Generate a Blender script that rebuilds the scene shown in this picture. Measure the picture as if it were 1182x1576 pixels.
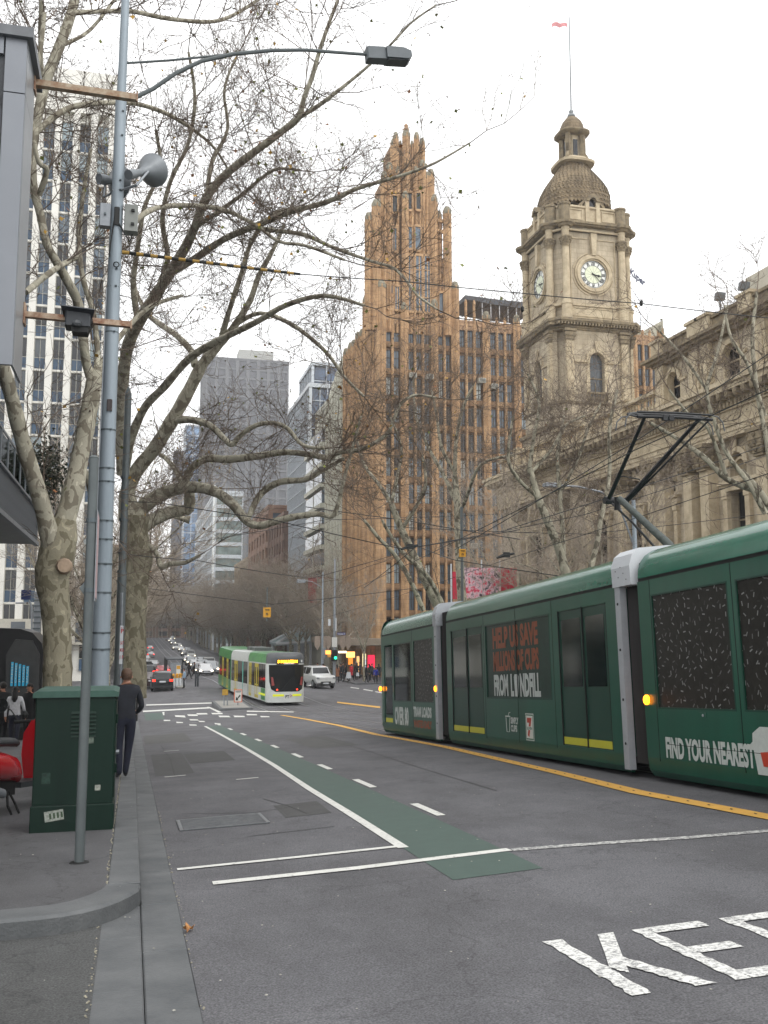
import bpy, math, random
from mathutils import Vector, Matrix
R = math.radians
rnd = random.Random(7)
for o in list(bpy.data.objects): bpy.data.objects.remove(o)
SC = bpy.context.scene
COL = SC.collection
# ---------------------------------------------------------------- camera
CX, CY, FP, HZ, VX = 591.0, 788.0, 1480.0, 965.0, 205.0
PITCH = math.atan((HZ - CY) / FP)
YAW = math.atan((CX - VX) / FP * math.cos(PITCH))
CAMP = Vector((0, 0, 1.65))
FW = Vector((math.sin(YAW) * math.cos(PITCH), math.cos(YAW) * math.cos(PITCH), math.sin(PITCH)))
RT = Vector((math.cos(YAW), -math.sin(YAW), 0)); UP = RT.cross(FW)
cd = bpy.data.cameras.new('camera'); cam = bpy.data.objects.new('camera', cd); COL.objects.link(cam)
cam.location = CAMP
cam.rotation_euler = (math.pi / 2 + PITCH, 0, -YAW)
cd.sensor_fit = 'VERTICAL'; cd.sensor_height = 36.0; cd.lens = 36.0 * FP / 1576.0
cd.clip_start = 0.05; cd.clip_end = 6000
SC.camera = cam
# ---------------------------------------------------------------- sky and light (overcast)
SUN_EL, SUN_AZ = R(48), R(200)
w = bpy.data.worlds.new('World'); SC.world = w; w.use_nodes = True
nt = w.node_tree; nt.nodes.clear()
wo = nt.nodes.new('ShaderNodeOutputWorld'); bg = nt.nodes.new('ShaderNodeBackground'); bg.inputs[1].default_value = 0.1
sky = nt.nodes.new('ShaderNodeTexSky'); sky.sky_type = 'NISHITA'; sky.sun_disc = False
sky.sun_elevation = SUN_EL; sky.sun_rotation = SUN_AZ; sky.air_density = 1.0; sky.dust_density = 3.0
mx = nt.nodes.new('ShaderNodeMix'); mx.data_type = 'RGBA'; mx.inputs[0].default_value = 0.93
nz = nt.nodes.new('ShaderNodeTexNoise'); nz.inputs['Scale'].default_value = 1.6; nz.inputs['Detail'].default_value = 4
tcw = nt.nodes.new('ShaderNodeTexCoord'); nt.links.new(tcw.outputs['Generated'], nz.inputs['Vector'])
cr = nt.nodes.new('ShaderNodeValToRGB')
cr.color_ramp.elements[0].position = 0.3; cr.color_ramp.elements[0].color = (12.5, 12.5, 12.6, 1)
cr.color_ramp.elements[1].position = 0.7; cr.color_ramp.elements[1].color = (14.3, 14.3, 14.3, 1)
nt.links.new(nz.outputs[0], cr.inputs[0]); nt.links.new(cr.outputs[0], mx.inputs[7]); nt.links.new(sky.outputs[0], mx.inputs[6])
nt.links.new(mx.outputs[2], bg.inputs[0]); nt.links.new(bg.outputs[0], wo.inputs[0])
sd = bpy.data.lights.new('sun', 'SUN'); sd.energy = 0.7; sd.angle = R(25); sd.color = (1, 0.97, 0.92)
so = bpy.data.objects.new('sun', sd); COL.objects.link(so); so.location = (0, 0, 60)
so.rotation_euler = (R(42), 0, R(35))
SC.view_settings.view_transform = 'Standard'; SC.view_settings.look = 'None'
SC.view_settings.exposure = 0.46; SC.view_settings.gamma = 1.0; SC.view_settings.use_curve_mapping = False
# ---------------------------------------------------------------- sight lines: a photograph pixel onto a plane of the street
def ray(px, py): return FW + RT * ((px - CX) / FP) - UP * ((py - CY) / FP)
def WX(px, py, x): r = ray(px, py); return CAMP + r * (x / r.x)
def WY(px, py, y): r = ray(px, py); return CAMP + r * (y / r.y)
PROF = [(-60, 3.75), (57, -3.56), (66, -3.85), (80, -3.9), (100, -3.95), (150, -5.2), (200, -6.0), (300, -5.5), (450, -3.4), (520, -5.0), (900, -25), (3000, -60)]
def prof(y):
    if y <= PROF[0][0]: return PROF[0][1]
    for (a, za), (b, zb) in zip(PROF, PROF[1:]):
        if y <= b: return za + (zb - za) * (y - a) / (b - a)
    return PROF[-1][1]
def clamp(t): return max(0.0, min(1.0, t))
def camb(x): return .24 * clamp((x - .37) / 6.2) if x < 12 else .24 * clamp((21.5 - x) / 6)
def gz(x, y): return prof(y) + camb(x)
def WG(px, py, dz=0.0):
    r = ray(px, py); t = 2.0
    while t < 900:
        p = CAMP + r * t
        if p.z < gz(p.x, p.y) + dz: break
        t += .25 if t < 100 else 1
    a, b = t - 1, t
    for _ in range(30):
        m = (a + b) / 2; p = CAMP + r * m
        if p.z < gz(p.x, p.y) + dz: b = m
        else: a = m
    return CAMP + r * b
# ---------------------------------------------------------------- materials
MATS = {}
def hexlin(h):
    h = h.lstrip('#'); c = [int(h[i:i + 2], 16) / 255 for i in (0, 2, 4)]
    return [((x + .055) / 1.055) ** 2.4 if x > .04045 else x / 12.92 for x in c]
def mat(name, col, rough=.6, metal=0.0, var=.15, scale=4.0, bump=0.0, bscale=30.0, emit=0.0, spec=.5, coat=0.0, col2=None, streak=False, detail=6, trans=0.0):
    if name in MATS: return MATS[name]
    m = bpy.data.materials.new(name); m.use_nodes = True; MATS[name] = m
    t = m.node_tree; b = t.nodes['Principled BSDF']
    col = hexlin(col) if isinstance(col, str) else list(col)
    if col2 is not None and isinstance(col2, str): col2 = hexlin(col2)
    b.inputs['Roughness'].default_value = rough; b.inputs['Metallic'].default_value = metal
    b.inputs['Specular IOR Level'].default_value = spec; b.inputs['Coat Weight'].default_value = coat
    b.inputs['Coat Roughness'].default_value = .08
    b.inputs['Transmission Weight'].default_value = trans
    b.inputs['Base Color'].default_value = (*col[:3], 1)
    if var > 0 or bump > 0 or col2 is not None:
        tc = t.nodes.new('ShaderNodeTexCoord'); mp = t.nodes.new('ShaderNodeMapping')
        t.links.new(tc.outputs['Object'], mp.inputs[0])
        if streak: mp.inputs['Scale'].default_value = (1, 1, .12)
    if var > 0 or col2 is not None:
        n = t.nodes.new('ShaderNodeTexNoise'); n.inputs['Scale'].default_value = scale; n.inputs['Detail'].default_value = detail
        n.inputs['Roughness'].default_value = .65
        t.links.new(mp.outputs[0], n.inputs['Vector'])
        r = t.nodes.new('ShaderNodeValToRGB'); t.links.new(n.outputs[0], r.inputs[0])
        c2 = col2 if col2 is not None else [c * (1 + var) for c in col[:3]]
        c1 = col if col2 is not None else [c * (1 - var) for c in col[:3]]
        r.color_ramp.elements[0].position = .32; r.color_ramp.elements[0].color = (*c1[:3], 1)
        r.color_ramp.elements[1].position = .68; r.color_ramp.elements[1].color = (*c2[:3], 1)
        t.links.new(r.outputs[0], b.inputs['Base Color'])
    if bump > 0:
        n2 = t.nodes.new('ShaderNodeTexNoise'); n2.inputs['Scale'].default_value = bscale; n2.inputs['Detail'].default_value = 4
        t.links.new(tc.outputs['Object'], n2.inputs['Vector'])
        bn = t.nodes.new('ShaderNodeBump'); bn.inputs['Strength'].default_value = bump; bn.inputs['Distance'].default_value = .02
        t.links.new(n2.outputs[0], bn.inputs['Height']); t.links.new(bn.outputs[0], b.inputs['Normal'])
    if emit > 0:
        b.inputs['Emission Color'].default_value = (*col[:3], 1); b.inputs['Emission Strength'].default_value = emit
    return m
def nodes_of(m): return m.node_tree, m.node_tree.nodes['Principled BSDF']
def N(t, k, **kw):
    n = t.nodes.new(k)
    for a, v in kw.items():
        if a in n.inputs: n.inputs[a].default_value = v
        else: setattr(n, a, v)
    return n
def asphalt(name, c1, c2, fleck=.36):
    m = mat(name, c1, .85, var=.12, scale=1.1, bump=.55, bscale=90, col2=c2, spec=.35)
    t, b = nodes_of(m)
    src = b.inputs['Base Color'].links[0].from_socket
    tc = N(t, 'ShaderNodeTexCoord')
    v = N(t, 'ShaderNodeTexNoise', Scale=85.0, Detail=4.0); t.links.new(tc.outputs['Object'], v.inputs['Vector'])
    r = N(t, 'ShaderNodeValToRGB'); r.color_ramp.elements[0].position = .35; r.color_ramp.elements[0].color = (1 - fleck,) * 3 + (1,)
    r.color_ramp.elements[1].position = .72; r.color_ramp.elements[1].color = (1 + fleck * 1.6,) * 3 + (1,)
    t.links.new(v.outputs[0], r.inputs[0])
    mm = N(t, 'ShaderNodeMix'); mm.data_type = 'RGBA'; mm.blend_type = 'MULTIPLY'; mm.inputs[0].default_value = 1
    t.links.new(src, mm.inputs[6]); t.links.new(r.outputs[0], mm.inputs[7])
    # dark blotches, old spills and tyre polish
    s = N(t, 'ShaderNodeTexNoise', Scale=.55, Detail=8.0, Roughness=.7)
    mp = N(t, 'ShaderNodeMapping'); mp.inputs['Scale'].default_value = (1, .35, 1)
    t.links.new(tc.outputs['Object'], mp.inputs[0]); t.links.new(mp.outputs[0], s.inputs['Vector'])
    r2 = N(t, 'ShaderNodeValToRGB'); r2.color_ramp.elements[0].position = .3; r2.color_ramp.elements[0].color = (.72, .71, .7, 1)
    r2.color_ramp.elements[1].position = .6; r2.color_ramp.elements[1].color = (1.08, 1.08, 1.08, 1)
    t.links.new(s.outputs[0], r2.inputs[0])
    m2 = N(t, 'ShaderNodeMix'); m2.data_type = 'RGBA'; m2.blend_type = 'MULTIPLY'; m2.inputs[0].default_value = 1
    t.links.new(mm.outputs[2], m2.inputs[6]); t.links.new(r2.outputs[0], m2.inputs[7])
    # cracks
    vo = N(t, 'ShaderNodeTexVoronoi', Scale=.32); vo.feature = 'DISTANCE_TO_EDGE'
    ns = N(t, 'ShaderNodeTexNoise', Scale=2.5, Detail=5.0); t.links.new(tc.outputs['Object'], ns.inputs['Vector'])
    va = N(t, 'ShaderNodeVectorMath'); va.operation = 'MULTIPLY_ADD'; va.inputs[1].default_value = (.9, .9, .9)
    t.links.new(ns.outputs['Color'], va.inputs[0]); t.links.new(tc.outputs['Object'], va.inputs[2]); t.links.new(va.outputs[0], vo.inputs['Vector'])
    r3 = N(t, 'ShaderNodeValToRGB'); r3.color_ramp.elements[0].position = .0; r3.color_ramp.elements[0].color = (.72, .72, .72, 1)
    r3.color_ramp.elements[1].position = .006; r3.color_ramp.elements[1].color = (1, 1, 1, 1)
    t.links.new(vo.outputs[0], r3.inputs[0])
    m3 = N(t, 'ShaderNodeMix'); m3.data_type = 'RGBA'; m3.blend_type = 'MULTIPLY'; m3.inputs[0].default_value = 1
    t.links.new(m2.outputs[2], m3.inputs[6]); t.links.new(r3.outputs[0], m3.inputs[7])
    t.links.new(m3.outputs[2], b.inputs['Base Color'])
    return m
def worn(name, c, base, amt=.5, scale=14.0):
    """road paint worn through to the asphalt below"""
    m = mat(name, c, .7, var=.08, scale=5); t, b = nodes_of(m)
    src = b.inputs['Base Color'].links[0].from_socket
    tc = N(t, 'ShaderNodeTexCoord'); n = N(t, 'ShaderNodeTexNoise', Scale=scale, Detail=9.0, Roughness=.75)
    t.links.new(tc.outputs['Object'], n.inputs['Vector'])
    r = N(t, 'ShaderNodeValToRGB'); r.color_ramp.elements[0].position = amt - .07; r.color_ramp.elements[1].position = amt + .05; r.color_ramp.elements[0].color = (.12, .12, .12, 1)
    t.links.new(n.outputs[0], r.inputs[0])
    mm = N(t, 'ShaderNodeMix'); mm.data_type = 'RGBA'; mm.inputs[6].default_value = (*hexlin(base), 1)
    t.links.new(r.outputs[0], mm.inputs[0]); t.links.new(src, mm.inputs[7]); t.links.new(mm.outputs[2], b.inputs['Base Color'])
    return m
def blocks(name, c1, c2, bw, bh, mortar, axis='x', rough=.85, stain=.35, ms=.02):
    """masonry colour with fine joints; axis = the wall's normal"""
    m = mat(name, c1, rough, var=.15, scale=.7, col2=c2, bump=.25, bscale=12); t, b = nodes_of(m)
    src = b.inputs['Base Color'].links[0].from_socket
    tc = N(t, 'ShaderNodeTexCoord'); sp = N(t, 'ShaderNodeSeparateXYZ'); cb = N(t, 'ShaderNodeCombineXYZ')
    t.links.new(tc.outputs['Object'], sp.inputs[0])
    ad = N(t, 'ShaderNodeMath'); ad.operation = 'ADD'; t.links.new(sp.outputs[0], ad.inputs[0]); t.links.new(sp.outputs[1], ad.inputs[1])
    t.links.new(ad.outputs[0], cb.inputs[0]); t.links.new(sp.outputs[2], cb.inputs[1])
    br = N(t, 'ShaderNodeTexBrick', Scale=1.0); br.inputs['Brick Width'].default_value = bw; br.inputs['Row Height'].default_value = bh
    br.inputs['Mortar Size'].default_value = ms; br.inputs['Color1'].default_value = (1, 1, 1, 1); br.inputs['Color2'].default_value = (.84, .84, .84, 1)
    br.inputs['Mortar'].default_value = (mortar,) * 3 + (1,); t.links.new(cb.outputs[0], br.inputs['Vector'])
    mm = N(t, 'ShaderNodeMix'); mm.data_type = 'RGBA'; mm.blend_type = 'MULTIPLY'; mm.inputs[0].default_value = 1
    t.links.new(src, mm.inputs[6]); t.links.new(br.outputs[0], mm.inputs[7])
    s = N(t, 'ShaderNodeTexNoise', Scale=1.4, Detail=7.0, Roughness=.7); mp = N(t, 'ShaderNodeMapping'); mp.inputs['Scale'].default_value = (1, 1, .16)
    t.links.new(tc.outputs['Object'], mp.inputs[0]); t.links.new(mp.outputs[0], s.inputs['Vector'])
    r2 = N(t, 'ShaderNodeValToRGB'); r2.color_ramp.elements[0].position = .3; r2.color_ramp.elements[0].color = (1 - stain, 1 - stain * 1.05, 1 - stain * 1.1, 1)
    r2.color_ramp.elements[1].position = .62; r2.color_ramp.elements[1].color = (1.05, 1.05, 1.05, 1)
    t.links.new(s.outputs[0], r2.inputs[0])
    m2 = N(t, 'ShaderNodeMix'); m2.data_type = 'RGBA'; m2.blend_type = 'MULTIPLY'; m2.inputs[0].default_value = 1
    t.links.new(mm.outputs[2], m2.inputs[6]); t.links.new(r2.outputs[0], m2.inputs[7]); t.links.new(m2.outputs[2], b.inputs['Base Color'])
    return m
def bark(name, c1, c2, scale=5.0):
    m = mat(name, c1, .85, var=.2, scale=scale * 3, bump=.4, bscale=25, col2=c1); t, b = nodes_of(m)
    tc = N(t, 'ShaderNodeTexCoord'); n = N(t, 'ShaderNodeTexNoise', Scale=scale, Detail=2.5, Roughness=.45, Distortion=.6)
    mp = N(t, 'ShaderNodeMapping'); mp.inputs['Scale'].default_value = (1, 1, .6)
    t.links.new(tc.outputs['Object'], mp.inputs[0]); t.links.new(mp.outputs[0], n.inputs['Vector'])
    r = N(t, 'ShaderNodeValToRGB'); r.color_ramp.interpolation = 'EASE'
    e = r.color_ramp.elements; e[0].position = .44; e[0].color = (*hexlin(c1), 1); e[1].position = .47; e[1].color = (*hexlin(c2), 1)
    k = e.new(.62); k.color = (*[x * .93 for x in hexlin(c2)], 1); k2 = e.new(.65); k2.color = (*[min(1, x * 1.35) for x in hexlin(c2)], 1)
    t.links.new(n.outputs[0], r.inputs[0]); t.links.new(r.outputs[0], b.inputs['Base Color'])
    return m
# ---------------------------------------------------------------- mesh builder
class MB:
    def __init__(s, M=None): s.v = []; s.f = []; s.mi = []; s.k = 0; s.M = M
    def add(s, vs, fs):
        o = len(s.v)
        for p in vs:
            p = Vector(p)
            s.v.append(s.M @ p if s.M is not None else p)
        for f in fs: s.f.append([i + o for i in f]); s.mi.append(s.k)
        return s
    def box(s, x0, x1, y0, y1, z0, z1):
        if x0 > x1: x0, x1 = x1, x0
        if y0 > y1: y0, y1 = y1, y0
        if z0 > z1: z0, z1 = z1, z0
        return s.add([(x0, y0, z0), (x1, y0, z0), (x1, y1, z0), (x0, y1, z0), (x0, y0, z1), (x1, y0, z1), (x1, y1, z1), (x0, y1, z1)],
                     [(0, 3, 2, 1), (4, 5, 6, 7), (0, 1, 5, 4), (1, 2, 6, 5), (2, 3, 7, 6), (3, 0, 4, 7)])
    def cbox(s, x0, x1, y0, y1, z0, z1, c=.02):
        """box with bevelled vertical edges and top"""
        p = [(x0 + c, y0), (x1 - c, y0), (x1, y0 + c), (x1, y1 - c), (x1 - c, y1), (x0 + c, y1), (x0, y1 - c), (x0, y0 + c)]
        q = [(x0 + 2 * c, y0 + c), (x1 - 2 * c, y0 + c), (x1 - c, y0 + 2 * c), (x1 - c, y1 - 2 * c), (x1 - 2 * c, y1 - c), (x0 + 2 * c, y1 - c), (x0 + c, y1 - 2 * c), (x0 + c, y0 + 2 * c)]
        vs = [(a, b, z0) for a, b in p] + [(a, b, z1 - c) for a, b in p] + [(a, b, z1) for a, b in q]
        fs = [tuple(range(7, -1, -1)), tuple(range(16, 24))]
        for k in (0, 8):
            for i in range(8): j = (i + 1) % 8; fs.append((k + i, k + j, k + j + 8, k + i + 8))
        return s.add(vs, fs)
    def poly(s, pts): return s.add(pts, [tuple(range(len(pts)))])
    def prism(s, poly, a, b, ax='z'):
        """closed polygon extruded along an axis; poly in the other two coordinates (ax x: y,z; ax y: x,z; ax z: x,y)"""
        f = {'z': lambda p, t: (p[0], p[1], t), 'x': lambda p, t: (t, p[0], p[1]), 'y': lambda p, t: (p[0], t, p[1])}[ax]
        n = len(poly)
        vs = [f(p, a) for p in poly] + [f(p, b) for p in poly]
        return s.add(vs, [tuple(range(n - 1, -1, -1)), tuple(range(n, 2 * n))] + [(i, (i + 1) % n, (i + 1) % n + n, i + n) for i in range(n)])
    def lathe(s, prof, c=(0, 0, 0), n=16, ph=0.0, sq=None):
        vs = []; m = len(prof)
        for r_, z in prof:
            for i in range(n):
                a = ph + 2 * math.pi * i / n; q = 1.0
                if sq: q = 1.0 / (abs(math.cos(a)) ** sq + abs(math.sin(a)) ** sq) ** (1.0 / sq)
                vs.append((c[0] + r_ * q * math.cos(a), c[1] + r_ * q * math.sin(a), c[2] + z))
        fs = [(k * n + i, k * n + (i + 1) % n, (k + 1) * n + (i + 1) % n, (k + 1) * n + i) for k in range(m - 1) for i in range(n)]
        fs += [tuple(range(n - 1, -1, -1)), tuple((m - 1) * n + i for i in range(n))]
        return s.add(vs, fs)
    def tube(s, pts, rad, n=6, caps=True):
        pts = [Vector(p) for p in pts]; m = len(pts)
        if not hasattr(rad, '__len__'): rad = [rad] * m
        vs = []; u = None
        for i, p in enumerate(pts):
            d = (pts[min(i + 1, m - 1)] - pts[max(i - 1, 0)])
            d = d.normalized() if d.length > 1e-9 else Vector((0, 0, 1))
            if u is None:
                u = d.cross(Vector((0, 0, 1)))
                if u.length < .1: u = d.cross(Vector((1, 0, 0)))
            else: u = u - d * u.dot(d)
            u.normalize(); v = d.cross(u)
            for k in range(n):
                a = 2 * math.pi * k / n
                vs.append(p + (u * math.cos(a) + v * math.sin(a)) * rad[i])
        fs = [(k * n + i, k * n + (i + 1) % n, (k + 1) * n + (i + 1) % n, (k + 1) * n + i) for k in range(m - 1) for i in range(n)]
        if caps: fs += [tuple(range(n - 1, -1, -1)), tuple((m - 1) * n + i for i in range(n))]
        return s.add(vs, fs)
    def disc(s, c, r, nrm, t=.01, n=16):
        c = Vector(c); nrm = Vector(nrm).normalized()
        return s.tube([c, c + nrm * t], r, n)
    def mesh(s, name, mats, smooth=False, off=None):
        me = bpy.data.meshes.new(name)
        ox, oy, oz = off if off is not None else (0, 0, 0)
        me.from_pydata([(v[0] - ox, v[1] - oy, v[2] - oz) for v in s.v], [], s.f)
        if not isinstance(mats, (list, tuple)): mats = [mats]
        for m in mats: me.materials.append(m)
        if len(mats) > 1: me.polygons.foreach_set('material_index', s.mi)
        if smooth:
            me.polygons.foreach_set('use_smooth', [True] * len(s.f))
            me.set_sharp_from_angle(angle=R(40))
        me.update()
        return me
    def build(s, name, mats, parent=None, smooth=False, label=None, kind=None, local=False):
        """vertices are world positions unless local (or M is used to move them)"""
        off = None if (local or parent is None) else (Vector(WORLD[parent.name]) if parent.name in WORLD else None)
        o = bpy.data.objects.new(name, s.mesh(name, mats, smooth, off)); COL.objects.link(o)
        if parent is not None: o.parent = parent
        if parent is not None and parent.name in WORLD: WORLD[o.name] = WORLD[parent.name]
        if label: o['label'] = label
        if kind: o['kind'] = kind
        return o
WORLD = {}
def thing(name, label, cat, loc=(0, 0, 0), group=None, world=True, rot=None):
    o = bpy.data.objects.new(name, None); COL.objects.link(o); o.location = loc; o.empty_display_size = .3
    o['label'] = label; o['category'] = cat
    if group: o['group'] = group
    if rot: o.rotation_euler = rot
    if world: WORLD[o.name] = tuple(loc)
    return o
def tag(o, label, cat, group=None, kind=None):
    if label: o['label'] = label
    if cat: o['category'] = cat
    if group: o['group'] = group
    if kind: o['kind'] = kind
    return o
def put(mesh, name, parent, loc=(0, 0, 0), rot=None, scale=None, kind=None):
    """another object on a shared mesh; loc is a world position when the parent was built in world positions"""
    o = bpy.data.objects.new(name, mesh); COL.objects.link(o); o.parent = parent
    l = Vector(loc)
    if parent is not None and parent.name in WORLD: l = l - Vector(WORLD[parent.name])
    o.location = l
    if rot: o.rotation_euler = rot
    if scale: o.scale = scale
    if kind: o['kind'] = kind
    return o
def kids(o): return [c for c in bpy.data.objects if c.parent == o]
def dup(root, loc, rz=0.0, label=None, group=None, scale=None, swap=None):
    """copy of a thing, its parts and sub-parts, on shared meshes; swap = {material: material} gives it a mesh of its own"""
    def cp(o, par):
        c = o.copy(); COL.objects.link(c); c.parent = par
        if swap and o.type == 'MESH' and any(m in swap for m in o.data.materials):
            key = (o.data.name,) + tuple(sorted((a.name, b.name) for a, b in swap.items()))
            if key not in SWAP:
                d = o.data.copy()
                for i, m in enumerate(d.materials):
                    if m in swap: d.materials[i] = swap[m]
                SWAP[key] = d
            c.data = SWAP[key]
        for k in CH.get(o.name, []): cp(k, c)
        return c
    r = cp(root, None); r.location = loc; r.rotation_euler = (0, 0, rz)
    if label: r['label'] = label
    if group: r['group'] = group
    if scale: r.scale = (scale,) * 3 if not hasattr(scale, '__len__') else scale
    return r
SWAP = {}; CH = {}
def proto(root):
    CH[root.name] = kids(root)
    for k in CH[root.name]:
        g = kids(k)
        if g: CH[k.name] = g
    return root
# ---------------------------------------------------------------- lettering
FONTC = {}
def glyphs(txt, bold=.0):
    key = (txt, bold)
    if key in FONTC: return FONTC[key]
    c = bpy.data.curves.new('t', 'FONT'); c.body = txt; c.size = 1.0; c.offset = bold; c.resolution_u = 3; c.fill_mode = 'FRONT'
    o = bpy.data.objects.new('t', c); COL.objects.link(o)
    bpy.context.view_layer.update()
    me = bpy.data.meshes.new_from_object(o.evaluated_get(bpy.context.evaluated_depsgraph_get()))
    vs = [v.co.copy() for v in me.vertices]; fs = [tuple(p.vertices) for p in me.polygons]
    bpy.data.objects.remove(o); bpy.data.curves.remove(c); bpy.data.meshes.remove(me)
    x0 = min(v.x for v in vs); x1 = max(v.x for v in vs); y0 = min(v.y for v in vs); y1 = max(v.y for v in vs)
    vs = [((v.x - x0) / (x1 - x0), (v.y - y0) / (y1 - y0)) for v in vs]
    FONTC[key] = (vs, fs); return FONTC[key]
def lettering(mb, txt, o, ux, uy, w, h, bold=.02, shear=0.0):
    """flat letters, lower left corner o, running along ux, upright along uy"""
    vs, fs = glyphs(txt, bold); o = Vector(o); ux = Vector(ux); uy = Vector(uy)
    return mb.add([o + ux * (a * w + shear * b) + uy * (b * h) for a, b in vs], fs)
# ================================================================ THE SETTING
M_ROAD = asphalt('asphalt', '#59595c', '#67676a')
M_PATH = asphalt('footpath_asphalt', '#515153', '#5e5e60', .16)
M_LANE = asphalt('lane_asphalt', '#4e4f4f', '#5a5b5b', .35)
M_STONE = mat('bluestone', '#505355', .75, var=.14, scale=2.2, bump=.35, bscale=45, col2='#666869')
M_GREENP = worn('green_lane_paint', '#44564f', '#4e5553', .36, 5.0)
M_WHITEP = worn('white_road_paint', '#d2d2cc', '#6c6c6e', .40, 16.0)
M_WORNP = worn('worn_road_paint', '#dcdcd8', '#6a6a6c', .475, 30.0)
M_WORN2 = worn('faded_road_paint', '#cfcfca', '#68686a', .53, 22.0)
M_YELP = worn('yellow_road_paint', '#d6a54c', '#7a6e58', .36, 9.0)
M_STEEL = mat('steel', '#8a8d90', .35, metal=.8, var=.2, scale=9)
M_DARK = mat('black_rubber', '#101112', .7, var=.2, scale=8)
M_CONC = mat('pale_concrete', '#8c8b86', .85, var=.14, scale=2, bump=.3, bscale=30)
M_EARTH = mat('distant_ground', '#55554f', .9, var=.1, scale=.2)

YB = [-30, -12, 0, 6, 10, 14, 18, 24, 30, 38, 48, 57, 66, 73, 80, 90, 100, 125, 150, 175, 200, 250, 300, 375, 450, 485, 520, 700, 900]
def sheet(name, xs, ys, zf, m, kind='structure', mb=None):
    b = mb or MB()
    vs = [(x, y, zf(x, y)) for y in ys for x in xs]; n = len(xs)
    b.add(vs, [(j * n + i, j * n + i + 1, (j + 1) * n + i + 1, (j + 1) * n + i) for j in range(len(ys) - 1) for i in range(n - 1)])
    return b if mb else b.build(name, m, None, kind=kind)
sheet('ground', [-1500, -300, -60, -4, 28, 90, 300, 1500], YB + [3000], lambda x, y: prof(y) - .12, M_EARTH)
sheet('road', [.40, 1.5, 3, 4.5, 6.57, 12, 15.5, 21.1], [y for y in YB if y <= 520], lambda x, y: gz(x, y), M_ROAD)
for nm, xs in (('cross_street', [-250, -60, -.2, .40]), ('cross_street', [21.1, 60, 250])):
    sheet(nm, xs, [66, 73, 80, 90, 93], lambda x, y: prof(y) + (0.0 if -.3 < x < 22 else -.02), M_ROAD)
# footpaths: near side (rounded corner at the lane), far side, beyond the cross street
def slab(name, outline, y_of, top, m, thick=.16):
    pass
curve_o = [(.12, 8.14), (.10, 7.96), (.04, 7.80), (-.05, 7.60), (-.16, 7.44), (-.28, 7.33), (-.42, 7.25), (-.60, 7.21), (-.85, 7.19)]
curve_i = [(-.14, 8.30), (-.15, 8.16), (-.18, 8.04), (-.24, 7.90), (-.31, 7.78), (-.39, 7.68), (-.50, 7.60), (-.66, 7.56), (-.87, 7.54)]
fp = MB(); ZT = .13
ix = lambda y: -.14
rows = [(x, y) for x, y in reversed(curve_i)]
pts = [(-7.0, 7.54)] + rows
top = [(x, y, prof(y) + ZT) for x, y in pts]
ysr = [y for y in YB if 10 <= y <= 66]
fp.add([(-7.0, 7.54, prof(7.54) + ZT)] + [(x, y, prof(y) + ZT) for x, y in rows] + [(-.14, 10, prof(10) + ZT), (-7.0, 10, prof(10) + ZT)], [tuple(range(len(rows) + 3))])
fp.add([(x, y, prof(y) + ZT) for y in ysr for x in (-7.0, -.14)], [(2 * j, 2 * j + 1, 2 * j + 3, 2 * j + 2) for j in range(len(ysr) - 1)])
fp.add([(-7, 66, prof(66) + ZT), (-.14, 66, prof(66) + ZT), (-7, 66, prof(66) - .2), (-.14, 66, prof(66) - .2)], [(0, 1, 3, 2)])
f_near = fp.build('footpath', M_PATH, None, kind='structure')
sheet('footpath', [21.5, 28.3], [y for y in YB if y <= 66] + [69], lambda x, y: gz(21.3, y) + ZT, M_PATH)
sheet('footpath', [28.3, 250], [68, 72], lambda x, y: gz(21.3, y) + ZT, M_PATH)
sheet('footpath', [21.5, 250], [93, 100, 107.5], lambda x, y: prof(y) + ZT, M_PATH)
sheet('footpath', [21.5, 27.2], [y for y in YB if 100 <= y <= 520], lambda x, y: prof(y) + ZT + .01, M_PATH)
sheet('footpath', [-200, -.2], [93, 107.5], lambda x, y: prof(y) + ZT, M_PATH)
sheet('footpath', [-4.2, -.2], [y for y in YB if 100 <= y <= 520], lambda x, y: prof(y) + ZT + .01, M_PATH)
sheet('side_lane', [-40, -.155], [-20, -6, 0, 7.5], lambda x, y: prof(y) + .003, M_LANE)
# kerbs: individual bluestones while they can be told apart
kb = MB(); kb.box(-.14, -.12, 8, 8.01, -3, -2.99)
kerb = MB().box(-.13, .11, 29, 29.4, prof(29.2) - .2, prof(29.2) + .05).build('kerb', M_STONE, None, kind='structure')
def stone(parent, x0, x1, y0, y1, ztop, th, name='kerb_stone', g=.003, j=.0):
    b = MB(); c = .009
    zz = lambda x, y: prof(y) + ztop + j
    q = [(x0 + g, y0 + g), (x1 - g, y0 + g), (x1 - g, y1 - g), (x0 + g, y1 - g)]
    q2 = [(x0 + g + c, y0 + g + c), (x1 - g - c, y0 + g + c), (x1 - g - c, y1 - g - c), (x0 + g + c, y1 - g - c)]
    vs = [(x, y, zz(x, y) - th) for x, y in q] + [(x, y, zz(x, y) - c) for x, y in q] + [(x, y, zz(x, y)) for x, y in q2]
    b.add(vs, [(i, (i + 1) % 4, (i + 1) % 4 + 4, i + 4) for i in range(4)] + [(i + 4, (i + 1) % 4 + 4, (i + 1) % 4 + 8, i + 8) for i in range(4)] + [(8, 9, 10, 11)])
    o = bpy.data.objects.new(name, b.mesh(name, M_STONE)); COL.objects.link(o); o.parent = parent
    return o
y = 8.22
while y < 29:
    L = rnd.choice([.8, 1.0, 1.15, 1.3, 1.5]); stone(kerb, -.14, .12, y, min(y + L, 29), ZT + .004, .25, j=rnd.uniform(-.004, .006)); y += L
b = MB()
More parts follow.
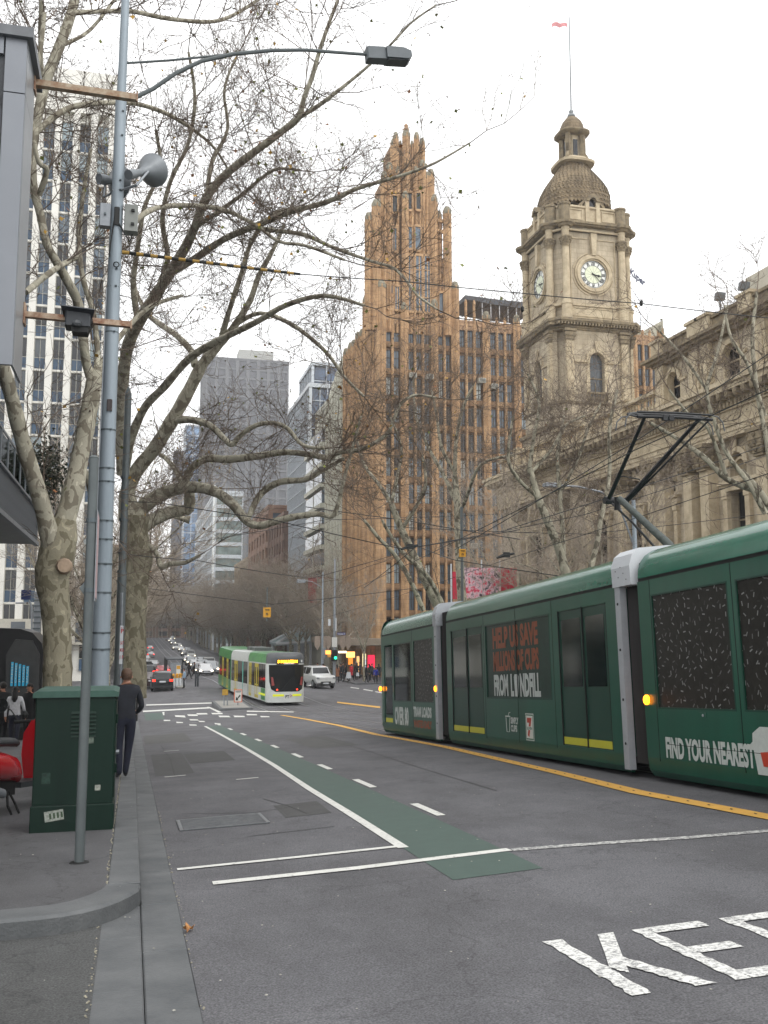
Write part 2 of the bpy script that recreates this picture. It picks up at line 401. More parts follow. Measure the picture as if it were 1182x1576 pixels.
for i in range(29, 66, 1):
    y0, y1 = i, min(i + 1, 66)
    b.add([(a, yy, prof(yy) + dz) for yy in (y0, y1) for a, dz in ((-.14, .12), (.115, .135), (.12, .12), (.12, -.1))], [(0, 1, 5, 4), (1, 2, 6, 5), (2, 3, 7, 6)])
o = b.build('far_stones', M_STONE); o.parent = kerb; o['kind'] = 'stuff'
for a in range(0, 8, 2):        # the rounded corner, four stones
    b = MB(); ids = [a, a + 1, a + 2]; n = 3
    vs = []
    for i in ids:
        (ox, oy), (jx, jy) = curve_o[i], curve_i[i]
        vs += [(ox, oy, prof(oy) - .1), (ox, oy, prof(oy) + .115), (ox * .93 + jx * .07, oy * .93 + jy * .07, prof(oy) + .134), (jx, jy, prof(jy) + .134), (jx, jy, prof(jy) + .02)]
    b.add(vs, [(k * 5 + i, k * 5 + 5 + i, k * 5 + 6 + i, k * 5 + 1 + i) for k in range(2) for i in range(4)] + [(0, 1, 2, 3, 4), (14, 13, 12, 11, 10)])
    o = b.build('kerb_stone', M_STONE); o.parent = kerb
stone(kerb, -2.4, -.86, 7.19, 7.54, ZT, .25); stone(kerb, -4.2, -2.41, 7.19, 7.54, ZT, .25)
gut = MB().box(.15, .38, -6, 40, -9, -8.9).build('gutter', M_STONE, None, kind='structure')
gut.data = MB().add([(.125, 40, prof(40) - .01), (.395, 40, prof(40) - .01), (.395, 66, prof(66) - .01), (.125, 66, prof(66) - .01)], [(0, 1, 2, 3)]).mesh('gutter', M_STONE)
y = -4.0; k = 0
while y < 40:
    L = rnd.choice([1.0, 1.2, 1.4, 1.6]); stone(gut, .117, .405, y, min(y + L, 40), .004, .1, 'gutter_stone', j=rnd.uniform(-.003, .003)); y += L
y = -4.1
while y < 8.0:                 # the flush strip that carries the kerb line over the lane
    L = rnd.choice([1.2, 1.5, 1.7]); e = min(y + L, 8.0)
    stone(gut, -.165, .118, y, e, .006, .1, 'crossing_stone', j=rnd.uniform(-.002, .002)); y += L
# crumbly joint between the footpath and the kerb, gravel and moss
b = MB(); 
for i in range(500):
    t = rnd.random()
    if t < .55: yy = rnd.uniform(8.2, 20); xx = -.145 + rnd.gauss(0, .006); zz = prof(yy) + ZT + .003
    elif t < .8: yy = rnd.uniform(-1, 7.4); xx = -.175 + rnd.gauss(0, .008); zz = prof(yy) + .006
    else: yy = rnd.uniform(2, 14); xx = .41 + rnd.gauss(0, .008); zz = gz(xx, yy) + .003
    s = rnd.uniform(.003, .009); b.lathe([(s, 0), (s * .8, s * .6), (.001, s)], (xx, yy, zz), 5, rnd.random() * 6)
tag(b.build('grit', mat('grit', '#8f8b7c', .9, var=.4, scale=30)), 'pale grit lying in the joints along the kerb', None, kind='stuff')
# far kerb stones of the north side, the pavement edges of the cross street
sheet('kerb', [21.1, 21.5], [y for y in YB if y <= 66] + [69], lambda x, y: gz(21.3, y) + ZT + .004, M_STONE)
b = MB().box(21.1, 250, 92.7, 93, -4.3, prof(93) + ZT + .004); b.box(-200, -.2, 92.7, 93, -4.3, prof(93) + ZT + .004)
b.box(-.2, .1, 93.01, 120, -5.0, prof(93) + ZT); b.box(21.2, 21.5, 93.01, 120, -5.0, prof(93) + ZT); b.box(21.1, 250, 72, 72.3, -4.3, prof(70) + ZT + .1); b.box(-200, .1, 66, 66.3, -4.3, prof(66) + ZT + .003)
b.build('kerb', M_STONE, None, kind='structure')
# ---------------------------------------------------------------- painted markings, each its own part of the road
mark = bpy.data.objects.new('road_markings', None); COL.objects.link(mark); mark['kind'] = 'structure'
def strip(name, pts, wd, m, dz=.006, ends=None):
    """ribbon along (x, y) points lying on the road"""
    b = MB(); vs = []
    P_ = [Vector((p[0], p[1])) for p in pts]
    Q = []
    for a, c in zip(P_, P_[1:]):
        n = max(1, int((c - a).length / 1.2)); Q += [a.lerp(c, i / n) for i in range(n)]
    Q.append(P_[-1])
    for i, p in enumerate(Q):
        d = Q[min(i + 1, len(Q) - 1)] - Q[max(i - 1, 0)]; n = Vector((d.y, -d.x)).normalized() * wd / 2
        for s_ in (-1, 1):
            q = p + n * s_; vs.append((q.x, q.y, gz(q.x, q.y) + dz))
    b.add(vs, [(2 * i, 2 * i + 1, 2 * i + 3, 2 * i + 2) for i in range(len(Q) - 1)])
    o = b.build(name, m); o.parent = mark; return o
def flat(name, pts, m, dz=.006):
    o = MB().add([(x, y, gz(x, y) + dz) for x, y in pts], [tuple(range(len(pts)))]).build(name, m); o.parent = mark; return o
def pxquad(name, pts, m, dz=.008):
    q = [WG(*p) for p in pts]
    o = MB().add([(p.x, p.y, gz(p.x, p.y) + dz) for p in q], [tuple(range(len(q)))]).build(name, m); o.parent = mark; return o
left = [(2.58, 7.72), (2.62, 9.5), (2.68, 12), (2.73, 15.2), (2.86, 20), (2.95, 26), (3.02, 34), (3.06, 42)]
b = MB(); vs = []
for i, (x, yy) in enumerate(left):
    for t in (0, .33, .66, 1):
        xr = 3.42 + .016 * min(yy - 7.7, 16) if yy > 7.8 else 3.40
        q = (x + (xr - x) * t, yy + (.07 * t if i == 0 else 0)); vs.append((q[0], q[1], gz(*q) + .004))
b.add(vs, [(j * 4 + i, j * 4 + i + 1, j * 4 + i + 5, j * 4 + i + 4) for j in range(len(left) - 1) for i in range(3)])
o = b.build('green_bicycle_lane', M_GREENP); o.parent = mark
strip('lane_line', [(2.62, 9.36)] + [(x, yy) for x, yy in left[2:]], .11, M_WHITEP, .008)
strip('parking_line', [(.46, 9.41), (1.6, 9.42), (2.66, 9.46)], .10, M_WHITEP, .009)
strip('stop_line', [(.72, 8.60), (2.0, 8.60), (3.47, 8.72)], .14, M_WHITEP, .009)
strip('worn_stop_line', [(3.49, 8.70), (4.3, 8.58), (5.2, 8.40), (6.2, 8.30)], .13, M_WORN2, .006)
for y0, y1 in ((11.2, 12.43), (14.65, 16.0), (18.15, 19.35), (21.45, 22.8), (25.2, 26.4), (28.6, 29.9), (32.5, 34), (37, 38.5), (42, 43.5)):
    xx = 3.60 + .008 * min(y0 - 11, 12); strip('lane_dash', [(xx, y0), (xx + .02, y1)], .11, M_WHITEP, .008)
for x, yy in ((.86, 19.2), (2.05, 17.6), (1.1, 27), (2.9, 47)): strip('bay_tick', [(x - .2, yy), (x + .2, yy + .06)], .09, M_WHITEP, .006)
YEL = [(q.x, q.y) for q in (WG(*p) for p in ((1330, 1287), (1182, 1258), (1082, 1239), (982, 1220), (860, 1190), (742, 1163), (688, 1150.5), (632, 1140), (580, 1131), (520, 1116.5), (470, 1107), (434, 1101)))]
yl = strip('yellow_line', YEL, .24, M_YELP, .010)
b = MB()
for i in range(60):
    t = 5 + i * .42; x = [a for a in YEL]
    for (xa, ya), (xb, yb) in zip(YEL, YEL[1:]):
        if ya <= t <= yb:
            q = (xa + (xb - xa) * (t - ya) / (yb - ya), t)
            b.add([(q[0] + dx, q[1] + dy, gz(*q) + .013) for dx, dy in ((-.01, 0), (.02, .02), (.02, .07), (-.01, .04))], [(0, 1, 2, 3)])
o = b.build('tar_nicks', M_DARK); o.parent = mark; o['kind'] = 'stuff'
pxquad('yellow_line', [(519, 1080), (585, 1087.5), (585, 1090), (519, 1082)], M_YELP)
for q in ([(220, 1094), (322, 1088.5), (322, 1090.5), (220, 1096)], [(225, 1084.5), (335, 1081), (335, 1082.5), (225, 1086)], [(318, 1088), (322, 1088), (341, 1096), (336, 1097)],
          [(269, 1101), (284, 1101.4), (286, 1104.5), (270, 1103.5)], [(288, 1099.6), (303, 1099.8), (305, 1102), (290, 1102)], [(302, 1097.8), (318, 1097.6), (320, 1099.6), (304, 1100)],
          [(325, 1097.4), (342, 1097.4), (343, 1099.2), (327, 1099.6)], [(336, 1101.5), (352, 1101.8), (355, 1104), (338, 1104)], [(359, 1101.5), (376, 1102), (377, 1103.8), (361, 1104)],
          [(379, 1099), (395, 1099.4), (396, 1101), (380, 1101)], [(400, 1102), (414, 1102.6), (415, 1104), (402, 1104)], [(291, 1107), (304, 1107.4), (306, 1109), (293, 1109)], [(305, 1109.6), (314, 1110), (316, 1111.4), (307, 1111.4)],
          [(252, 1108), (262, 1108.2), (262, 1109.8), (252, 1109.8)], [(271, 1111), (281, 1111.6), (282, 1113), (272, 1113)], [(291, 1115), (302, 1115.4), (303, 1117), (292, 1117)], [(330, 1113), (339, 1113.6), (340, 1115), (331, 1115)],
          [(250, 1096), (253, 1096), (253, 1101), (250, 1101)], [(380, 1094), (452, 1095.4), (452, 1096.6), (380, 1095.6)], [(487, 1052), (470, 1056), (474, 1056.6), (490, 1053)],
          [(540, 1057.5), (553, 1059.3), (552, 1060.4), (539, 1058.4)], [(560, 1060.5), (574, 1063), (573, 1064.2), (559, 1061.6)], [(578, 1064), (588, 1066), (588, 1067.4), (577, 1065)]):
    pxquad('road_paint', q, M_WHITEP)
gp = pxquad('green_bicycle_lane', [(222, 1098), (250, 1097), (253, 1107), (224, 1109)], M_GREENP, .005)
for i, (x0, x1, y0, y1) in enumerate(((.5, 1.25, 19.5, 26), (.45, 1.9, 31, 37), (1.3, 2.3, 22, 25.5), (4.4, 5.6, 24, 29), (1.9, 2.5, 12.2, 13.6))):
    flat('asphalt_patch', [(x0, y0), (x1, y0 + .1), (x1 + .05, y1), (x0 + .03, y1 - .1)], mat('patch_asphalt' + str(i % 2), ('#4c4c4c', '#555554')[i % 2], .9, var=.1, scale=3, bump=.5, bscale=80), .0035)
for pts in ([(.7, 13.5), (1.3, 13.1), (1.6, 12.95), (2.3, 13.3)], [(1.9, 14.4), (2.1, 13.4), (2.2, 12.4)], [(1.3, 11.0), (2.0, 11.1), (2.3, 11.15)], [(.9, 30), (.95, 24), (.85, 19)], [(5.0, 13), (5.1, 17), (5.3, 22), (5.35, 30)]):
    strip('tar_joint', pts, .018, M_DARK, .004)
# big worn letters KEEP
LET = {'K': [[(0, 0), (.24, 0), (.24, 1), (0, 1)], [(.24, .42), (.78, 1), (1, 1), (.36, .30)], [(.36, .52), (.52, .62), (1.02, 0), (.78, 0)]],
       'E': [[(0, 0), (.2, 0), (.2, 1), (0, 1)], [(.2, .0), (1, 0), (1, .13), (.2, .13)], [(.2, .45), (.82, .45), (.82, .57), (.2, .57)], [(.2, .88), (1, .88), (1, 1), (.2, 1)]],
       'P': [[(0, 0), (.22, 0), (.22, 1), (0, 1)], [(.22, .45), (.85, .45), (.85, .57), (.22, .57)], [(.22, .88), (.85, .88), (.85, 1), (.22, 1)], [(.75, .5), (1, .55), (1, .9), (.75, .95)]]}
for ch, x0, wd in (('K', 2.5, .47), ('E', 3.1, .47), ('E', 3.72, .47), ('P', 4.34, .47)):
    b = MB(); y0, y1 = 4.64, 5.74
    for r in LET[ch]:
        n = 18
        vs = []
        A, B_, C_, D_ = r
        for i in range(n + 1):
            t = i / n
            for p, q in ((A, D_), (B_, C_)):
                u = p[0] + (q[0] - p[0]) * t; v = p[1] + (q[1] - p[1]) * t
                X_ = x0 + u * wd; Y_ = y0 + v * (y1 - y0); vs.append((X_ + rnd.uniform(-.011, .011), Y_, gz(X_, Y_) + .006 + .0008 * LET[ch].index(r)))
        b.add(vs, [(2 * i, 2 * i + 1, 2 * i + 3, 2 * i + 2) for i in range(n)])
    o = b.build('painted_letter_' + ch.lower(), M_WORNP); o.parent = mark
# tram rails
for x in (7.98, 9.42, 11.35, 12.79):
    b = MB(); ys_ = [-20, 0, 20, 40, 57, 66, 73, 80, 90, 100, 150, 200, 300, 450]
    for dx, wd_, dz in ((0, .09, .007),):
        b.add([(x + dx + s_ * wd_ / 2 + (.0), yy, gz(x, yy) + dz) for yy in ys_ for s_ in (-1, 1)], [(2 * i, 2 * i + 1, 2 * i + 3, 2 * i + 2) for i in range(len(ys_) - 1)])
    o = b.build('tram_rail', M_STEEL, None, kind='structure')
# drain grate
b = MB(); g0 = thing('drain_grate', 'long steel drain grate set in the asphalt beside the gutter', 'drain grate', (1.13, 12.3, gz(1.13, 12.3)))
b.box(.60, .64, 11.9, 12.75, 0, .012); b.box(1.62, 1.66, 11.9, 12.75, 0, .012); b.box(.6, 1.66, 11.86, 11.9, 0, .012); b.box(.6, 1.66, 12.75, 12.79, 0, .012)
def onroad(b):
    for v in b.v: v.z += gz(v.x, v.y) + .004
    return b
onroad(b).build('frame', M_STEEL, g0)
b = MB()
for i in range(14): b.box(.64, 1.62, 11.93 + i * .058, 11.955 + i * .058, 0.002, .012)
onroad(b).build('bars', M_STEEL, g0, kind='stuff')
onroad(MB().box(.64, 1.62, 11.9, 12.75, 0, .003)).build('pit', M_DARK, g0)
# traffic island
isl = thing('traffic_island', 'low bluestone edged traffic island ahead of the white and green tram', 'traffic island', (6.35, 64, gz(6.35, 64)))
b = MB(); b.cbox(5.32, 7.36, 61.0, 67.3, gz(6, 62) - .35, gz(6, 62) + .17, .03); b.build('kerb_ring', M_STONE, isl)
b = MB(); b.box(5.5, 7.18, 61.2, 67.1, gz(6, 62), gz(6, 62) + .176); b.build('infill', M_CONC, isl)
# far away tree-lined hill behind the crest
sheet('hills', [-900, -200, -20, 60, 300, 900], [700, 800, 1000, 1500], lambda x, y: prof(y) + (y - 700) * .02, mat('hill', '#4a4a44', .9, var=.2, scale=.02))
# dropped leaves and litter on the asphalt
M_LEAF1 = mat('dry_leaf', '#a87848', .8, var=.3, scale=20)
def leaf_mesh(s=.07):
    b = MB(); n = 10; pts = []
    for i in range(n):
        a = 2 * math.pi * i / n; r_ = s * (1.0 if i % 2 == 0 else .5) * (1.1 - .25 * (i % 4 == 0)); pts.append((r_ * math.cos(a), r_ * math.sin(a) * .8, .006 + .02 * (i % 3)))
    b.add([(0, 0, .012)] + pts, [(0, 1 + i, 1 + (i + 1) % n) for i in range(n)]); b.tube([(s * .5, 0, .01), (s * 1.4, s * .2, .02)], .002, 4)
    return b.mesh('leaf', M_LEAF1)
p = WG(290, 1434); o = bpy.data.objects.new('fallen_leaf', leaf_mesh(.055)); COL.objects.link(o); o.location = p + Vector((0, 0, .006)); o.rotation_euler = (.06, 0, .8)
tag(o, 'brown dry plane leaf lying on the asphalt beside the gutter edge', 'leaf')
b = MB(); p = WG(125, 1426); b.tube([p + Vector((-.03, -.01, .008)), p + Vector((0, .015, .012)), p + Vector((.06, .03, .014))], [.004, .005, .003], 5)
tag(b.build('twig', mat('twig', '#4a4038', .9)), 'short brown twig lying on the asphalt below the rounded kerb', 'twig')
b = MB()
for i in range(160):
    x, yy = rnd.uniform(-1.2, 6), rnd.uniform(3, 16); s = rnd.uniform(.004, .011); z = gz(x, yy) if x > .4 else prof(yy) + (.13 if yy > 8 else .012)
    b.lathe([(s, 0), (s * .7, s * .3)], (x, yy, z + .005), 5, rnd.random() * 6)
tag(b.build('litter_specks', mat('litter', '#9a9890', .8, var=.5, scale=12)), 'small pale specks of gum and grit scattered over the road', None, kind='stuff')
# ================================================================ THE GREEN TRAM
M_TG = mat('green_tram_paint', '#0a4d3b', .3, var=.16, scale=1.3, coat=.15, spec=.4, streak=True)
M_TG2 = mat('green_tram_roof', '#0d5f4b', .22, var=.12, scale=2, coat=.4, spec=.5)
M_TGD = mat('green_tram_door', '#083a2d', .36, var=.07, scale=2, coat=.1, spec=.35)
M_SEAM = mat('seam_black', '#0b0f0e', .6, var=0)
M_SILV = mat('silver_strip', '#a9adb2', .4, metal=.3, var=.08, scale=5)
M_BELL = mat('bellows_grey', '#2c2a2a', .8, var=.25, scale=6, streak=True)
M_WPL = mat('white_plastic', '#c4c8cc', .45, var=.05)
M_UND = mat('underframe_black', '#0c0c0d', .8, var=.3, scale=6)
M_GLASS = mat('dark_glass', '#0c1213', .06, var=0, spec=.6)
M_SEAT = mat('blue_seat', '#1f6f96', .7, var=.2)
M_YEDGE = mat('yellow_green_edge', '#b6b52c', .5, var=.05)
M_AMB = mat('amber_lamp', '#ff8a18', .4, var=0, emit=5)
M_ORP = mat('orange_print', '#8a4a2c', .5, var=.1, scale=12)
M_WHP = mat('white_print', '#b9c0bc', .5, var=.08, scale=12)
M_REDP = mat('red_print', '#b23a22', .5, var=.05)
M_GRP = mat('green_print', '#1d6b48', .5, var=0)
def thin_glass(name, tint, k=.55):
    m = bpy.data.materials.new(name); m.use_nodes = True; t = m.node_tree; t.nodes.clear(); MATS[name] = m
    o = t.nodes.new('ShaderNodeOutputMaterial'); a = t.nodes.new('ShaderNodeBsdfTransparent'); g = t.nodes.new('ShaderNodeBsdfGlossy')
    a.inputs[0].default_value = (*tint, 1); g.inputs['Roughness'].default_value = .04; g.inputs[0].default_value = (.8, .85, .85, 1)
    f = t.nodes.new('ShaderNodeFresnel'); f.inputs[0].default_value = 1.6; x = t.nodes.new('ShaderNodeMixShader')
    t.links.new(f.outputs[0], x.inputs[0]); t.links.new(a.outputs[0], x.inputs[1]); t.links.new(g.outputs[0], x.inputs[2]); t.links.new(x.outputs[0], o.inputs[0])
    return m
M_TGL = thin_glass('tram_glass', (.32, .36, .36))
# printed film over the windows: drinking lids scattered on dark
M_FILM = mat('printed_window_film', '#14130e', .4, var=.5, scale=9, col2='#262420', spec=.3)
t, b_ = nodes_of(M_FILM); src = b_.inputs['Base Color'].links[0].from_socket
tc = N(t, 'ShaderNodeTexCoord'); sp = N(t, 'ShaderNodeSeparateXYZ'); cb = N(t, 'ShaderNodeCombineXYZ')
t.links.new(tc.outputs['Object'], sp.inputs[0]); t.links.new(sp.outputs[1], cb.inputs[0]); t.links.new(sp.outputs[2], cb.inputs[1])
sc_ = N(t, 'ShaderNodeVectorMath'); sc_.operation = 'SCALE'; sc_.inputs['Scale'].default_value = 8.5; t.links.new(cb.outputs[0], sc_.inputs[0])
vo = N(t, 'ShaderNodeTexVoronoi', Scale=1.0); vo.voronoi_dimensions = '2D'; t.links.new(sc_.outputs[0], vo.inputs['Vector'])
sb = N(t, 'ShaderNodeVectorMath'); sb.operation = 'SUBTRACT'; t.links.new(sc_.outputs[0], sb.inputs[0]); t.links.new(vo.outputs['Position'], sb.inputs[1])
sc2 = N(t, 'ShaderNodeSeparateColor'); t.links.new(vo.outputs['Color'], sc2.inputs[0])
an = N(t, 'ShaderNodeMath'); an.operation = 'MULTIPLY'; an.inputs[1].default_value = 6.28; t.links.new(sc2.outputs[0], an.inputs[0])
vr = N(t, 'ShaderNodeVectorRotate'); vr.rotation_type = 'Z_AXIS'; t.links.new(sb.outputs[0], vr.inputs['Vector']); t.links.new(an.outputs[0], vr.inputs['Angle'])
s3 = N(t, 'ShaderNodeSeparateXYZ'); t.links.new(vr.outputs[0], s3.inputs[0])
def absless(sock, v):
    a = N(t, 'ShaderNodeMath'); a.operation = 'ABSOLUTE'; t.links.new(sock, a.inputs[0])
    l = N(t, 'ShaderNodeMath'); l.operation = 'LESS_THAN'; l.inputs[1].default_value = v; t.links.new(a.outputs[0], l.inputs[0]); return l.outputs[0]
mu = N(t, 'ShaderNodeMath'); mu.operation = 'MULTIPLY'; t.links.new(absless(s3.outputs[0], .26), mu.inputs[0]); t.links.new(absless(s3.outputs[1], .075), mu.inputs[1])
m4 = N(t, 'ShaderNodeMath'); m4.operation = 'MULTIPLY'; t.links.new(mu.outputs[0], m4.inputs[0]); t.links.new(sc2.outputs[1], m4.inputs[1])
mm = N(t, 'ShaderNodeMix'); mm.data_type = 'RGBA'; mm.inputs[7].default_value = (.27, .28, .27, 1)
t.links.new(m4.outputs[0], mm.inputs[0]); t.links.new(src, mm.inputs[6]); t.links.new(mm.outputs[2], b_.inputs['Base Color'])

TM = Matrix(((1, 0, 0, 7.3), (0, 1, .0625, 0), (0, -.0625, 1, .24), (0, 0, 0, 1)))
def SP(px): return WX(px, 1000, 7.3).y - .03
tram = thing('tram', 'dark green articulated tram with cup recycling advert passing on the right', 'tram', (8.6, 14, gz(8.6, 14)))
RP = [(0.0, 2.93), (.012, 3.05), (.06, 3.18), (.14, 3.28), (.27, 3.36), (.5, 3.41), (.9, 3.44), (1.32, 3.45)]
RP = RP + [(2.65 - a, z) for a, z in reversed(RP[:-1])]
def tb(): return MB(M=TM)
def carriage(s0, s1, openings, seams=(), taper=False):
    """side walls with real openings; openings = (s_lo, s_hi, h_lo, h_hi) on the near side"""
    B = tb(); T = .05
    ops = sorted(openings)
    for side in (0, 1):
        xa, xb = (0, T) if side == 0 else (2.65 - T, 2.65)
        c = s0
        for (a, e, lo, hi) in ops:
            if a > c: B.box(xa, xb, c, a, .34, 2.88)
            if lo > .34: B.box(xa, xb, a, e, .34, lo)
            if hi < 2.88: B.box(xa, xb, a, e, hi, 2.88)
            c = e
        if c < s1: B.box(xa, xb, c, s1, .34, 2.88)
        # skirt, curving under
        sg = 1 if side == 0 else -1; x_ = 0 if side == 0 else 2.65
        B.prism([(x_, .34), (x_ + sg * .02, .16), (x_ + sg * .09, .07), (x_ + sg * .14, .07), (x_ + sg * .07, .34)][::sg], s0, s1, 'y')
    for yy in (s0, s1 - .05): B.box(.05, 2.6, yy, yy + .05, .3, 2.88)
    body = B.build('carriage', M_TG, tram)
    b = tb(); b.prism(RP[::-1], s0 + .02, s1 - .02, 'y'); b.build('roof', M_TG2, body, smooth=True)
    b = tb(); b.box(.012, 2.638, s0 + .01, s1 - .01, 2.88, 2.93)
    for s_ in seams: b.box(-.003, .01, s_ - .006, s_ + .006, .30, 2.88)
    b.build('seam', M_SEAM, body)
    b = tb(); b.box(.06, 2.59, s0 + .05, s1 - .05, .33, .40); b.build('floor', M_UND, body)
    return body
def pane(body, a, e, lo, hi, m, x=.016, name='window', fr=M_SEAM):
    b = tb(); b.box(x, x + .008, a, e, lo, hi); o = b.build(name, m, body)
    return o
def rim(body, a, e, lo, hi, x=-.004, t_=.03, m=M_TGD, name='window_frame'):
    b = tb(); b.box(x, .02, a, a + t_, lo, hi); b.box(x, .02, e - t_, e, lo, hi); b.box(x, .02, a + t_, e - t_, lo, lo + t_); b.box(x, .02, a + t_, e - t_, hi - t_, hi)
    return b.build(name, m, body)
def door_leaf(body, a, e, p0, p1, lo=1.35, film=False):
    b = tb(); b.box(.02, .05, a, e, .36, 2.66)
    d = b.build('door_leaf', M_TGD, body)
    b = tb(); g = .10; b.box(.014, .02, a + g, e - g, lo, 2.5); b.build('door_window', M_TGLD, body)
    b = tb(); b.box(.012, .02, a + .02, e - .02, .38, .50); b.build('door_edge_strip', M_YEDGE, body)
    b = tb(); b.box(-.002, .02, a - .012, a + .004, .36, 2.68); b.box(-.002, .02, e - .004, e + .012, .36, 2.68); b.build('door_seal', M_SEAM, body)
M_TGLD = mat('door_glass', '#12201e', .08, var=.3, scale=3, spec=.6)
# near end carriage C: px 1002 and on
c0, c1 = -4.0, 12.86
wins = [(10.62, 12.50), (8.5, 10.45), (6.4, 8.3), (1.2, 3.2), (-1.2, .9)]
C_ = carriage(c0, c1, [(a, e, 1.03, 2.66) for a, e in wins] + [(4.0, 5.9, .36, 2.66)], seams=(12.52, 10.53, 8.4))
for a, e in wins: pane(C_, a, e, 1.03, 2.66, M_FILM); rim(C_, a, e, 1.03, 2.66, t_=.025, x=-.002)
door_leaf(C_, 4.0, 4.95, 0, 0); door_leaf(C_, 4.95, 5.9, 0, 0)
b = tb(); b.cbox(-.006, 0, 11.28, 11.46, .93, 1.0, .002); b.tube([(-.01, 11.35, .965), (.01, 11.35, .965)], .02, 10); b.build('lock_flap', M_TG, C_)
b = tb(); b.tube([(-.02, 11.35, .965), (0, 11.35, .965)], .018, 10); b.build('lock', M_SILV, C_)
b = tb(); lettering(b, 'FIND YOUR NEAREST', (-.005, 12.34, .36), (0, -1, 0), (0, 0, 1), 2.02, .29, .045); b.build('lettering', M_WHP, C_)
b = tb(); b.box(-.007, -.004, 10.1, 12.3, .545, .552); b.build('panel_joint', M_SEAM, C_)
b = tb(); b.prism([(10.30, .42), (10.34, .62), (10.40, .64), (10.34, .68), (10.33, .78), (10.18, .86), (9.6, .86), (9.45, .42), (9.45, .30), (10.28, .30)], -.006, -.003, 'x'); b.build('cup_print', M_WHP, C_)
b = tb(); b.prism([(10.16, .40), (10.2, .56), (9.6, .62), (9.62, .40)], -.009, -.007, 'x'); b.build('cup_band', M_REDP, C_)
# middle carriage B
B0, B1 = 13.50, 22.06
d2 = (13.92, 14.78, 15.72); d1 = (19.62, 20.62, 21.70)
B_ = carriage(B0, B1, [(d2[0], d2[2], .36, 2.66), (16.10, 19.42, 1.12, 2.66), (d1[0], d1[2], .36, 2.66)], seams=(15.98, 17.7, 19.5))
door_leaf(B_, d2[0], d2[1], 0, 0); door_leaf(B_, d2[1], d2[2], 0, 0); door_leaf(B_, d1[0], d1[1], 0, 0); door_leaf(B_, d1[1], d1[2], 0, 0)
M_FILM2 = mat('dark_green_film', '#0b2f25', .35, var=.25, scale=5, spec=.35)
pane(B_, 16.10, 17.70, 1.12, 2.66, M_FILM2); pane(B_, 17.74, 19.42, 1.12, 2.66, M_FILM2); rim(B_, 16.10, 19.42, 1.12, 2.66, t_=.03)
def tl(body, txt, s, h, w, hh, m, bold=.05, x=.012): b = tb(); lettering(b, txt, (x, s, h), (0, -1, 0), (0, 0, 1), w, hh, bold); return b.build('lettering', m, body)
tl(B_, 'HELP US SAVE', 19.0, 2.13, 2.35, .44, M_ORP); tl(B_, 'MILLIONS OF CUPS', 19.0, 1.67, 2.35, .41, M_ORP)
tl(B_, 'FROM', 19.0, 1.17, .78, .44, M_WHP); tl(B_, 'L', 18.08, 1.17, .16, .44, M_WHP); tl(B_, 'NDFILL', 17.6, 1.17, .98, .44, M_WHP)
b = tb(); b.prism([(17.90, 1.55), (17.86, 1.60), (17.70, 1.60), (17.66, 1.55), (17.70, 1.17), (17.86, 1.17)], .010, .013, 'x'); b.build('cup_print', M_WHP, B_)
tl(B_, 'SIMPLY', 18.12, .64, .40, .13, M_WHP, x=-.004); tl(B_, 'CUPS', 18.12, .49, .32, .13, M_WHP, x=-.004)
b = tb(); b.tube([(-.004, 18.36, .76), (-.004, 18.33, .48), (-.004, 18.2, .48), (-.004, 18.16, .76)], .008, 4); b.tube([(-.004, 18.38, .78), (-.004, 18.14, .78)], .012, 4); b.tube([(-.004, 18.24, .78), (-.004, 18.2, .85), (-.004, 18.13, .86)], .006, 4); b.build('cup_outline', M_WHP, B_)
b = tb(); b.box(-.006, -.002, 16.98, 17.36, .36, .86); sg_ = b.build('shop_badge', M_WHP, B_)
b = tb(); b.box(-.007, -.005, 17.00, 17.34, .38, .84); b.build('badge_border', M_GRP, B_)
b = tb(); b.box(-.008, -.006, 17.02, 17.32, .40, .82); b.build('badge_field', mat('white_badge', '#cfd2cc', .5, var=0), B_)
b = tb(); lettering(b, '7', (-.009, 17.28, .42), (0, -1, 0), (0, 0, 1), .22, .36, .06); b.build('badge_seven', M_REDP, B_)
b = tb(); b.box(-.0105, -.0095, 17.04, 17.30, .555, .62); b.build('badge_band', mat('white_badge', '#cfd2cc'), B_)
b = tb(); lettering(b, 'ELEVEN', (-.011, 17.29, .56), (0, -1, 0), (0, 0, 1), .24, .05, .03); b.build('badge_word', M_GRP, B_)
# far end carriage A with the cab
A0, A1 = 22.92, 28.30
A_ = carriage(A0, A1, [(23.2, 24.92, .98, 2.6), (25.18, 26.98, .98, 2.6), (27.12, 28.05, .36, 2.6)], seams=(25.05,))
pane(A_, 23.2, 24.92, .98, 2.6, M_FILM); rim(A_, 23.2, 24.92, .98, 2.6, t_=.02, x=-.002)
pane(A_, 25.18, 26.98, .98, 2.6, M_TGL); rim(A_, 25.18, 26.98, .98, 2.6, t_=.03)
b = tb(); b.box(.02, .05, 27.12, 27.2, .36, 2.6); b.box(.02, .05, 27.96, 28.05, .36, 2.6); b.box(.02, .05, 27.2, 27.96, .36, .6); b.build('door_leaf', M_TGD, A_)
pane(A_, 27.2, 27.96, .6, 2.55, M_TGL, name='door_window'); b = tb(); b.box(.014, .02, 27.2, 27.96, .38, .5); b.build('door_edge_strip', M_YEDGE, A_)
for s_ in (25.5, 26.2, 26.75):
    b = tb(); b.cbox(.35, 1.15, s_, s_ + .09, .95, 1.75, .01); b.cbox(.35, 1.15, s_ - .4, s_, .85, .95, .01); b.build('seat', M_SEAT, A_)
    b = tb(); b.cbox(1.6, 2.4, s_, s_ + .09, .95, 1.75, .01); b.cbox(1.6, 2.4, s_ - .4, s_, .85, .95, .01); b.build('seat', M_SEAT, A_)
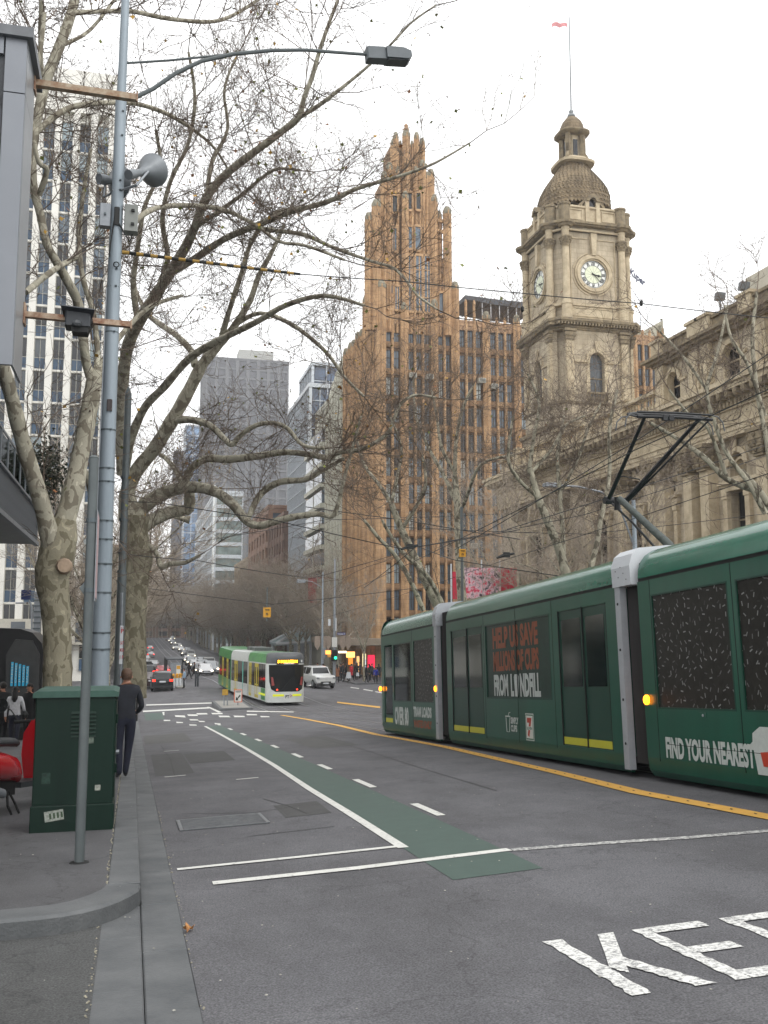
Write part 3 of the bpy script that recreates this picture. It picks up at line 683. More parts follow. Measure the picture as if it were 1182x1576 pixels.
b = tb(); b.cbox(.3, .9, 27.5, 27.62, .9, 1.7, .01); b.build('driver_seat', mat('red_seat', '#a32020', .6), A_)
tl(A_, 'OVER 80', 26.9, .34, 1.42, .50, M_WHP, x=-.004); tl(A_, 'TRAM LOADS', 25.0, .60, 1.62, .27, M_WHP, .06, -.004); tl(A_, 'WASTED DAILY', 25.0, .33, 1.62, .20, M_ORP, .06, -.004)
b = tb()          # rounded nose beyond the last window
nose = [(0, 28.30), (.03, 28.5), (.16, 28.75), (.5, 28.98), (1.32, 29.08), (2.15, 28.98), (2.49, 28.75), (2.62, 28.5), (2.65, 28.30)]
b.prism(nose[::-1], .25, 2.93, 'z'); b.build('cab_nose', M_TG, A_, smooth=True)
b = tb(); vs = []
for k, (sc, dz) in enumerate(((1, 2.93), (.97, 3.12), (.9, 3.27), (.78, 3.36), (.55, 3.41))):
    for x_, s_ in nose: vs.append((1.325 + (x_ - 1.325) * (.5 + sc / 2), 28.28 + (s_ - 28.28) * sc, dz))
n = len(nose); b.add(vs, [(k * n + i, (k + 1) * n + i, (k + 1) * n + i + 1, k * n + i + 1) for k in range(4) for i in range(n - 1)] + [tuple(4 * n + i for i in range(n))]); b.build('cab_roof', M_TG2, A_, smooth=True)
# joints: bellows, silver strips, roof fairing
for s0, s1, st0, st1, wht in ((12.86, 13.50, 13.36, 13.51, True), (22.06, 22.92, 22.74, 22.94, False)):
    vs = []; b = tb(); n = 13
    prof_b = []
    for i in range(n):
        t_ = i / (n - 1); prof_b.append((.10 if i % 2 == 0 else .17, s0 + (st0 - s0) * t_))
    b.prism([(x_, s_) for x_, s_ in prof_b] + [(2.65 - x_, s_) for x_, s_ in reversed(prof_b)], .22, 3.18, 'z'); b.build('bellows', M_BELL, tram)
    b = tb(); b.prism([(-.03, st0), (-.035, st1), (.06, st1 + .02), (.08, st0)][::-1], .12, 2.86, 'z'); st = b.build('joint_strip', M_SILV, tram)
    b = tb()
    for h in (.5, 1.15, 1.9, 2.6): b.tube([(-.034, (st0 + st1) / 2, h), (-.04, (st0 + st1) / 2, h)], .022, 8)
    b.build('bolt_cap', M_SEAM, st)
    b = tb(); fp_ = [(-.05, 2.86), (-.06, 3.15), (.0, 3.33), (.12, 3.42), (.6, 3.47), (2.0, 3.47), (2.53, 3.42), (2.65, 3.33), (2.71, 3.15), (2.7, 2.86)]
    b.prism(fp_[::-1], st0 - (.40 if wht else .04), st1 + .03, 'y'); fo = b.build('roof_fairing', M_WPL if wht else M_SILV, tram)
    b = tb()
    for i in range(5): b.tube([(-.058, st0 - .28 + .08 * i, 2.95 + .05 * (i * 2 % 5)), (-.066, st0 - .28 + .08 * i, 2.95 + .05 * (i * 2 % 5))], .008, 6)
    b.build('fixing', M_SEAM, fo)
def lamp(px, py, dx=-.03):
    p = WX(px, py, 7.3)
    b = MB(); b.lathe([(.02, -.07), (.045, -.04), (.05, 0), (.045, .04), (.02, .07)], (p.x + dx, p.y, p.z), 10)
    b.build('indicator_lamp', M_AMB, tram, smooth=True)
lamp(998, 1077); lamp(672.5, 1060); lamp(588.5, 1060, -.06)
b = tb(); b.box(.25, 2.4, -3.8, 28.2, .16, .34); b.build('underframe', M_UND, tram)
for s_ in (1.5, 3.3, 17, 18.8, 24.2, 26.0):
    for x_ in (.62, 2.03):
        b = tb(); b.tube([(x_ - .06, s_, .31), (x_ + .06, s_, .31)], .30, 20); b.tube([(x_ - .07, s_, .31), (x_ + .07, s_, .31)], .1, 12); b.build('wheel', M_STEEL, tram)
for s0, s1 in ((1.0, 3.8), (16.5, 19.3), (23.8, 26.4)):
    b = tb(); b.cbox(.35, .52, s0, s1, .18, .5, .02); b.cbox(2.13, 2.3, s0, s1, .18, .5, .02); b.box(.52, 2.13, (s0 + s1) / 2 - .15, (s0 + s1) / 2 + .15, .2, .45); b.build('bogie', M_UND, tram)
# pantograph
M_PAN = mat('pantograph_black', '#141619', .5, var=.2, scale=9); M_PANG = mat('pantograph_grey', '#3c4440', .5, var=.3, scale=8, bump=.2)
xp = 8.6
pg = bpy.data.objects.new('pantograph', None); COL.objects.link(pg); pg.parent = tram; WORLD[pg.name] = WORLD[tram.name]
base = WX(1052, 862, xp)
b = MB(); b.tube([base, WX(1025, 834, xp), WX(985, 797, xp), WX(954, 768, xp)], [.085, .075, .065, .06], 10); b.build('lower_arm', M_PANG, pg, smooth=True)
b = MB(); b.tube([WX(1015, 850, xp + .3), WX(975, 806, xp + .1), WX(942, 775, xp)], [.022, .022, .02], 6); b.build('push_rod', M_PAN, pg)
hd = 15.3
def hp(px, py): return WY(px, py, hd)
k1, k2 = WY(936, 770, 17.0), WY(962, 772, 17.0)
b = MB(); b.tube([k1 + Vector((-.08, 0, 0)), k2 + Vector((.05, 0, 0))], .075, 10); b.tube([WX(950, 765, xp), WX(950, 785, xp)], .06, 8); b.build('knee', M_PAN, pg, smooth=True)
b = MB(); b.tube([k1, hp(993, 640)], [.045, .032], 8); b.tube([k2, hp(1078, 643)], [.05, .035], 8); b.tube([k2 + Vector((0, 0, -.05)), hp(1092, 646)], [.022, .018], 6); b.tube([WY(948, 735, 16.8), WY(960, 733, 16.8), WY(985, 738, 16.6)], .012, 5)
b.build('upper_arm', M_PAN, pg, smooth=True)
b = MB(); a, c = hp(981, 641), hp(1096, 646); u = (c - a)
for dy, dz, t_ in ((0, 0, .03), (.35, .12, .035), (-.0, .085, .02)): b.tube([a + Vector((0, dy, dz)), a + u * .5 + Vector((0, dy, dz + .015)), c + Vector((0, dy, dz))], t_, 6)
for q in (a, a + u * .12, a + u * .88, c): b.tube([q, q + Vector((0, .35, .12))], .025, 6)
for q in (a + u * .36, a + u * .44): b.cbox(q.x - .05, q.x + .05, q.y - .04, q.y + .04, q.z - .05, q.z + .05, .01)
b.build('collector_head', M_PAN, pg)
b = MB()
for q, s_ in ((a, -1), (c, 1)):
    for dy in (0, .35): b.tube([q + Vector((0, dy, .08)), q + Vector((s_ * .12, dy, .06)), q + Vector((s_ * .22, dy, -.04)), q + Vector((s_ * .25, dy, -.2))], .013, 5)
b.build('horn', mat('horn_grey', '#55585a', .5), pg)
b = tb(); b.cbox(1.0, 1.7, 14.2, 15.4, 3.44, 3.5, .02); b.build('pantograph_base', M_PAN, pg)
b = tb(); b.cbox(.7, 1.95, 5, 8.5, 3.44, 3.5, .02); b.build('roof_unit', M_PANG, tram)
# ================================================================ THE WHITE AND GREEN TRAM
M_WT = mat('white_tram_paint', '#c6cac6', .3, var=.06, scale=3, coat=.4)
M_GT = mat('bright_green_tram', '#3c9a42', .3, var=.55, scale=2.2, coat=.4, col2='#1f6b3a')
M_TD = mat('tram_window_dark', '#0d1011', .08, var=.2, spec=.6); M_YD = mat('yellow_door', '#b5a428', .4, var=.15, scale=6)
M_YS = mat('yellow_stripe', '#d8e020', .5, var=0, emit=.15); M_GREY = mat('charcoal_panel', '#4e5154', .4, var=.1); M_LED = mat('amber_display', '#ffb21e', .5, var=0, emit=4)
M_RLED = mat('red_lamp', '#ff4028', .4, var=0, emit=2.5)
et = thing('tram', 'white and bright green tram with a black windscreen crossing the junction', 'tram', (9.3, 70, gz(9.3, 66)))
def module(p, q, wdt=2.6):
    p, q = Vector(p), Vector(q); u = (q - p); L = u.length; u.normalize(); n = Vector((u.y, -u.x, 0)).normalized(); z = n.cross(u)
    return Matrix(((n.x, u.x, z.x, p.x), (n.y, u.y, z.y, p.y), (n.z, u.z, z.z, p.z), (0, 0, 0, 1))), L
def g3(x, y, dz=0): return Vector((x, y, prof(y) + .24 + dz))
mods = [(g3(8.80, 64.7), g3(8.30, 71.8)), (g3(8.28, 72.2), g3(7.66, 78.4)), (g3(7.64, 78.8), g3(7.42, 87.0, .12))]
for mi, (p, q) in enumerate(mods):
    Mx, L = module(p, q); nb = lambda: MB(M=Mx)
    b = nb(); f0 = .9 if mi == 0 else 0
    b.box(0, 2.6, f0, L, .25, 1.12); b.box(.03, 2.57, f0, L, 1.12, 2.72); b.box(0, 2.6, f0, L, 2.72, 2.8); bd = b.build('carriage', M_WT if mi != 2 else M_GT, et)
    b = nb(); b.prism([(0, 2.8), (.02, 3.15), (.12, 3.42), (.35, 3.5), (2.25, 3.5), (2.48, 3.42), (2.58, 3.15), (2.6, 2.8)][::-1], f0 + .01, L - .01, 'y'); b.build('roof_panel', M_GT if mi != 1 else M_WT, bd, smooth=True)
    b = nb(); b.box(.1, 2.5, f0, L, .12, .25); b.build('skirt', M_UND, bd)
    if mi < 2: b = nb(); b.box(.15, 2.45, L, L + .42, .3, 3.3); b.build('bellows', M_BELL, et)
    # windows and doors along the visible side and the far one
    segs = {0: [('w', .95, 1.9), ('w', 2.0, 3.3), ('d', 3.4, 4.7), ('w', 4.8, 5.9), ('d', 5.95, 6.9)], 1: [('w', .2, 1.5), ('g', 1.6, 1.85), ('w', 1.95, 3.6), ('d', 3.7, 4.9), ('w', 5.0, 6.0)], 2: [('w', .2, 1.2), ('d', 1.3, 2.5), ('w', 2.6, 4.4), ('d', 4.5, 5.6), ('w', 5.7, 7.6)]}[mi]
    for kind_, a, e in segs:
        for x0_, x1_ in ((-.002, .04), (2.56, 2.602)):
            if kind_ == 'w': b = nb(); b.box(x0_ + .004, x1_ - .004, a, e, 1.1, 2.74); b.build('window', M_TD, bd)
            elif kind_ == 'g': b = nb(); b.box(x0_, x1_, a, e, .3, 2.7); b.build('pillar_print', mat('teal_print', '#5fa89a', .5), bd)
            else:
                b = nb(); m_ = (a + e) / 2
                for s_, e_ in ((a, m_ - .02), (m_ + .02, e)): b.box(x0_, x1_, s_, s_ + .12, .34, 2.7); b.box(x0_, x1_, e_ - .12, e_, .34, 2.7); b.box(x0_, x1_, s_ + .12, e_ - .12, .34, .55); b.box(x0_, x1_, s_ + .12, e_ - .12, 2.45, 2.7); b.box(x0_, x1_, s_ + .12, e_ - .12, 1.18, 1.28)
                d_ = b.build('door', M_YD, bd)
                b = nb(); b.box(x0_ + .01, x1_ - .01, a + .1, e - .1, .5, 2.5); b.build('door_glass', M_TD, d_)
    if mi == 0:
        out = [(0, .92), (.02, .6), (.10, .32), (.32, .10), (.8, 0), (1.8, 0), (2.28, .10), (2.5, .32), (2.58, .6), (2.6, .92)]
        b = nb(); b.prism(out[::-1], .22, 2.78, 'z'); fr = b.build('front', M_WT, et, smooth=True)
        b = nb(); vs = []
        for k, (sc, h) in enumerate(((1, 2.78), (.985, 3.1), (.93, 3.36), (.8, 3.48), (.5, 3.52))):
            for x_, y_ in out: vs.append((1.3 + (x_ - 1.3) * (.4 + .6 * sc), .92 + (y_ - .92) * (sc if k else 1), h))
        n = len(out); b.add(vs, [(k * n + i, k * n + i + 1, (k + 1) * n + i + 1, (k + 1) * n + i) for k in range(4) for i in range(n - 1)] + [tuple(4 * n + i for i in range(n))[::-1]]); b.build('front_brow', M_GREY, fr, smooth=True)
        b = nb(); ws = [(.1, 2.78), (.13, 1.6), (.24, 1.1), (.5, .93), (2.1, .93), (2.36, 1.1), (2.47, 1.6), (2.5, 2.78)]
        def yfront(x_):
            for (xa, ya), (xb, yb) in zip(out, out[1:]):
                if xa <= x_ <= xb: return ya + (yb - ya) * (x_ - xa) / (xb - xa)
            return 0
        xs_ = [.1, .13, .24, .32, .5, .8, 1.3, 1.8, 2.1, 2.28, 2.36, 2.47, 2.5]
        def lowz(x_):
            pts_ = ws
            for (xa, za), (xb, zb) in zip(pts_, pts_[1:]):
                if xa <= x_ <= xb + 1e-6: return za + (zb - za) * (x_ - xa) / max(xb - xa, 1e-6)
            return 2.78
        vs = []
        for x_ in xs_:
            y_ = yfront(x_) - .012; vs += [(x_, y_, min(lowz(x_), 2.4)), (x_, y_, 2.70)]
        b.add(vs, [(2 * i, 2 * i + 2, 2 * i + 3, 2 * i + 1) for i in range(len(xs_) - 1)]); b.build('windscreen', M_TD, fr)
        b = nb(); b.box(.55, 2.05, -.03, -.005, 2.72, 3.06); ds = b.build('destination_box', M_SEAM, fr)
        b = nb(); b.box(1.05, 1.75, -.035, -.031, 2.74, 2.84); b.build('white_line', M_WT, ds)
        b = nb(); lettering(b, '5 MALVERN', (.62, -.036, 2.82), (1, 0, 0), (0, 0, 1), 1.36, .2, .05); b.build('display_text', M_LED, ds)
        b = nb(); b.box(2.12, 2.35, yfront(2.3) - .02, .3, 2.85, 3.02); b.build('fleet_number', M_WT, fr)
        for a, e in ((.34, 1.08), (1.66, 2.30)):
            b = nb(); xs2 = [a + (e - a) * i / 6 for i in range(7)]; b.add([(x_, yfront(x_) - .012, h) for x_ in xs2 for h in (.62, .76)], [(2 * i, 2 * i + 2, 2 * i + 3, 2 * i + 1) for i in range(6)]); b.build('yellow_stripe', M_YS, fr)
        b = nb(); b.box(-.004, .0, .95, 3.2, .62, .76); b.build('yellow_stripe', M_YS, fr)
        b = nb(); lettering(b, 'PT', (1.18, -.014, .5), (1, 0, 0), (0, 0, 1), .26, .2, .03); b.build('operator_mark', M_SEAM, fr)
        b = nb(); b.tube([(1.48, -.014, .74), (1.62, -.014, .66), (1.48, -.014, .57)], .018, 4); b.build('operator_arrow', M_REDP, fr)
        for x_ in (.62, 1.98): b = nb(); b.tube([(x_, yfront(x_) + .02, 1.06), (x_, yfront(x_) - .03, 1.06)], .055, 10); b.build('headlight', M_RLED, fr)
        for x_ in (.32, 2.28):
            b = nb(); s_ = 1 if x_ < 1 else -1; y_ = yfront(x_) - .02; b.add([(x_ - .1 * s_, y_ + .03, 1.9), (x_ + .02 * s_, y_, 1.9), (x_ + .12 * s_, y_ - .05, 1.35), (x_ - .06 * s_, y_ + .02, 1.32)], [(0, 1, 2, 3)]); b.build('red_reflection_panel', mat('dull_red', '#8a3c38', .4), fr)
        b = nb(); b.tube([(.9, -.03, 1.0), (1.6, -.05, 1.9)], .012, 4); b.build('wiper', M_SEAM, fr)
        b = nb(); b.box(-.003, .0, 1.0, 2.4, .3, 1.1); b.build('green_side_print', M_GT, fr)
b = MB(); 
for s_ in (73, 76): b.cbox(8.9, 10.2, s_, s_ + 2.2, gz(9, s_) + 3.5, gz(9, s_) + 3.75, .05)
b.build('roof_unit', M_PANG, et)
# ================================================================ STONE TOWN HALL WITH CLOCK TOWER
M_SAND = blocks('sandstone', '#aa9d86', '#cbbea6', 1.3, .42, .74, stain=.42)
M_SAND2 = mat('sandstone_trim', '#a09178', .85, var=.2, scale=1.6, bump=.25, bscale=14, col2='#c6b89c')
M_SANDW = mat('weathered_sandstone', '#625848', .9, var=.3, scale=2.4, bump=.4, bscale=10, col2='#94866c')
M_WIND = mat('dark_window', '#14161a', .12, var=.5, scale=.6, spec=.6)
M_WING = mat('grey_window', '#4b5156', .18, var=.25, scale=.8, spec=.6)
M_PALE = mat('pale_parapet', '#b8b2a2', .85, var=.12, scale=1)
M_SLATE = blocks('scale_slate', '#75664f', '#97866a', .42, .30, .66, stain=.5, ms=.03)
th = thing('town_hall', 'cream sandstone town hall with columns, heavy cornice and arched windows', 'town hall', (34, 50, -4))
XF, XW = 28.2, 28.75
def ypx(px, x=XF): return WX(px, 780, x).y
def thb(name, b, m, par=None, **k): return b.build(name, m, par or th, **k)
# wall with openings, street side; opening list (y_lo, y_hi, z_lo, z_hi)
Y0, Y1 = 26.0, 72.0
wins = []
for pl, pr in ((818, 846), (924, 944), (978, 998), (1032, 1048), (1134, 1160)):
    a, c = ypx(pr, XW + .3), ypx(pl, XW + .3); wins.append(((a + c) / 2, min(c - a, 2.4)))
for extra in (38.2, 34.4, 30.6): wins.append((extra, 1.7))
wins.sort()
ZL0, ZL1, ZA0, ZA1 = 4.6, 8.35, 9.1, 10.5
def wallbox(b, x0, x1, y0, y1, z0, z1, ops):
    c = y0
    for (a, e, lo, hi) in sorted(ops):
        b.box(x0, x1, c, a, z0, z1); b.box(x0, x1, a, e, z0, lo); b.box(x0, x1, a, e, hi, z1); c = e
    b.box(x0, x1, c, y1, z0, z1)
b = MB(); wallbox(b, XW, XW + .5, Y0, Y1, 3.2, 8.8, [(yc - w_ / 2, yc + w_ / 2, ZL0, ZL1) for yc, w_ in wins])
wallbox(b, XW + .001, XW + .5, Y0, Y1, 8.8, 13.4, [(yc - w_ / 2, yc + w_ / 2, ZA0, ZA1) for yc, w_ in wins])
b.box(XW, XW + .5, Y0, Y1, -4.6, 3.2); b.box(XW, 60, Y1, Y1 + .5, -4.6, 13.4); b.box(XW + .5, 60, Y0 + .2, Y0 + .7, -4.6, 13.4); b.box(XW + .2, 60, Y0 + .2, Y1, 13.2, 13.4)
thb('wall', b, M_SAND)
b = MB()
for i in range(9): b.box(XF + .1, XW, Y0, Y1, -4.4 + i * .82, -3.63 + i * .82)
b.box(XF - .15, XW, Y0, Y1, 3.0, 3.45)
thb('rusticated_base', b, M_SAND2)
def arc(yc, r, z0, n=9, a0=0, a1=math.pi): return [(yc + r * math.cos(a0 + (a1 - a0) * i / n), z0 + r * math.sin(a0 + (a1 - a0) * i / n)) for i in range(n + 1)]
def archring(b, x0, x1, yc, r, t_, z0, n=9):
    o = arc(yc, r + t_, z0, n); i_ = arc(yc, r, z0, n)
    for k in range(n): b.prism([o[k], o[k + 1], i_[k + 1], i_[k]], x0, x1, 'x')
for yc, w_ in wins:
    b = MB(); b.box(XW + .42, XW + .46, yc - w_ / 2, yc + w_ / 2, ZL0, ZL1); wn = thb('window', b, M_WIND)
    b = MB(); b.box(XW + .37, XW + .42, yc - .04, yc + .04, ZL0, ZL1); b.box(XW + .37, XW + .42, yc - w_ / 2, yc + w_ / 2, 6.9, 6.98)
    for s_ in (-1, 1): b.box(XW + .36, XW + .42, yc + s_ * w_ / 2 - .06, yc + s_ * w_ / 2 + .06, ZL0, ZL1)
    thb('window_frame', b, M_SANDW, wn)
    b = MB()
    for s_ in (-1, 1):
        q = yc + s_ * (w_ / 2 + .22); b.box(XW - .22, XW, q - .18, q + .18, 4.4, 8.0); b.box(XW - .27, XW, q - .22, q + .22, 8.0, 8.35); b.box(XW - .27, XW, q - .22, q + .22, 4.2, 4.4)
    b.box(XW - .25, XW, yc - w_ / 2 - .5, yc + w_ / 2 + .5, 8.36, 8.7); b.box(XW - .4, XW, yc - w_ / 2 - .6, yc + w_ / 2 + .6, 8.7, 8.85); b.box(XW - .2, XW, yc - w_ / 2 - .4, yc + w_ / 2 + .4, 3.46, 4.19)
    thb('window_surround', b, M_SAND2, wn)
    b = MB(); b.box(XW + .3, XW + .34, yc - w_ / 2, yc + w_ / 2, ZA0, ZA1); lu = thb('lunette', b, M_SANDW)
    b = MB(); archring(b, XW - .12, XW - .001, yc, w_ / 2 - .05, .28, ZA0 + .55); archring(b, XW + .1, XW + .3, yc, w_ / 4, .12, ZA0 + .5, 12)
    o = [(yc - w_ / 2 - .01, ZA1 + .01)] + arc(yc, w_ / 2 - .06, ZA0 + .55)[::-1] + [(yc + w_ / 2 + .01, ZA1 + .01)]
    for k in range(1, len(o) - 2): b.prism([o[k], o[k + 1], (o[k + 1][0], ZA1 + .01), (o[k][0], ZA1 + .01)], XW + .01, XW + .3, 'x')
    b.prism([(yc - .12, ZA1 - .2), (yc + .12, ZA1 - .2), (yc + .18, ZA1 + .4), (yc - .18, ZA1 + .4)], XW - .2, XW - .13, 'x'); thb('arch', b, M_SAND2, lu)
    b = MB(); b.box(XW + .32, XW + .35, yc - w_ / 2 + .2, yc + w_ / 2 - .2, ZA0 + .1, ZA0 + 1.0); thb('lunette_glass', b, M_WIND, lu)
def capital(b, x, y, r, z0, z1):
    h = z1 - z0
    for k, (q, t0, t1) in enumerate(((1.0, 0, .08), (1.12, .1, .34), (1.28, .34, .58), (1.42, .58, .84), (1.6, .86, 1.0))):
        b.box(x - r * q, x + r * q, y - r * q, y + r * q, z0 + h * t0, z0 + h * t1)
    for k in range(8):
        a = k * math.pi / 4; rr = r * 1.3 * (1.2 if k % 2 else 1)
        for t_ in (.2, .45, .72): b.lathe([(.02, -.12), (.10, -.02), (.12, .08), (.04, .13)], (x + rr * math.cos(a) * (1 + t_ * .25), y + rr * math.sin(a) * (1 + t_ * .25), z0 + h * t_), 5, a)
PZ0, PZ1, CZ1 = 3.45, 9.6, 10.95
for px, kind_ in ((797, 'p'), (861, 'p'), (908, 'c'), (958, 'c'), (1006, 'c'), (1019, 'p'), (1060, 'p'), (1086, 'p'), (1176, 'p'), (1206, 'p'), (1300, 'p'), (1330, 'p')):
    yc = ypx(px); b = MB()
    if kind_ == 'p':
        b.box(XF - .05, XW, yc - .38, yc + .38, PZ0 + .5, PZ1); b.box(XF - .2, XW, yc - .5, yc + .5, PZ0, PZ0 + .3); b.box(XF - .13, XW, yc - .44, yc + .44, PZ0 + .3, PZ0 + .5)
        o = thb('pilaster', b, M_SAND2)
    else:
        n = 32; pr = []
        sec = [((.40 if i % 2 else .355), 2 * math.pi * i / n) for i in range(n)]
        b.prism([(XF + .1 + r_ * math.cos(a), yc + r_ * math.sin(a)) for r_, a in sec], PZ0 + .5, PZ1, 'z'); b.lathe([(.52, 0), (.52, .2), (.46, .3), (.43, .5)], (XF + .1, yc, PZ0), 20)
        o = thb('column', b, M_SAND2)
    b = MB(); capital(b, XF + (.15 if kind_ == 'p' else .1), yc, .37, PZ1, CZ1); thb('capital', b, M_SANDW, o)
b = MB()
YE = WX(1006, 549, XF).y
# entablature breaking forward over the column pairs
for z0, z1, d in ((10.95, 11.2, .05), (11.2, 11.45, .10), (11.45, 11.52, .18), (11.52, 12.25, .06), (12.25, 12.35, .22), (12.72, 12.95, .55), (12.95, 13.22, 1.0), (13.22, 13.45, 1.15)):
    b.box(XF - d, XW, Y0, Y1 + .2 + d * .5, z0, z1)
thb('entablature', b, M_SAND2)
b = MB()
for i in range(150):
    y_ = Y0 + .1 + i * .31; b.box(XF - .36, XF - .06, y_, y_ + .17, 12.36, 12.58)
b.box(XF - .3, XW, Y0, Y1, 12.6, 12.72); thb('dentils', b, M_SAND2, kind='stuff')
mo = MB().box(-.46, 0, -.13, .13, -.24, 0); mo.prism([(-.46, -.24), (-.40, -.34), (0, -.34), (0, -.24)], -.12, .12, 'y'); mom = mo.mesh('modillion', M_SANDW)
y_ = Y0 + .4; ent = bpy.data.objects['entablature']
while y_ < Y1: put(mom, 'modillion', ent, (XF - .56, y_, 12.94)); y_ += .66
# balustrade to the left of the attic, pedestals
b = MB(); b.box(XF - .1, XF + .5, YE, Y1, 13.46, 13.75); b.box(XF - .12, XF + .5, YE, Y1, 14.75, 14.95); thb('balustrade_rail', b, M_SAND2)
b = MB(); y_ = YE + .2
while y_ < Y1 - .1: b.lathe([(.07, 0), (.12, .2), (.13, .35), (.06, .6), (.08, 1.0)], (XF + .2, y_, 13.75), 6); y_ += .36
thb('balusters', b, M_SAND2, kind='stuff')
for px in (797, 861, 912, 960): b = MB(); yc = ypx(px); b.box(XF - .2, XF + .6, yc - .5, yc + .5, 13.46, 15.1); b.box(XF - .3, XF + .7, yc - .6, yc + .6, 15.1, 15.25); thb('pedestal', b, M_SAND2)
# attic storey
at = MB(); AW = [(WX(1043, 600, XF + .5).y, 1.35), (WX(1132, 570, XF + .5).y, 1.5), (34.6, 1.5), (30.8, 1.5)]
ops = [(yc - w_ / 2, yc + w_ / 2, 13.95, 15.75) for yc, w_ in AW]
wallbox(at, XF + .3, XF + .8, Y0, YE, 13.46, 16.2, sorted(ops)); at.box(XF + .8, 60, YE - .5, YE, 13.46, 16.2); at.box(XF + .5, 60, Y0, YE, 16.0, 16.2); at.box(XF + .8, 60, Y0 + .1, Y0 + .6, 13.46, 16.2)
thb('attic_wall', at, M_SAND)
for yc, w_ in AW:
    b = MB(); b.box(XF + .72, XF + .76, yc - w_ / 2, yc + w_ / 2, 13.95, 15.75); wn = thb('attic_window', b, M_WIND)
    b = MB(); archring(b, XF + .16, XF + .299, yc, w_ / 2 - .12, .26, 15.08); r_ = w_ / 2 - .12; o = arc(yc, r_, 15.08)[::-1]
    for k in range(len(o) - 1): b.prism([o[k], o[k + 1], (o[k + 1][0], 15.8), (o[k][0], 15.8)], XF + .31, XF + .6, 'x')
    for s_ in (-1, 1): b.box(XF + .31, XF + .6, yc + s_ * w_ / 2 - .12 * (s_ > 0), yc + s_ * w_ / 2 + .12 * (s_ < 0), 13.95, 15.8); b.box(XF + .2, XF + .299, yc + s_ * (w_ / 2 + .25) - .3, yc + s_ * (w_ / 2 + .25) + .3, 14.98, 15.12)
    b.box(XF + .66, XF + .71, yc - w_ / 2 + .1, yc + w_ / 2 - .1, 14.9, 14.97); thb('arch', b, M_SAND2, wn)
for py_ in (YE - .45, WX(1068, 600, XF).y, WX(1085, 590, XF).y, WX(1170, 560, XF).y, 33.0, 29):
    b = MB(); b.box(XF + .02, XF + .3, py_ - .42, py_ + .42, 13.46, 16.2); b.box(XF - .03, XF + .02, py_ - .25, py_ + .25, 13.9, 15.8); b.box(XF - .1, XF + .3, py_ - .5, py_ + .5, 13.46, 13.75); thb('attic_pilaster', b, M_SAND2)
b = MB()
for z0, z1, d in ((16.2, 16.35, .1), (16.35, 16.5, .35), (16.5, 16.66, .55), (16.66, 16.9, -.05)): b.box(XF - d, XF + .8, Y0, YE + max(d, 0), z0, z1); b.box(XF + .8, 60, YE - .4, YE + max(d, 0), z0, z1)
b.box(XF - .05, XF + .4, Y0, YE - 1.0, 17.35, 17.5); b.box(XF + .1, XF + .3, Y0, YE - 1.0, 16.9, 17.35)
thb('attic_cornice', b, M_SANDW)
for py_ in (YE - .45, WX(1068, 500, XF).y, WX(1085, 500, XF).y, WX(1150, 500, XF).y, 33.0):
    b = MB(); b.box(XF - .15, XF + .7, py_ - .5, py_ + .5, 16.9, 17.55); b.box(XF - .25, XF + .8, py_ - .6, py_ + .6, 17.55, 17.7); thb('attic_pedestal', b, M_SAND2)
ys_ = WX(1094, 501, 32.0).y
b = MB(); b.box(32, 58, Y0, ys_, 16.0, 19.1); b.box(31.8, 58, Y0, ys_ + .2, 19.1, 19.3); b.box(31.9, 58, Y0, WX(1148, 448, 31.9).y, 19.3, 20.6); thb('upper_roof_wall', b, M_PALE)
for px, py in ((1145, 442), (1108, 458)):
    p = WX(px, py, 31.0); b = MB(); b.tube([(p.x, p.y, p.z - 1.2), (p.x, p.y, p.z)], .05, 6); b.add([(p.x - .26, p.y - .1, p.z - .15), (p.x + .26, p.y - .1, p.z - .15), (p.x + .26, p.y - .2, p.z + .25), (p.x - .26, p.y - .2, p.z + .25), (p.x - .25, p.y + .2, p.z - .15), (p.x + .25, p.y + .2, p.z - .15), (p.x + .25, p.y + .1, p.z + .25), (p.x - .25, p.y + .1, p.z + .25)], [(0, 1, 2, 3), (7, 6, 5, 4), (0, 4, 5, 1), (1, 5, 6, 2), (2, 6, 7, 3), (3, 7, 4, 0)])
    tag(b.build('floodlight', mat('grey_metal', '#6a6e72', .5)), 'grey floodlight on the town hall roof, ' + ('nearer one, beside the right frame edge' if px > 1120 else 'smaller one farther left'), 'floodlight', 'floodlights on the town hall roof')
b = MB(); b.box(45, 52, 62, 71, 13.4, 19.5); thb('roof_plant_room', b, mat('pale_yellow_wall', '#a89c70', .8, var=.2))
# ---- clock tower
TCX, TCY, HW = 34.75, 70.7, 3.42
YT = TCY - HW
zt = lambda py, px=913: WY(px, py, YT).z
tw = thing('clock_tower', 'tall sandstone clock tower with slate dome, lantern and flagpole', 'clock tower', (TCX, TCY, -4))
def chamf(h, c): return [(TCX - h + c, TCY - h), (TCX + h - c, TCY - h), (TCX + h, TCY - h + c), (TCX + h, TCY + h - c), (TCX + h - c, TCY + h), (TCX - h + c, TCY + h), (TCX - h, TCY + h - c), (TCX - h, TCY - h + c)]
def stage(b, h, c, z0, z1): b.prism(chamf(h, c), z0, z1, 'z'); return b
FACES = [0, math.pi / 2, math.pi, -math.pi / 2]       # face 0 looks towards the camera side (-y), face 3 towards the street (-x)
def fM(k, h=HW):       # local: a along the face, d outwards, z up
    a = [0, math.pi / 2, math.pi, -math.pi / 2][k]
    c, s_ = round(math.cos(a)), round(math.sin(a))
    # local (a, d, z): d positive outwards; face 0 outward = (0,-1)
    ux, uy = c, s_; dx, dy = s_, -c
    return Matrix(((ux, dx, 0, TCX + dx * h), (uy, dy, 0, TCY + dy * h), (0, 0, 1, 0), (0, 0, 0, 1)))
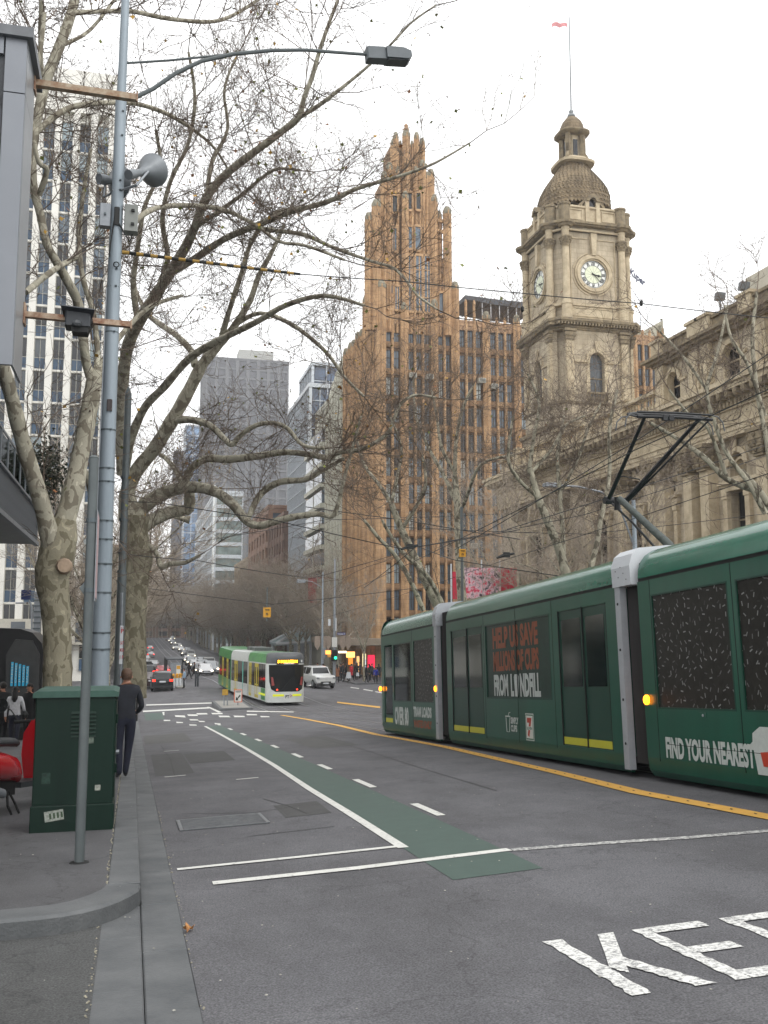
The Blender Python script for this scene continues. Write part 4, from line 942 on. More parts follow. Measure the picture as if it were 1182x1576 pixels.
zc0, zc1, zp1 = zt(510), zt(495), zt(468)
b = MB(); stage(b, HW + .1, .1, -4, 17.3); stage(b, HW + .1, .8, 17.4, 18.9); stage(b, HW - .45, .8, 18.9, zc0 + .2); b2 = thb('shaft', b, M_SAND, tw)
b = MB(); stage(b, HW + .35, .3, 17.1, 17.4); stage(b, HW + .2, .7, 18.9, 19.1); stage(b, HW + .6, .5, 15.9, 16.1); thb('string_course', b, M_SANDW, tw)
for k in range(4):
    Mf = fM(k); wz0, wz1 = 19.6, zt(545) + .1; r_ = .62
    b = MB(M=Mf)     # wall skin with arched opening
    for s_ in (-1, 1): b.box(s_ * r_, s_ * (HW - .83), -.449, 0, 19.1, zc0)
    b.box(-r_, r_, -.449, 0, 19.1, wz0); o = [(r_ * math.cos(math.pi * i / 8), wz1 - r_ + r_ * math.sin(math.pi * i / 8)) for i in range(9)]
    for i in range(8): b.prism([o[i], o[i + 1], (o[i + 1][0], zc0), (o[i][0], zc0)], -.449, 0, 'y')
    wl = thb('face_wall', b, M_SAND, tw)
    b = MB(M=Mf); b.box(-r_, r_, -.42, -.38, wz0, wz1 + .1); g = thb('arched_window', b, M_WING, tw)
    b = MB(M=Mf); b.box(-r_, r_, -.38, -.33, (wz0 + wz1) / 2 - .3, (wz0 + wz1) / 2 - .2); b.box(-.03, .03, -.38, -.34, wz0, wz0 + 1.2); thb('glazing_bar', b, M_SANDW, g)
    b = MB(M=Mf)
    for i in range(8):
        a0, a1 = math.pi * i / 8, math.pi * (i + 1) / 8
        b.prism([((r_ + .02) * math.cos(a0), wz1 - r_ + (r_ + .02) * math.sin(a0)), ((r_ + .02) * math.cos(a1), wz1 - r_ + (r_ + .02) * math.sin(a1)), ((r_ + .36) * math.cos(a1), wz1 - r_ + (r_ + .36) * math.sin(a1)), ((r_ + .36) * math.cos(a0), wz1 - r_ + (r_ + .36) * math.sin(a0))], .002, .14, 'y')
    for s_ in (-1, 1): b.box(s_ * (r_ + .02), s_ * 2.2, .002, .12, wz1 - r_ - .22, wz1 - r_); b.box(s_ * (r_ + .02), s_ * (r_ + .3), .002, .06, 19.1, wz1 - r_ - .22)
    b.prism([(-.13, wz1 + .05), (.13, wz1 + .05), (.22, wz1 + .9), (-.22, wz1 + .9)], .16, .24, 'y'); thb('arch', b, M_SAND2, g)
    b = MB(M=Mf); b.box(-.9, .9, .03, .3, 18.95, 19.1)
    b.box(-.9, .9, .03, .28, 19.75, 19.9)
    for i in range(7): b.lathe([(.05, 0), (.1, .2), (.05, .45), (.07, .65)], (-.72 + i * .24, .16, 19.1), 6)
    thb('balcony', b, M_SANDW, tw)
    for s_ in (-1, 1):
        for q in (2.36,):
            b = MB(M=Mf); b.box(s_ * q - .3, s_ * q + .3, .001, .22, 19.1, zc0 - .95); b.box(s_ * q - .17, s_ * q + .17, .225, .25, 19.5, zc0 - 1.3); pl = thb('pilaster', b, M_SAND2, tw)
            b = MB(M=Mf)
            for q2, t0, t1 in ((.33, 0, .1), (.38, .12, .4), (.44, .4, .7), (.5, .75, .95)): b.box(s_ * q - q2, s_ * q + q2, .001, .24 + (q2 - .33), zc0 - .95 + t0, zc0 - .95 + t1)
            thb('capital', b, M_SANDW, pl)
b = MB(); stage(b, HW + .12, .85, zc0, zc0 + .14); stage(b, HW + .2, .85, zc0 + .14, zc0 + .3); stage(b, HW + .62, .75, zc1 - .22, zc1); stage(b, HW + .54, .8, zc1 - .32, zc1 - .22); thb('lower_cornice', b, M_SANDW, tw)
b = MB()
for k in range(4):
    b.M = fM(k)
    for i in range(27): b.box(-3.4 + i * .262 - .06, -3.4 + i * .262 + .07, .1, .55, zc1 - .52, zc1 - .34)
thb('brackets', b, M_SANDW, tw, kind='stuff')
zq0 = zt(384); zq1 = zt(369); zr0 = zt(358); zr1 = zt(346); zpar = zt(319)
b = MB(); stage(b, HW - .25, .95, zc1, zr0); stage(b, HW - .1, .95, zr0, zr1 - .1); thb('clock_stage', b, M_SAND, tw)
for a_, q_, z_a, z_b in ((.1, .9, zp1 - .25, zp1 - .05), (.12, .9, zc1, zc1 + .2), (.05, .92, zr0, zr0 + .15)): thb('moulding', stage(MB(), HW + a_, q_, z_a, z_b), M_SAND2, tw)
def curve_corn(b, z0, z1, rr, ext):
    stage(b, HW + ext, .95, z0, z1)
for k in range(4):
    for s_ in (-1, 1):
        q = 2.44; b = MB(M=fM(k)); b.lathe([(.42, zc1), (.42, zp1 - .25), (.48, zp1 - .2), (.48, zp1 - .02), (.38, zp1), (.36, zp1 + .15), (.31, zp1 + .2), (.27, zq0 - .05), (.31, zq0)], (s_ * q, -.02, 0), 14)
        b.lathe([(.3, zq1), (.3, zr0), (.33, zr0 + .02), (.33, zr1 - .45)], (s_ * q, -.02, 0), 12)
        co = thb('column', b, M_SAND2, tw)
        b = MB(M=fM(k)); b.lathe([(.3, zq0), (.34, zq0 + .2), (.4, zq0 + .3), (.36, zq0 + .34), (.42, zq0 + .6), (.52, zq1 - .1), (.5, zq1)], (s_ * q, -.02, 0), 10)
        for i in range(8):
            a = i * math.pi / 4 + .2; b.lathe([(.02, -.1), (.09, 0), (.1, .06), (.02, .12)], (s_ * q + .42 * math.cos(a), -.02 + .42 * math.sin(a), zq1 - .28), 5); b.lathe([(.02, -.1), (.08, 0), (.09, .06), (.02, .12)], (s_ * q + .36 * math.cos(a + .4), -.02 + .36 * math.sin(a + .4), zq0 + .3), 5)
        thb('capital', b, M_SANDW, co)
        b = MB(M=fM(k)); b.lathe([(.5, zr1 - .45), (.62, zr1 - .3), (.78, zr1 - .25), (.82, zr1 - .05), (.7, zr1)], (s_ * q, -.02, 0), 16); b.lathe([(.45, zr1), (.45, zpar - .1), (.52, zpar - .05), (.52, zpar + .1), (.2, zpar + .2)], (s_ * q, -.15, 0), 12); thb('column_cornice', b, M_SANDW, tw)
b = MB(); stage(b, HW + .35, 1.0, zr1 - .3, zr1 - .18); stage(b, HW + .5, 1.0, zr1 - .18, zr1); thb('upper_cornice', b, M_SANDW, tw)
b = MB(); stage(b, HW - .15, 1.0, zr1, zpar - .12); stage(b, HW - .03, 1.0, zpar - .12, zpar + .04); thb('parapet', b, M_SAND2, tw)
for k in range(4):
    for s_ in (-1, 1):
        b = MB(M=fM(k)); x0, x1 = sorted((s_ * .85, s_ * 2.0)); z0, z1 = zr1 + .35, zpar - .25
        b.box(x0, x1, -.149, -.08, z1 - .07, z1); b.box(x0, x1, -.149, -.08, z0, z0 + .07); b.box(x0, x0 + .07, -.149, -.08, z0 + .07, z1 - .07); b.box(x1 - .07, x1, -.149, -.08, z0 + .07, z1 - .07); thb('parapet_panel', b, M_SAND2, tw)
    # dormer over the parapet
    b = MB(M=fM(k)); dz = zpar + .45; b.box(-.62, -.3, -.9, .02, zr1, dz); b.box(.3, .62, -.9, .02, zr1, dz); dm = thb('dormer', b, M_SAND2, tw)
    b = MB(M=fM(k)); b.prism([(.62, dz), (.45, dz + .38), (.2, dz + .58), (0, dz + .64), (-.2, dz + .58), (-.45, dz + .38), (-.62, dz), (-.34, dz), (-.2, dz + .24), (0, dz + .32), (.2, dz + .24), (.34, dz)], -1.6, .16, 'y'); thb('dormer_arch', b, M_SANDW, dm)
    b = MB(M=fM(k)); b.box(-.3, .3, -.6, -.2, zr1 + .1, dz + .3); thb('dormer_window', b, M_WIND, dm)
    b = MB(M=fM(k))
    for s_ in (-1, 1): b.prism([(s_ * .62, dz), (s_ * .95, zpar + .1), (s_ * 1.15, zpar + .1), (s_ * 1.1, zpar + .25), (s_ * .8, dz + .05)][::s_], -.5, -.1, 'y')
    thb('dormer_scroll', b, M_SANDW, dm)
# dome: rows of scale-shaped slates as stepped courses
zd = lambda py: WY(879, py, TCY).z
prof_d = [(330, 2.8), (310, 2.74), (300, 2.58), (290, 2.28), (282, 1.98), (275, 1.7), (268, 1.42), (262, 1.2), (257, 1.05)]
pts = []
for (pa, ra), (pb, rb) in zip(prof_d, prof_d[1:]):
    n = 3
    for i in range(n):
        t_ = i / n; z_, r_ = zd(pa + (pb - pa) * t_), ra + (rb - ra) * t_; z2, r2 = zd(pa + (pb - pa) * (t_ + 1 / n)), ra + (rb - ra) * (t_ + 1 / n)
        pts += [(r_ + .05, z_), (r2 + .03, z2 - .02)]
b = MB(); b.lathe(pts, (TCX, TCY, 0), 32, math.pi / 32, 2.7); stage(b, 2.55, .8, zr1, zpar + .3); thb('dome', b, M_SLATE, tw)
b = MB()
for (pa, ra), (pb, rb) in zip(prof_d, prof_d[1:]):
    for t_ in (0, .33, .66):
        z_, r_ = zd(pa + (pb - pa) * t_), ra + (rb - ra) * t_; n = max(14, int(r_ * 22))
        for i in range(n):
            a = 2 * math.pi * (i + .5 * (int(t_ * 3) % 2)) / n; q = 1 / (abs(math.cos(a)) ** 2.7 + abs(math.sin(a)) ** 2.7) ** (1 / 2.7); x_, y_ = TCX + (r_ + .08) * q * math.cos(a), TCY + (r_ + .08) * q * math.sin(a)
            w_ = .12; tx, ty = -math.sin(a) * w_, math.cos(a) * w_; ix_, iy_ = math.cos(a) * .10, math.sin(a) * .10
            b.add([(x_ - tx * .5, y_ - ty * .5, z_ - .16), (x_ + tx * .5, y_ + ty * .5, z_ - .16), (x_ + tx, y_ + ty, z_ - .02), (x_ + tx - ix_ * 1.5, y_ + ty - iy_ * 1.5, z_ + .16), (x_ - tx - ix_ * 1.5, y_ - ty - iy_ * 1.5, z_ + .16), (x_ - tx, y_ - ty, z_ - .02)], [(0, 1, 2, 3, 4, 5)])
thb('scale_slates', b, M_SLATE, tw, kind='stuff')
z0 = zd(257); b = MB(); b.lathe([(1.6, z0 - .1), (1.65, z0 + .08), (1.3, z0 + .2), (1.1, z0 + .5)], (TCX, TCY, 0), 32, 0, 3.5); z1 = zd(212); b.lathe([(.62, z0 + .3), (.62, z1)], (TCX, TCY, 0), 8, math.pi / 8); lt = thb('lantern', b, M_SAND2, tw)
for i in range(4):
    a = i * math.pi / 2 + math.pi / 4; b = MB(); b.M = Matrix.Translation((TCX, TCY, 0)) @ Matrix.Rotation(a, 4, 'Z'); b.box(.75, 1.12, -.2, .2, z0 + .3, z1); b.prism([(.8, z0 + .3), (1.42, z0 + .3), (1.3, z0 + .7), (1.12, z0 + 1.0), (1.12, z0 + 1.7)], -.14, .14, 'y'); thb('lantern_pier', b, M_SANDW, lt)
    a -= math.pi / 4; b = MB(); b.M = Matrix.Translation((TCX, TCY, 0)) @ Matrix.Rotation(a, 4, 'Z'); b.box(.60, .64, -.2, .2, z0 + .7, z1 - .45); thb('lantern_opening', b, M_WIND, lt)
b = MB(); b.lathe([(1.0, z1 - .05), (1.25, z1 + .05), (1.35, z1 + .15), (1.35, z1 + .25), (1.05, z1 + .3)], (TCX, TCY, 0), 24, 0, 3.5); thb('lantern_cornice', b, M_SANDW, lt)
z2, z3 = zd(203), zd(180); b = MB(); b.lathe([(1.02, z1 + .25), (1.0, z2), (.92, z2 + (z3 - z2) * .3), (.75, z2 + (z3 - z2) * .6), (.45, z2 + (z3 - z2) * .88), (.2, z3)], (TCX, TCY, 0), 24, 0, 2.6); thb('lantern_dome', b, M_SLATE, lt)
b = MB(); b.lathe([(.1, z3 - .1), (.34, z3 + .05), (.3, z3 + .2), (.12, z3 + .3), (.2, z3 + .42), (.2, z3 + .52), (.05, z3 + .7)], (TCX, TCY, 0), 12); thb('finial', b, mat('lead_grey', '#8b9092', .5), lt)
fp = WY(876, 26, TCY); b = MB(); b.tube([(TCX, TCY, z3 + .6), (fp.x, TCY, fp.z)], [.07, .045], 8); fp_ = b.build('flagpole', mat('pole_grey', '#74787c', .5)); tag(fp_, 'thin grey flagpole standing on the clock tower lantern', 'flagpole')
b = MB(); vs = []
for i in range(7):
    q = WY(873 - i * 3.9, 40 + (2, 0, 1, 3, 1, 0, 2)[i], TCY + .1 * math.sin(i)); vs += [q, q + Vector((0, .1 * math.sin(i * 1.3), .36))]
b.add(vs, [(2 * i, 2 * i + 2, 2 * i + 3, 2 * i + 1) for i in range(6)]); o = b.build('flag', mat('faded_red_flag', '#c98a8c', .8, var=.1)); sm = o.modifiers.new('thick', 'SOLIDIFY'); sm.thickness = .02; tag(o, 'small faded red and white flag flying from the tower flagpole', 'flag')
# clocks on all faces
M_DIAL = mat('clock_dial', '#d9dfc4', .35, var=.04); M_DIALW = mat('clock_chapter_ring', '#e4e6e2', .4, var=.04); M_BLK = mat('clock_black', '#0d0e0e', .5, var=0)
zcl = zt(421)
for k in (0, 3, 1, 2):
    Mf = fM(k, HW - .25); b = MB(M=Mf)
    def ring(b, r0, r1, d0, d1, n=40):
        vs = []
        for i in range(n):
            a = 2 * math.pi * i / n; c_, s_ = math.cos(a), math.sin(a)
            vs += [(r0 * c_, d0, zcl + r0 * s_), (r0 * c_, d1, zcl + r0 * s_), (r1 * c_, d1, zcl + r1 * s_), (r1 * c_, d0, zcl + r1 * s_)]
        b.add(vs, [(4 * i + j, 4 * ((i + 1) % n) + j, 4 * ((i + 1) % n) + (j + 1) % 4, 4 * i + (j + 1) % 4) for i in range(n) for j in range(4)])
    ring(b, 1.14, 1.26, 0, .12); ring(b, 1.27, 1.48, 0, .24); ring(b, 1.49, 1.62, 0, .15); cl = thb('clock', b, M_SAND2, tw)
    b = MB(M=Mf); b.tube([(0, .0, zcl), (0, .03, zcl)], 1.15, 40); thb('chapter_ring', b, M_DIALW, cl)
    b = MB(M=Mf); b.tube([(0, .03, zcl), (0, .036, zcl)], .72, 32); thb('dial', b, M_DIAL, cl)
    b = MB(M=Mf); sg = -1
    def rad_bar(b, ang, r0, r1, w_, off=0.0, slant=0.0, d=.05):
        c_, s_ = math.sin(ang), math.cos(ang); t_ = (s_, -c_)
        p0 = (r0 * c_ + (off - slant) * t_[0], r0 * s_ + (off - slant) * t_[1]); p1 = (r1 * c_ + (off + slant) * t_[0], r1 * s_ + (off + slant) * t_[1])
        b.add([(p0[0] - w_ * t_[0], d, zcl + p0[1] - w_ * t_[1]), (p0[0] + w_ * t_[0], d, zcl + p0[1] + w_ * t_[1]), (p1[0] + w_ * t_[0], d, zcl + p1[1] + w_ * t_[1]), (p1[0] - w_ * t_[0], d, zcl + p1[1] - w_ * t_[1])], [(0, 1, 2, 3)])
    ROM = ['XII', 'I', 'II', 'III', 'IIII', 'V', 'VI', 'VII', 'VIII', 'IX', 'X', 'XI']
    for h_, t_ in enumerate(ROM):
        ang = 2 * math.pi * h_ / 12; wch = {'I': .085, 'V': .15, 'X': .15}; tot = sum(wch[c] for c in t_); x_ = -tot / 2
        for c in t_:
            m_ = x_ + wch[c] / 2; x_ += wch[c]
            if c == 'I': rad_bar(b, ang, .76, 1.04, .026, m_)
            elif c == 'V': rad_bar(b, ang, .76, 1.04, .028, m_ + .03, .045); rad_bar(b, ang, .76, 1.04, .014, m_ - .03, -.045)
            else: rad_bar(b, ang, .76, 1.04, .028, m_, .055); rad_bar(b, ang, .76, 1.04, .014, m_, -.055)
        rad_bar(b, ang, 0.0, .72, .006, 0, 0, .04)
    for i in range(60): rad_bar(b, 2 * math.pi * i / 60, 1.07, 1.13, .016)
    ring(b, 1.045, 1.055, .03, .05); ring(b, .725, .745, .03, .05); ring(b, 1.12, 1.14, .03, .06); thb('numerals', b, M_BLK, cl)
    b = MB(M=Mf); am, ah = 2 * math.pi * 22.5 / 60, 2 * math.pi * (3 + 22.5 / 60) / 12
    rad_bar(b, am, -.2, .95, .03, 0, 0, .09); thb('minute_hand', b, M_BLK, cl)
    b = MB(M=Mf); rad_bar(b, ah, -.15, .45, .05, 0, 0, .07); rad_bar(b, ah, .4, .55, .10, 0, 0, .07); rad_bar(b, ah, .52, .7, .035, 0, 0, .07); b.tube([(0, .04, zcl), (0, .1, zcl)], .06, 10); thb('hour_hand', b, M_BLK, cl)
    b = MB(M=Mf); b.prism([(-.16, zcl + 1.5), (.16, zcl + 1.5), (.26, zr0 - .1), (-.26, zr0 - .1)], .001, .32, 'y'); thb('keystone', b, M_SAND2, tw)
    for s_ in (-1, 1):
        b = MB(M=Mf)
        for (r0, r1) in ((1.72, 1.8),):
            for i in range(7):
                for q in (0, 1):
                    a0 = (math.radians(12) + i * math.radians(9)) * (1 if q == 0 else -1); a1 = a0 + math.radians(9) * (1 if q == 0 else -1)
                    P4 = [(s_ * r0 * math.cos(a0), zcl + r0 * math.sin(a0)), (s_ * r1 * math.cos(a0), zcl + r1 * math.sin(a0)), (s_ * r1 * math.cos(a1), zcl + r1 * math.sin(a1)), (s_ * r0 * math.cos(a1), zcl + r0 * math.sin(a1))]
                    b.prism(P4, 0, .06, 'y')
        x0, x1 = sorted((s_ * .45, s_ * 1.95)); b.box(x0, x1, 0, .07, zr0 - .55, zr0 - .48); b.box(min(s_ * 1.9, s_ * 1.97), max(s_ * 1.9, s_ * 1.97), .0, .07, zp1 + .3, zr0 - .55); thb('spandrel_panel', b, M_SAND2, tw)
    b = MB(M=Mf); b.box(-2.0, 2.0, .22, .28, zc1 + .35, zc1 + .42); b.box(-2.0, 2.0, .22, .28, zp1 - .42, zp1 - .35); b.box(-2.0, -1.93, .22, .28, zc1 + .42, zp1 - .42); b.box(1.93, 2.0, .22, .28, zc1 + .42, zp1 - .42); b.box(-2.1, 2.1, 0, .22, zc1 + .05, zp1 - .1); thb('pedestal_panel', b, M_SAND2, tw)
# ================================================================ TERRACOTTA TOWER BUILDING (corner beyond the cross street)
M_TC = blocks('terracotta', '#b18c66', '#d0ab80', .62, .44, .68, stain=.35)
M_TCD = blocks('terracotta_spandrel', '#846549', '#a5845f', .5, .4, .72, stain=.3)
M_TCO = mat('terracotta_ornament', '#957558', .8, var=.3, scale=3.5, bump=.6, bscale=7, col2='#bc9b79')
M_GRN = mat('weathered_cap', '#8a8573', .8, var=.25, scale=4)
M_GB = mat('office_glass_blue', '#566470', .10, var=.3, scale=.5, spec=.7); M_GL = mat('office_glass_light', '#8c9aa0', .15, var=.2, scale=.6, spec=.6); M_GD = mat('office_glass_dark', '#16191b', .10, var=.4, scale=.7, spec=.6)
M_WF = mat('brown_window_frame', '#3d3129', .6); M_CURT = mat('curtained_glass', '#b4b9b4', .3, var=.3, scale=1.5)
M_AC = mat('air_conditioner', '#a9a79c', .6, var=.1)
YM, XM, ZMB = 107.0, 27.0, -4.1
mu = thing('terracotta_office', 'orange terracotta office block with stepped gothic tower and ribbed piers', 'office building', (45, 116, -4))
def mx_(px, py=520): return WY(px, py, YM).x
def mz(py, px=700): return WY(px, py, YM).z
ZTOP = mz(497, 760)
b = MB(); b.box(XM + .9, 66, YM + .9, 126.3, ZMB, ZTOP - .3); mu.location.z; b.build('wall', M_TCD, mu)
def octo(b, x, y, r, z0, z1, n=8): b.lathe([(r, z0), (r, z1)], (x, y, 0), n, math.pi / 8)
def pier(x, y, r, z1, z0=ZMB, cap=True, fat=1.0):
    b = MB(); octo(b, x, y, r, z0, z1)
    for dx, dy in ((-r * .98, 0), (r * .98, 0), (0, -r * .98)): b.box(x + dx - .07, x + dx + .07, y + dy - .1, y + dy + .07, z0, z1 - .1)
    o = b.build('pier', M_TC, mu)
    if cap: b = MB(); b.lathe([(r * 1.1, z1 - .5), (r * 1.15, z1 - .3), (r * 1.15, z1), (r * .95, z1 + .05), (r * .88, z1 + .25), (r * .6, z1 + .45), (.05, z1 + .52)], (x, y, 0), 8, math.pi / 8); b.build('pier_cap', M_GRN, o)
    return o
P_PX = [(587, 579, 426), (623.5, 618, 460), (670, 665, 455), (702, 696, 428), (750, 744.5, 474), (797, 792, 479)]
piers = [mx_(a) for a, _, _ in P_PX]
bays = []
step = piers[5] - piers[4]
for i, (px_, l_, t_) in enumerate(P_PX):
    x = piers[i]; r_ = (px_ - l_) / 1480 * YM * 1.05; pier(x, YM + .35, r_, mz(t_ + 10, px_))
allp = piers[:]
x = piers[-1]
while x + step < 61.5: x += step; allp.append(x)
xg = WY(1019, 520, YM).x
allp = [p for p in allp if p < xg - 2.5] + [xg]
for x in allp[6:]: pier(x, YM + .35, .42, ZTOP + 1.2)
nwin = [2, 3, 2, 3] + [3] * 20
ZR = [mz(506 + 40.4 * k, 740) for k in range(13)]      # window heads
HWN = 2.25
win_m = {}
def winmesh(w_, kind_):
    key = (round(w_, 2), kind_)
    if key in win_m: return win_m[key]
    b = MB(); b.box(-w_ / 2, w_ / 2, .16, .2, -HWN, 0)
    b.k = 1; f = .05
    for x0, x1, z0, z1 in ((-w_ / 2, -w_ / 2 + f, -HWN, 0), (w_ / 2 - f, w_ / 2, -HWN, 0), (-w_ / 2 + f, w_ / 2 - f, -f, 0), (-w_ / 2 + f, w_ / 2 - f, -HWN, -HWN + f), (-w_ / 2 + f, w_ / 2 - f, -1.0, -.94), (-.02, .02, -HWN + f, -1.0), (-.02, .02, -.94, -f)): b.box(x0, x1, .08, .16, z0, z1)
    win_m[key] = b.mesh('window', [{'b': M_GB, 'l': M_GL, 'd': M_GD, 'c': M_CURT}[kind_], M_WF]); return win_m[key]
rr = random.Random(3)
far = MB(); nW = 0
for bi in range(len(allp) - 1):
    xa, xb = allp[bi] + .4, allp[bi + 1] - .4; n = nwin[bi] if xb - xa > 1.6 else 1
    if bi == 0: xa += .1
    cw = (xb - xa) / n; hidden = xa > 46.5 and xb < 59.5
    for i in range(1, n):
        xm = xa + cw * i; top = ZTOP + .4 if bi > 3 else (mz(395, 640) if bi in (1, 2) else mz(455, 600))
        b = MB(); b.lathe([(.17, ZMB + 4.5), (.17, top), (.2, top), (.16, top + .35), (.03, top + .6)], (xm, YM + .55, 0), 8, math.pi / 8); b.build('mullion', M_TC, mu)
    for k, zh in enumerate(ZR):
        if zh < 1.0: continue
        # spandrel below each window
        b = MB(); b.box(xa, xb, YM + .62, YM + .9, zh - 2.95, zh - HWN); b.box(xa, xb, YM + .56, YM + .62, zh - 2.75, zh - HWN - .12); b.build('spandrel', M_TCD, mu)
        for i in range(n):
            xc = xa + cw * (i + .5); wd = min(cw - .36, 1.35)
            if hidden: far.box(xc - wd / 2, xc + wd / 2, YM + .85, YM + .88, zh - HWN, zh); continue
            kd = 'b' if k < 2 else rr.choice('bdlcdbbl'); put(winmesh(wd, kd), 'window', mu, (xc, YM + .66, zh)); nW += 1
far.build('hidden_windows', M_GD, mu, kind='stuff')
b = MB(); b.box(XM + .8, xg, YM + .62, YM + .9, ZR[0], ZTOP); b.box(XM + .8, xg, YM + .5, YM + .62, ZTOP - .5, ZTOP - .2); b.box(XM + .8, xg, YM + .55, YM + 1.1, ZTOP, ZTOP + .25); b.build('parapet', M_TCO, mu)
for xa, xb in zip(allp[3:], allp[4:]):
    b = MB(); n = 6
    for i in range(n): xx = xa + .6 + (xb - xa - 1.2) * (i + .5) / n; b.prism([(xx - .2, ZTOP - 1.05), (xx + .2, ZTOP - 1.05), (xx + .12, ZTOP - .62), (xx, ZTOP - .52), (xx - .12, ZTOP - .62)], YM + .5, YM + .62, 'y')
    b.build('frieze_ornament', M_TCO, mu)
for px, py in ((635, 578), (661, 580), (741.5, 586), (760.5, 595), (729, 840), (776, 842)):
    p = WY(px, py, YM + .2); b = MB(); b.cbox(p.x - .45, p.x + .45, YM - .1, YM + .6, p.z - .28, p.z + .3, .03); o = b.build('air_conditioner', M_AC, mu)
    b = MB(); 
    for i in range(5): b.box(p.x - .36, p.x + .36, YM - .115, YM - .1, p.z - .2 + i * .09, p.z - .16 + i * .09)
    b.build('grille', M_SEAM, o, kind='stuff')
# street side: ribs stepping up to the tower
rib = [(529, 541), (536, 532), (541, 528), (547.5, 516), (553, 512), (559, 460), (563, 452), (567, 332), (572, 400), (579, 312)]
for px, tp in rib:
    q = WX(px, tp, XM); pier(XM + .3, q.y, .33, q.z)
for a, c in zip(rib, rib[1:]):
    qa, qb = WX(a[0], a[1], XM).y, WX(c[0], c[1], XM).y; top = max(WX(a[0], a[1], XM).z, WX(c[0], c[1], XM).z) - 1.5; lo = min(WX(a[0], a[1], XM).z, WX(c[0], c[1], XM).z) - 1
    b = MB(); b.box(XM + .5, XM + 3, qb + .3, qa - .3, ZMB + 4, lo); b.build('side_wall', M_TC, mu)
    b = MB()
    for zh in ZR:
        if 1 < zh < lo + .2 and qa - qb > 1: b.box(XM + .46, XM + .498, qb + .5, qa - .5, zh - 2.1, zh)
    if b.v: b.build('side_windows', M_GD, mu, kind='stuff')
# tower tiers
zt2 = lambda py, px=630: WY(px, py, YM + 1).z
b = MB(); b.box(XM + .4, mx_(700), YM + .7, 116, ZTOP - 1, mz(440, 690)); b.box(mx_(590), mx_(672), YM + .9, 115, ZTOP, zt2(335)); b.box(mx_(597), mx_(664), YM + 1.3, 113.5, ZTOP, zt2(272)); b.box(mx_(606), mx_(648), YM + 1.8, 112, ZTOP, zt2(225)); b.build('tower_core', M_TCD, mu)
for px, tp, r_, y_ in ((567, 333, .45, .6), (579, 313, .6, .5), (591.5, 270, .45, .9), (599, 256, .45, .8), (605, 219, .33, 1.5), (609, 209, .36, 1.3), (616, 222, .22, 1.6), (625, 205, .5, 1.1), (634, 222, .22, 1.6), (641, 209, .36, 1.3), (650, 218, .33, 1.5), (650, 252, .45, .9), (657, 270, .3, 1.0), (663, 266, .45, .9), (668, 305, .45, .6), (676, 330, .3, .9), (623.5, 300, .42, .4), (640, 262, .3, 1.0), (612, 262, .3, 1.0), (688, 324, .55, .3)):
    q = WY(px, tp, YM + y_); pier(q.x, YM + y_, r_ * .86, q.z, ZTOP - 2)
for px, tp, r_ in ((606, 345, .2), (611, 345, .2), (634, 300, .2), (647, 300, .16), (657, 300, .2), (652, 345, .2), (632, 380, .2), (645, 380, .2)): q = WY(px, tp, YM + .6); pier(q.x, YM + .8, r_, q.z, ZTOP - 2, cap=False)
b = MB()
for px, tp in ((680, 340), (680, 356)): q = WY(px, tp, YM + .5); b.box(q.x - .6, q.x + .4, YM + .3, YM + .7, q.z - .25, q.z + .15)
b.build('flying_strut', M_TC, mu)
b = MB(); q = WY(610, 250, YM)
for px in range(604, 652, 4):
    for py in (228, 240, 252, 262): p = WY(px, py, YM + 1.75); b.box(p.x - .08, p.x + .08, YM + 1.68, YM + 1.82, p.z - .35, p.z + .3)
b.build('tracery', M_TCO, mu, kind='stuff')
b = MB()
for px in (625,): q = WY(px, 203, YM + 1.1); b.lathe([(.3, 0), (.42, .3), (.2, .5), (.3, .8), (.05, 1.1)], (q.x, YM + 1.1, q.z), 6)
b.build('finial', M_TCO, mu)
for x0, x1, y0, y1 in ((627.5, 634, 298, 322), (640.5, 647, 298, 322), (604, 611, 302, 326), (628, 634, 350, 382), (639, 647, 350, 384), (604, 610, 352, 385), (628, 636, 395, 478), (639.5, 650, 395, 478), (653.5, 661, 395, 480), (597, 604, 440, 474), (608, 614, 442, 476), (676, 683, 452, 482), (687.5, 694, 454, 484), (599, 603, 395, 430)):
    a, c = WY(x0, y1, YM + .55), WY(x1, y0, YM + .55); yy = YM + (1.55 if y1 < 330 and x0 > 600 and y1 < 200 else .55)
    b = MB(); b.box(a.x, c.x, YM + .52, YM + .56, a.z, c.z); w_ = b.build('tower_window', M_GB if y0 > 340 else M_GD, mu)
    b = MB(); b.box(a.x - .12, a.x, YM + .4, YM + .95, a.z - .2, c.z + .2); b.box(c.x, c.x + .12, YM + .4, YM + .95, a.z - .2, c.z + .2); b.box(a.x, c.x, YM + .4, YM + .95, c.z, c.z + .3); b.box(a.x, c.x, YM + .4, YM + .95, a.z - .3, a.z)
    if c.z - a.z > 4:
        for i in range(1, 4): zz = a.z + (c.z - a.z) * i / 4; b.box(a.x, c.x, YM + .5, YM + .52, zz - .05, zz + .05)
    b.build('window_surround', M_TC, w_)
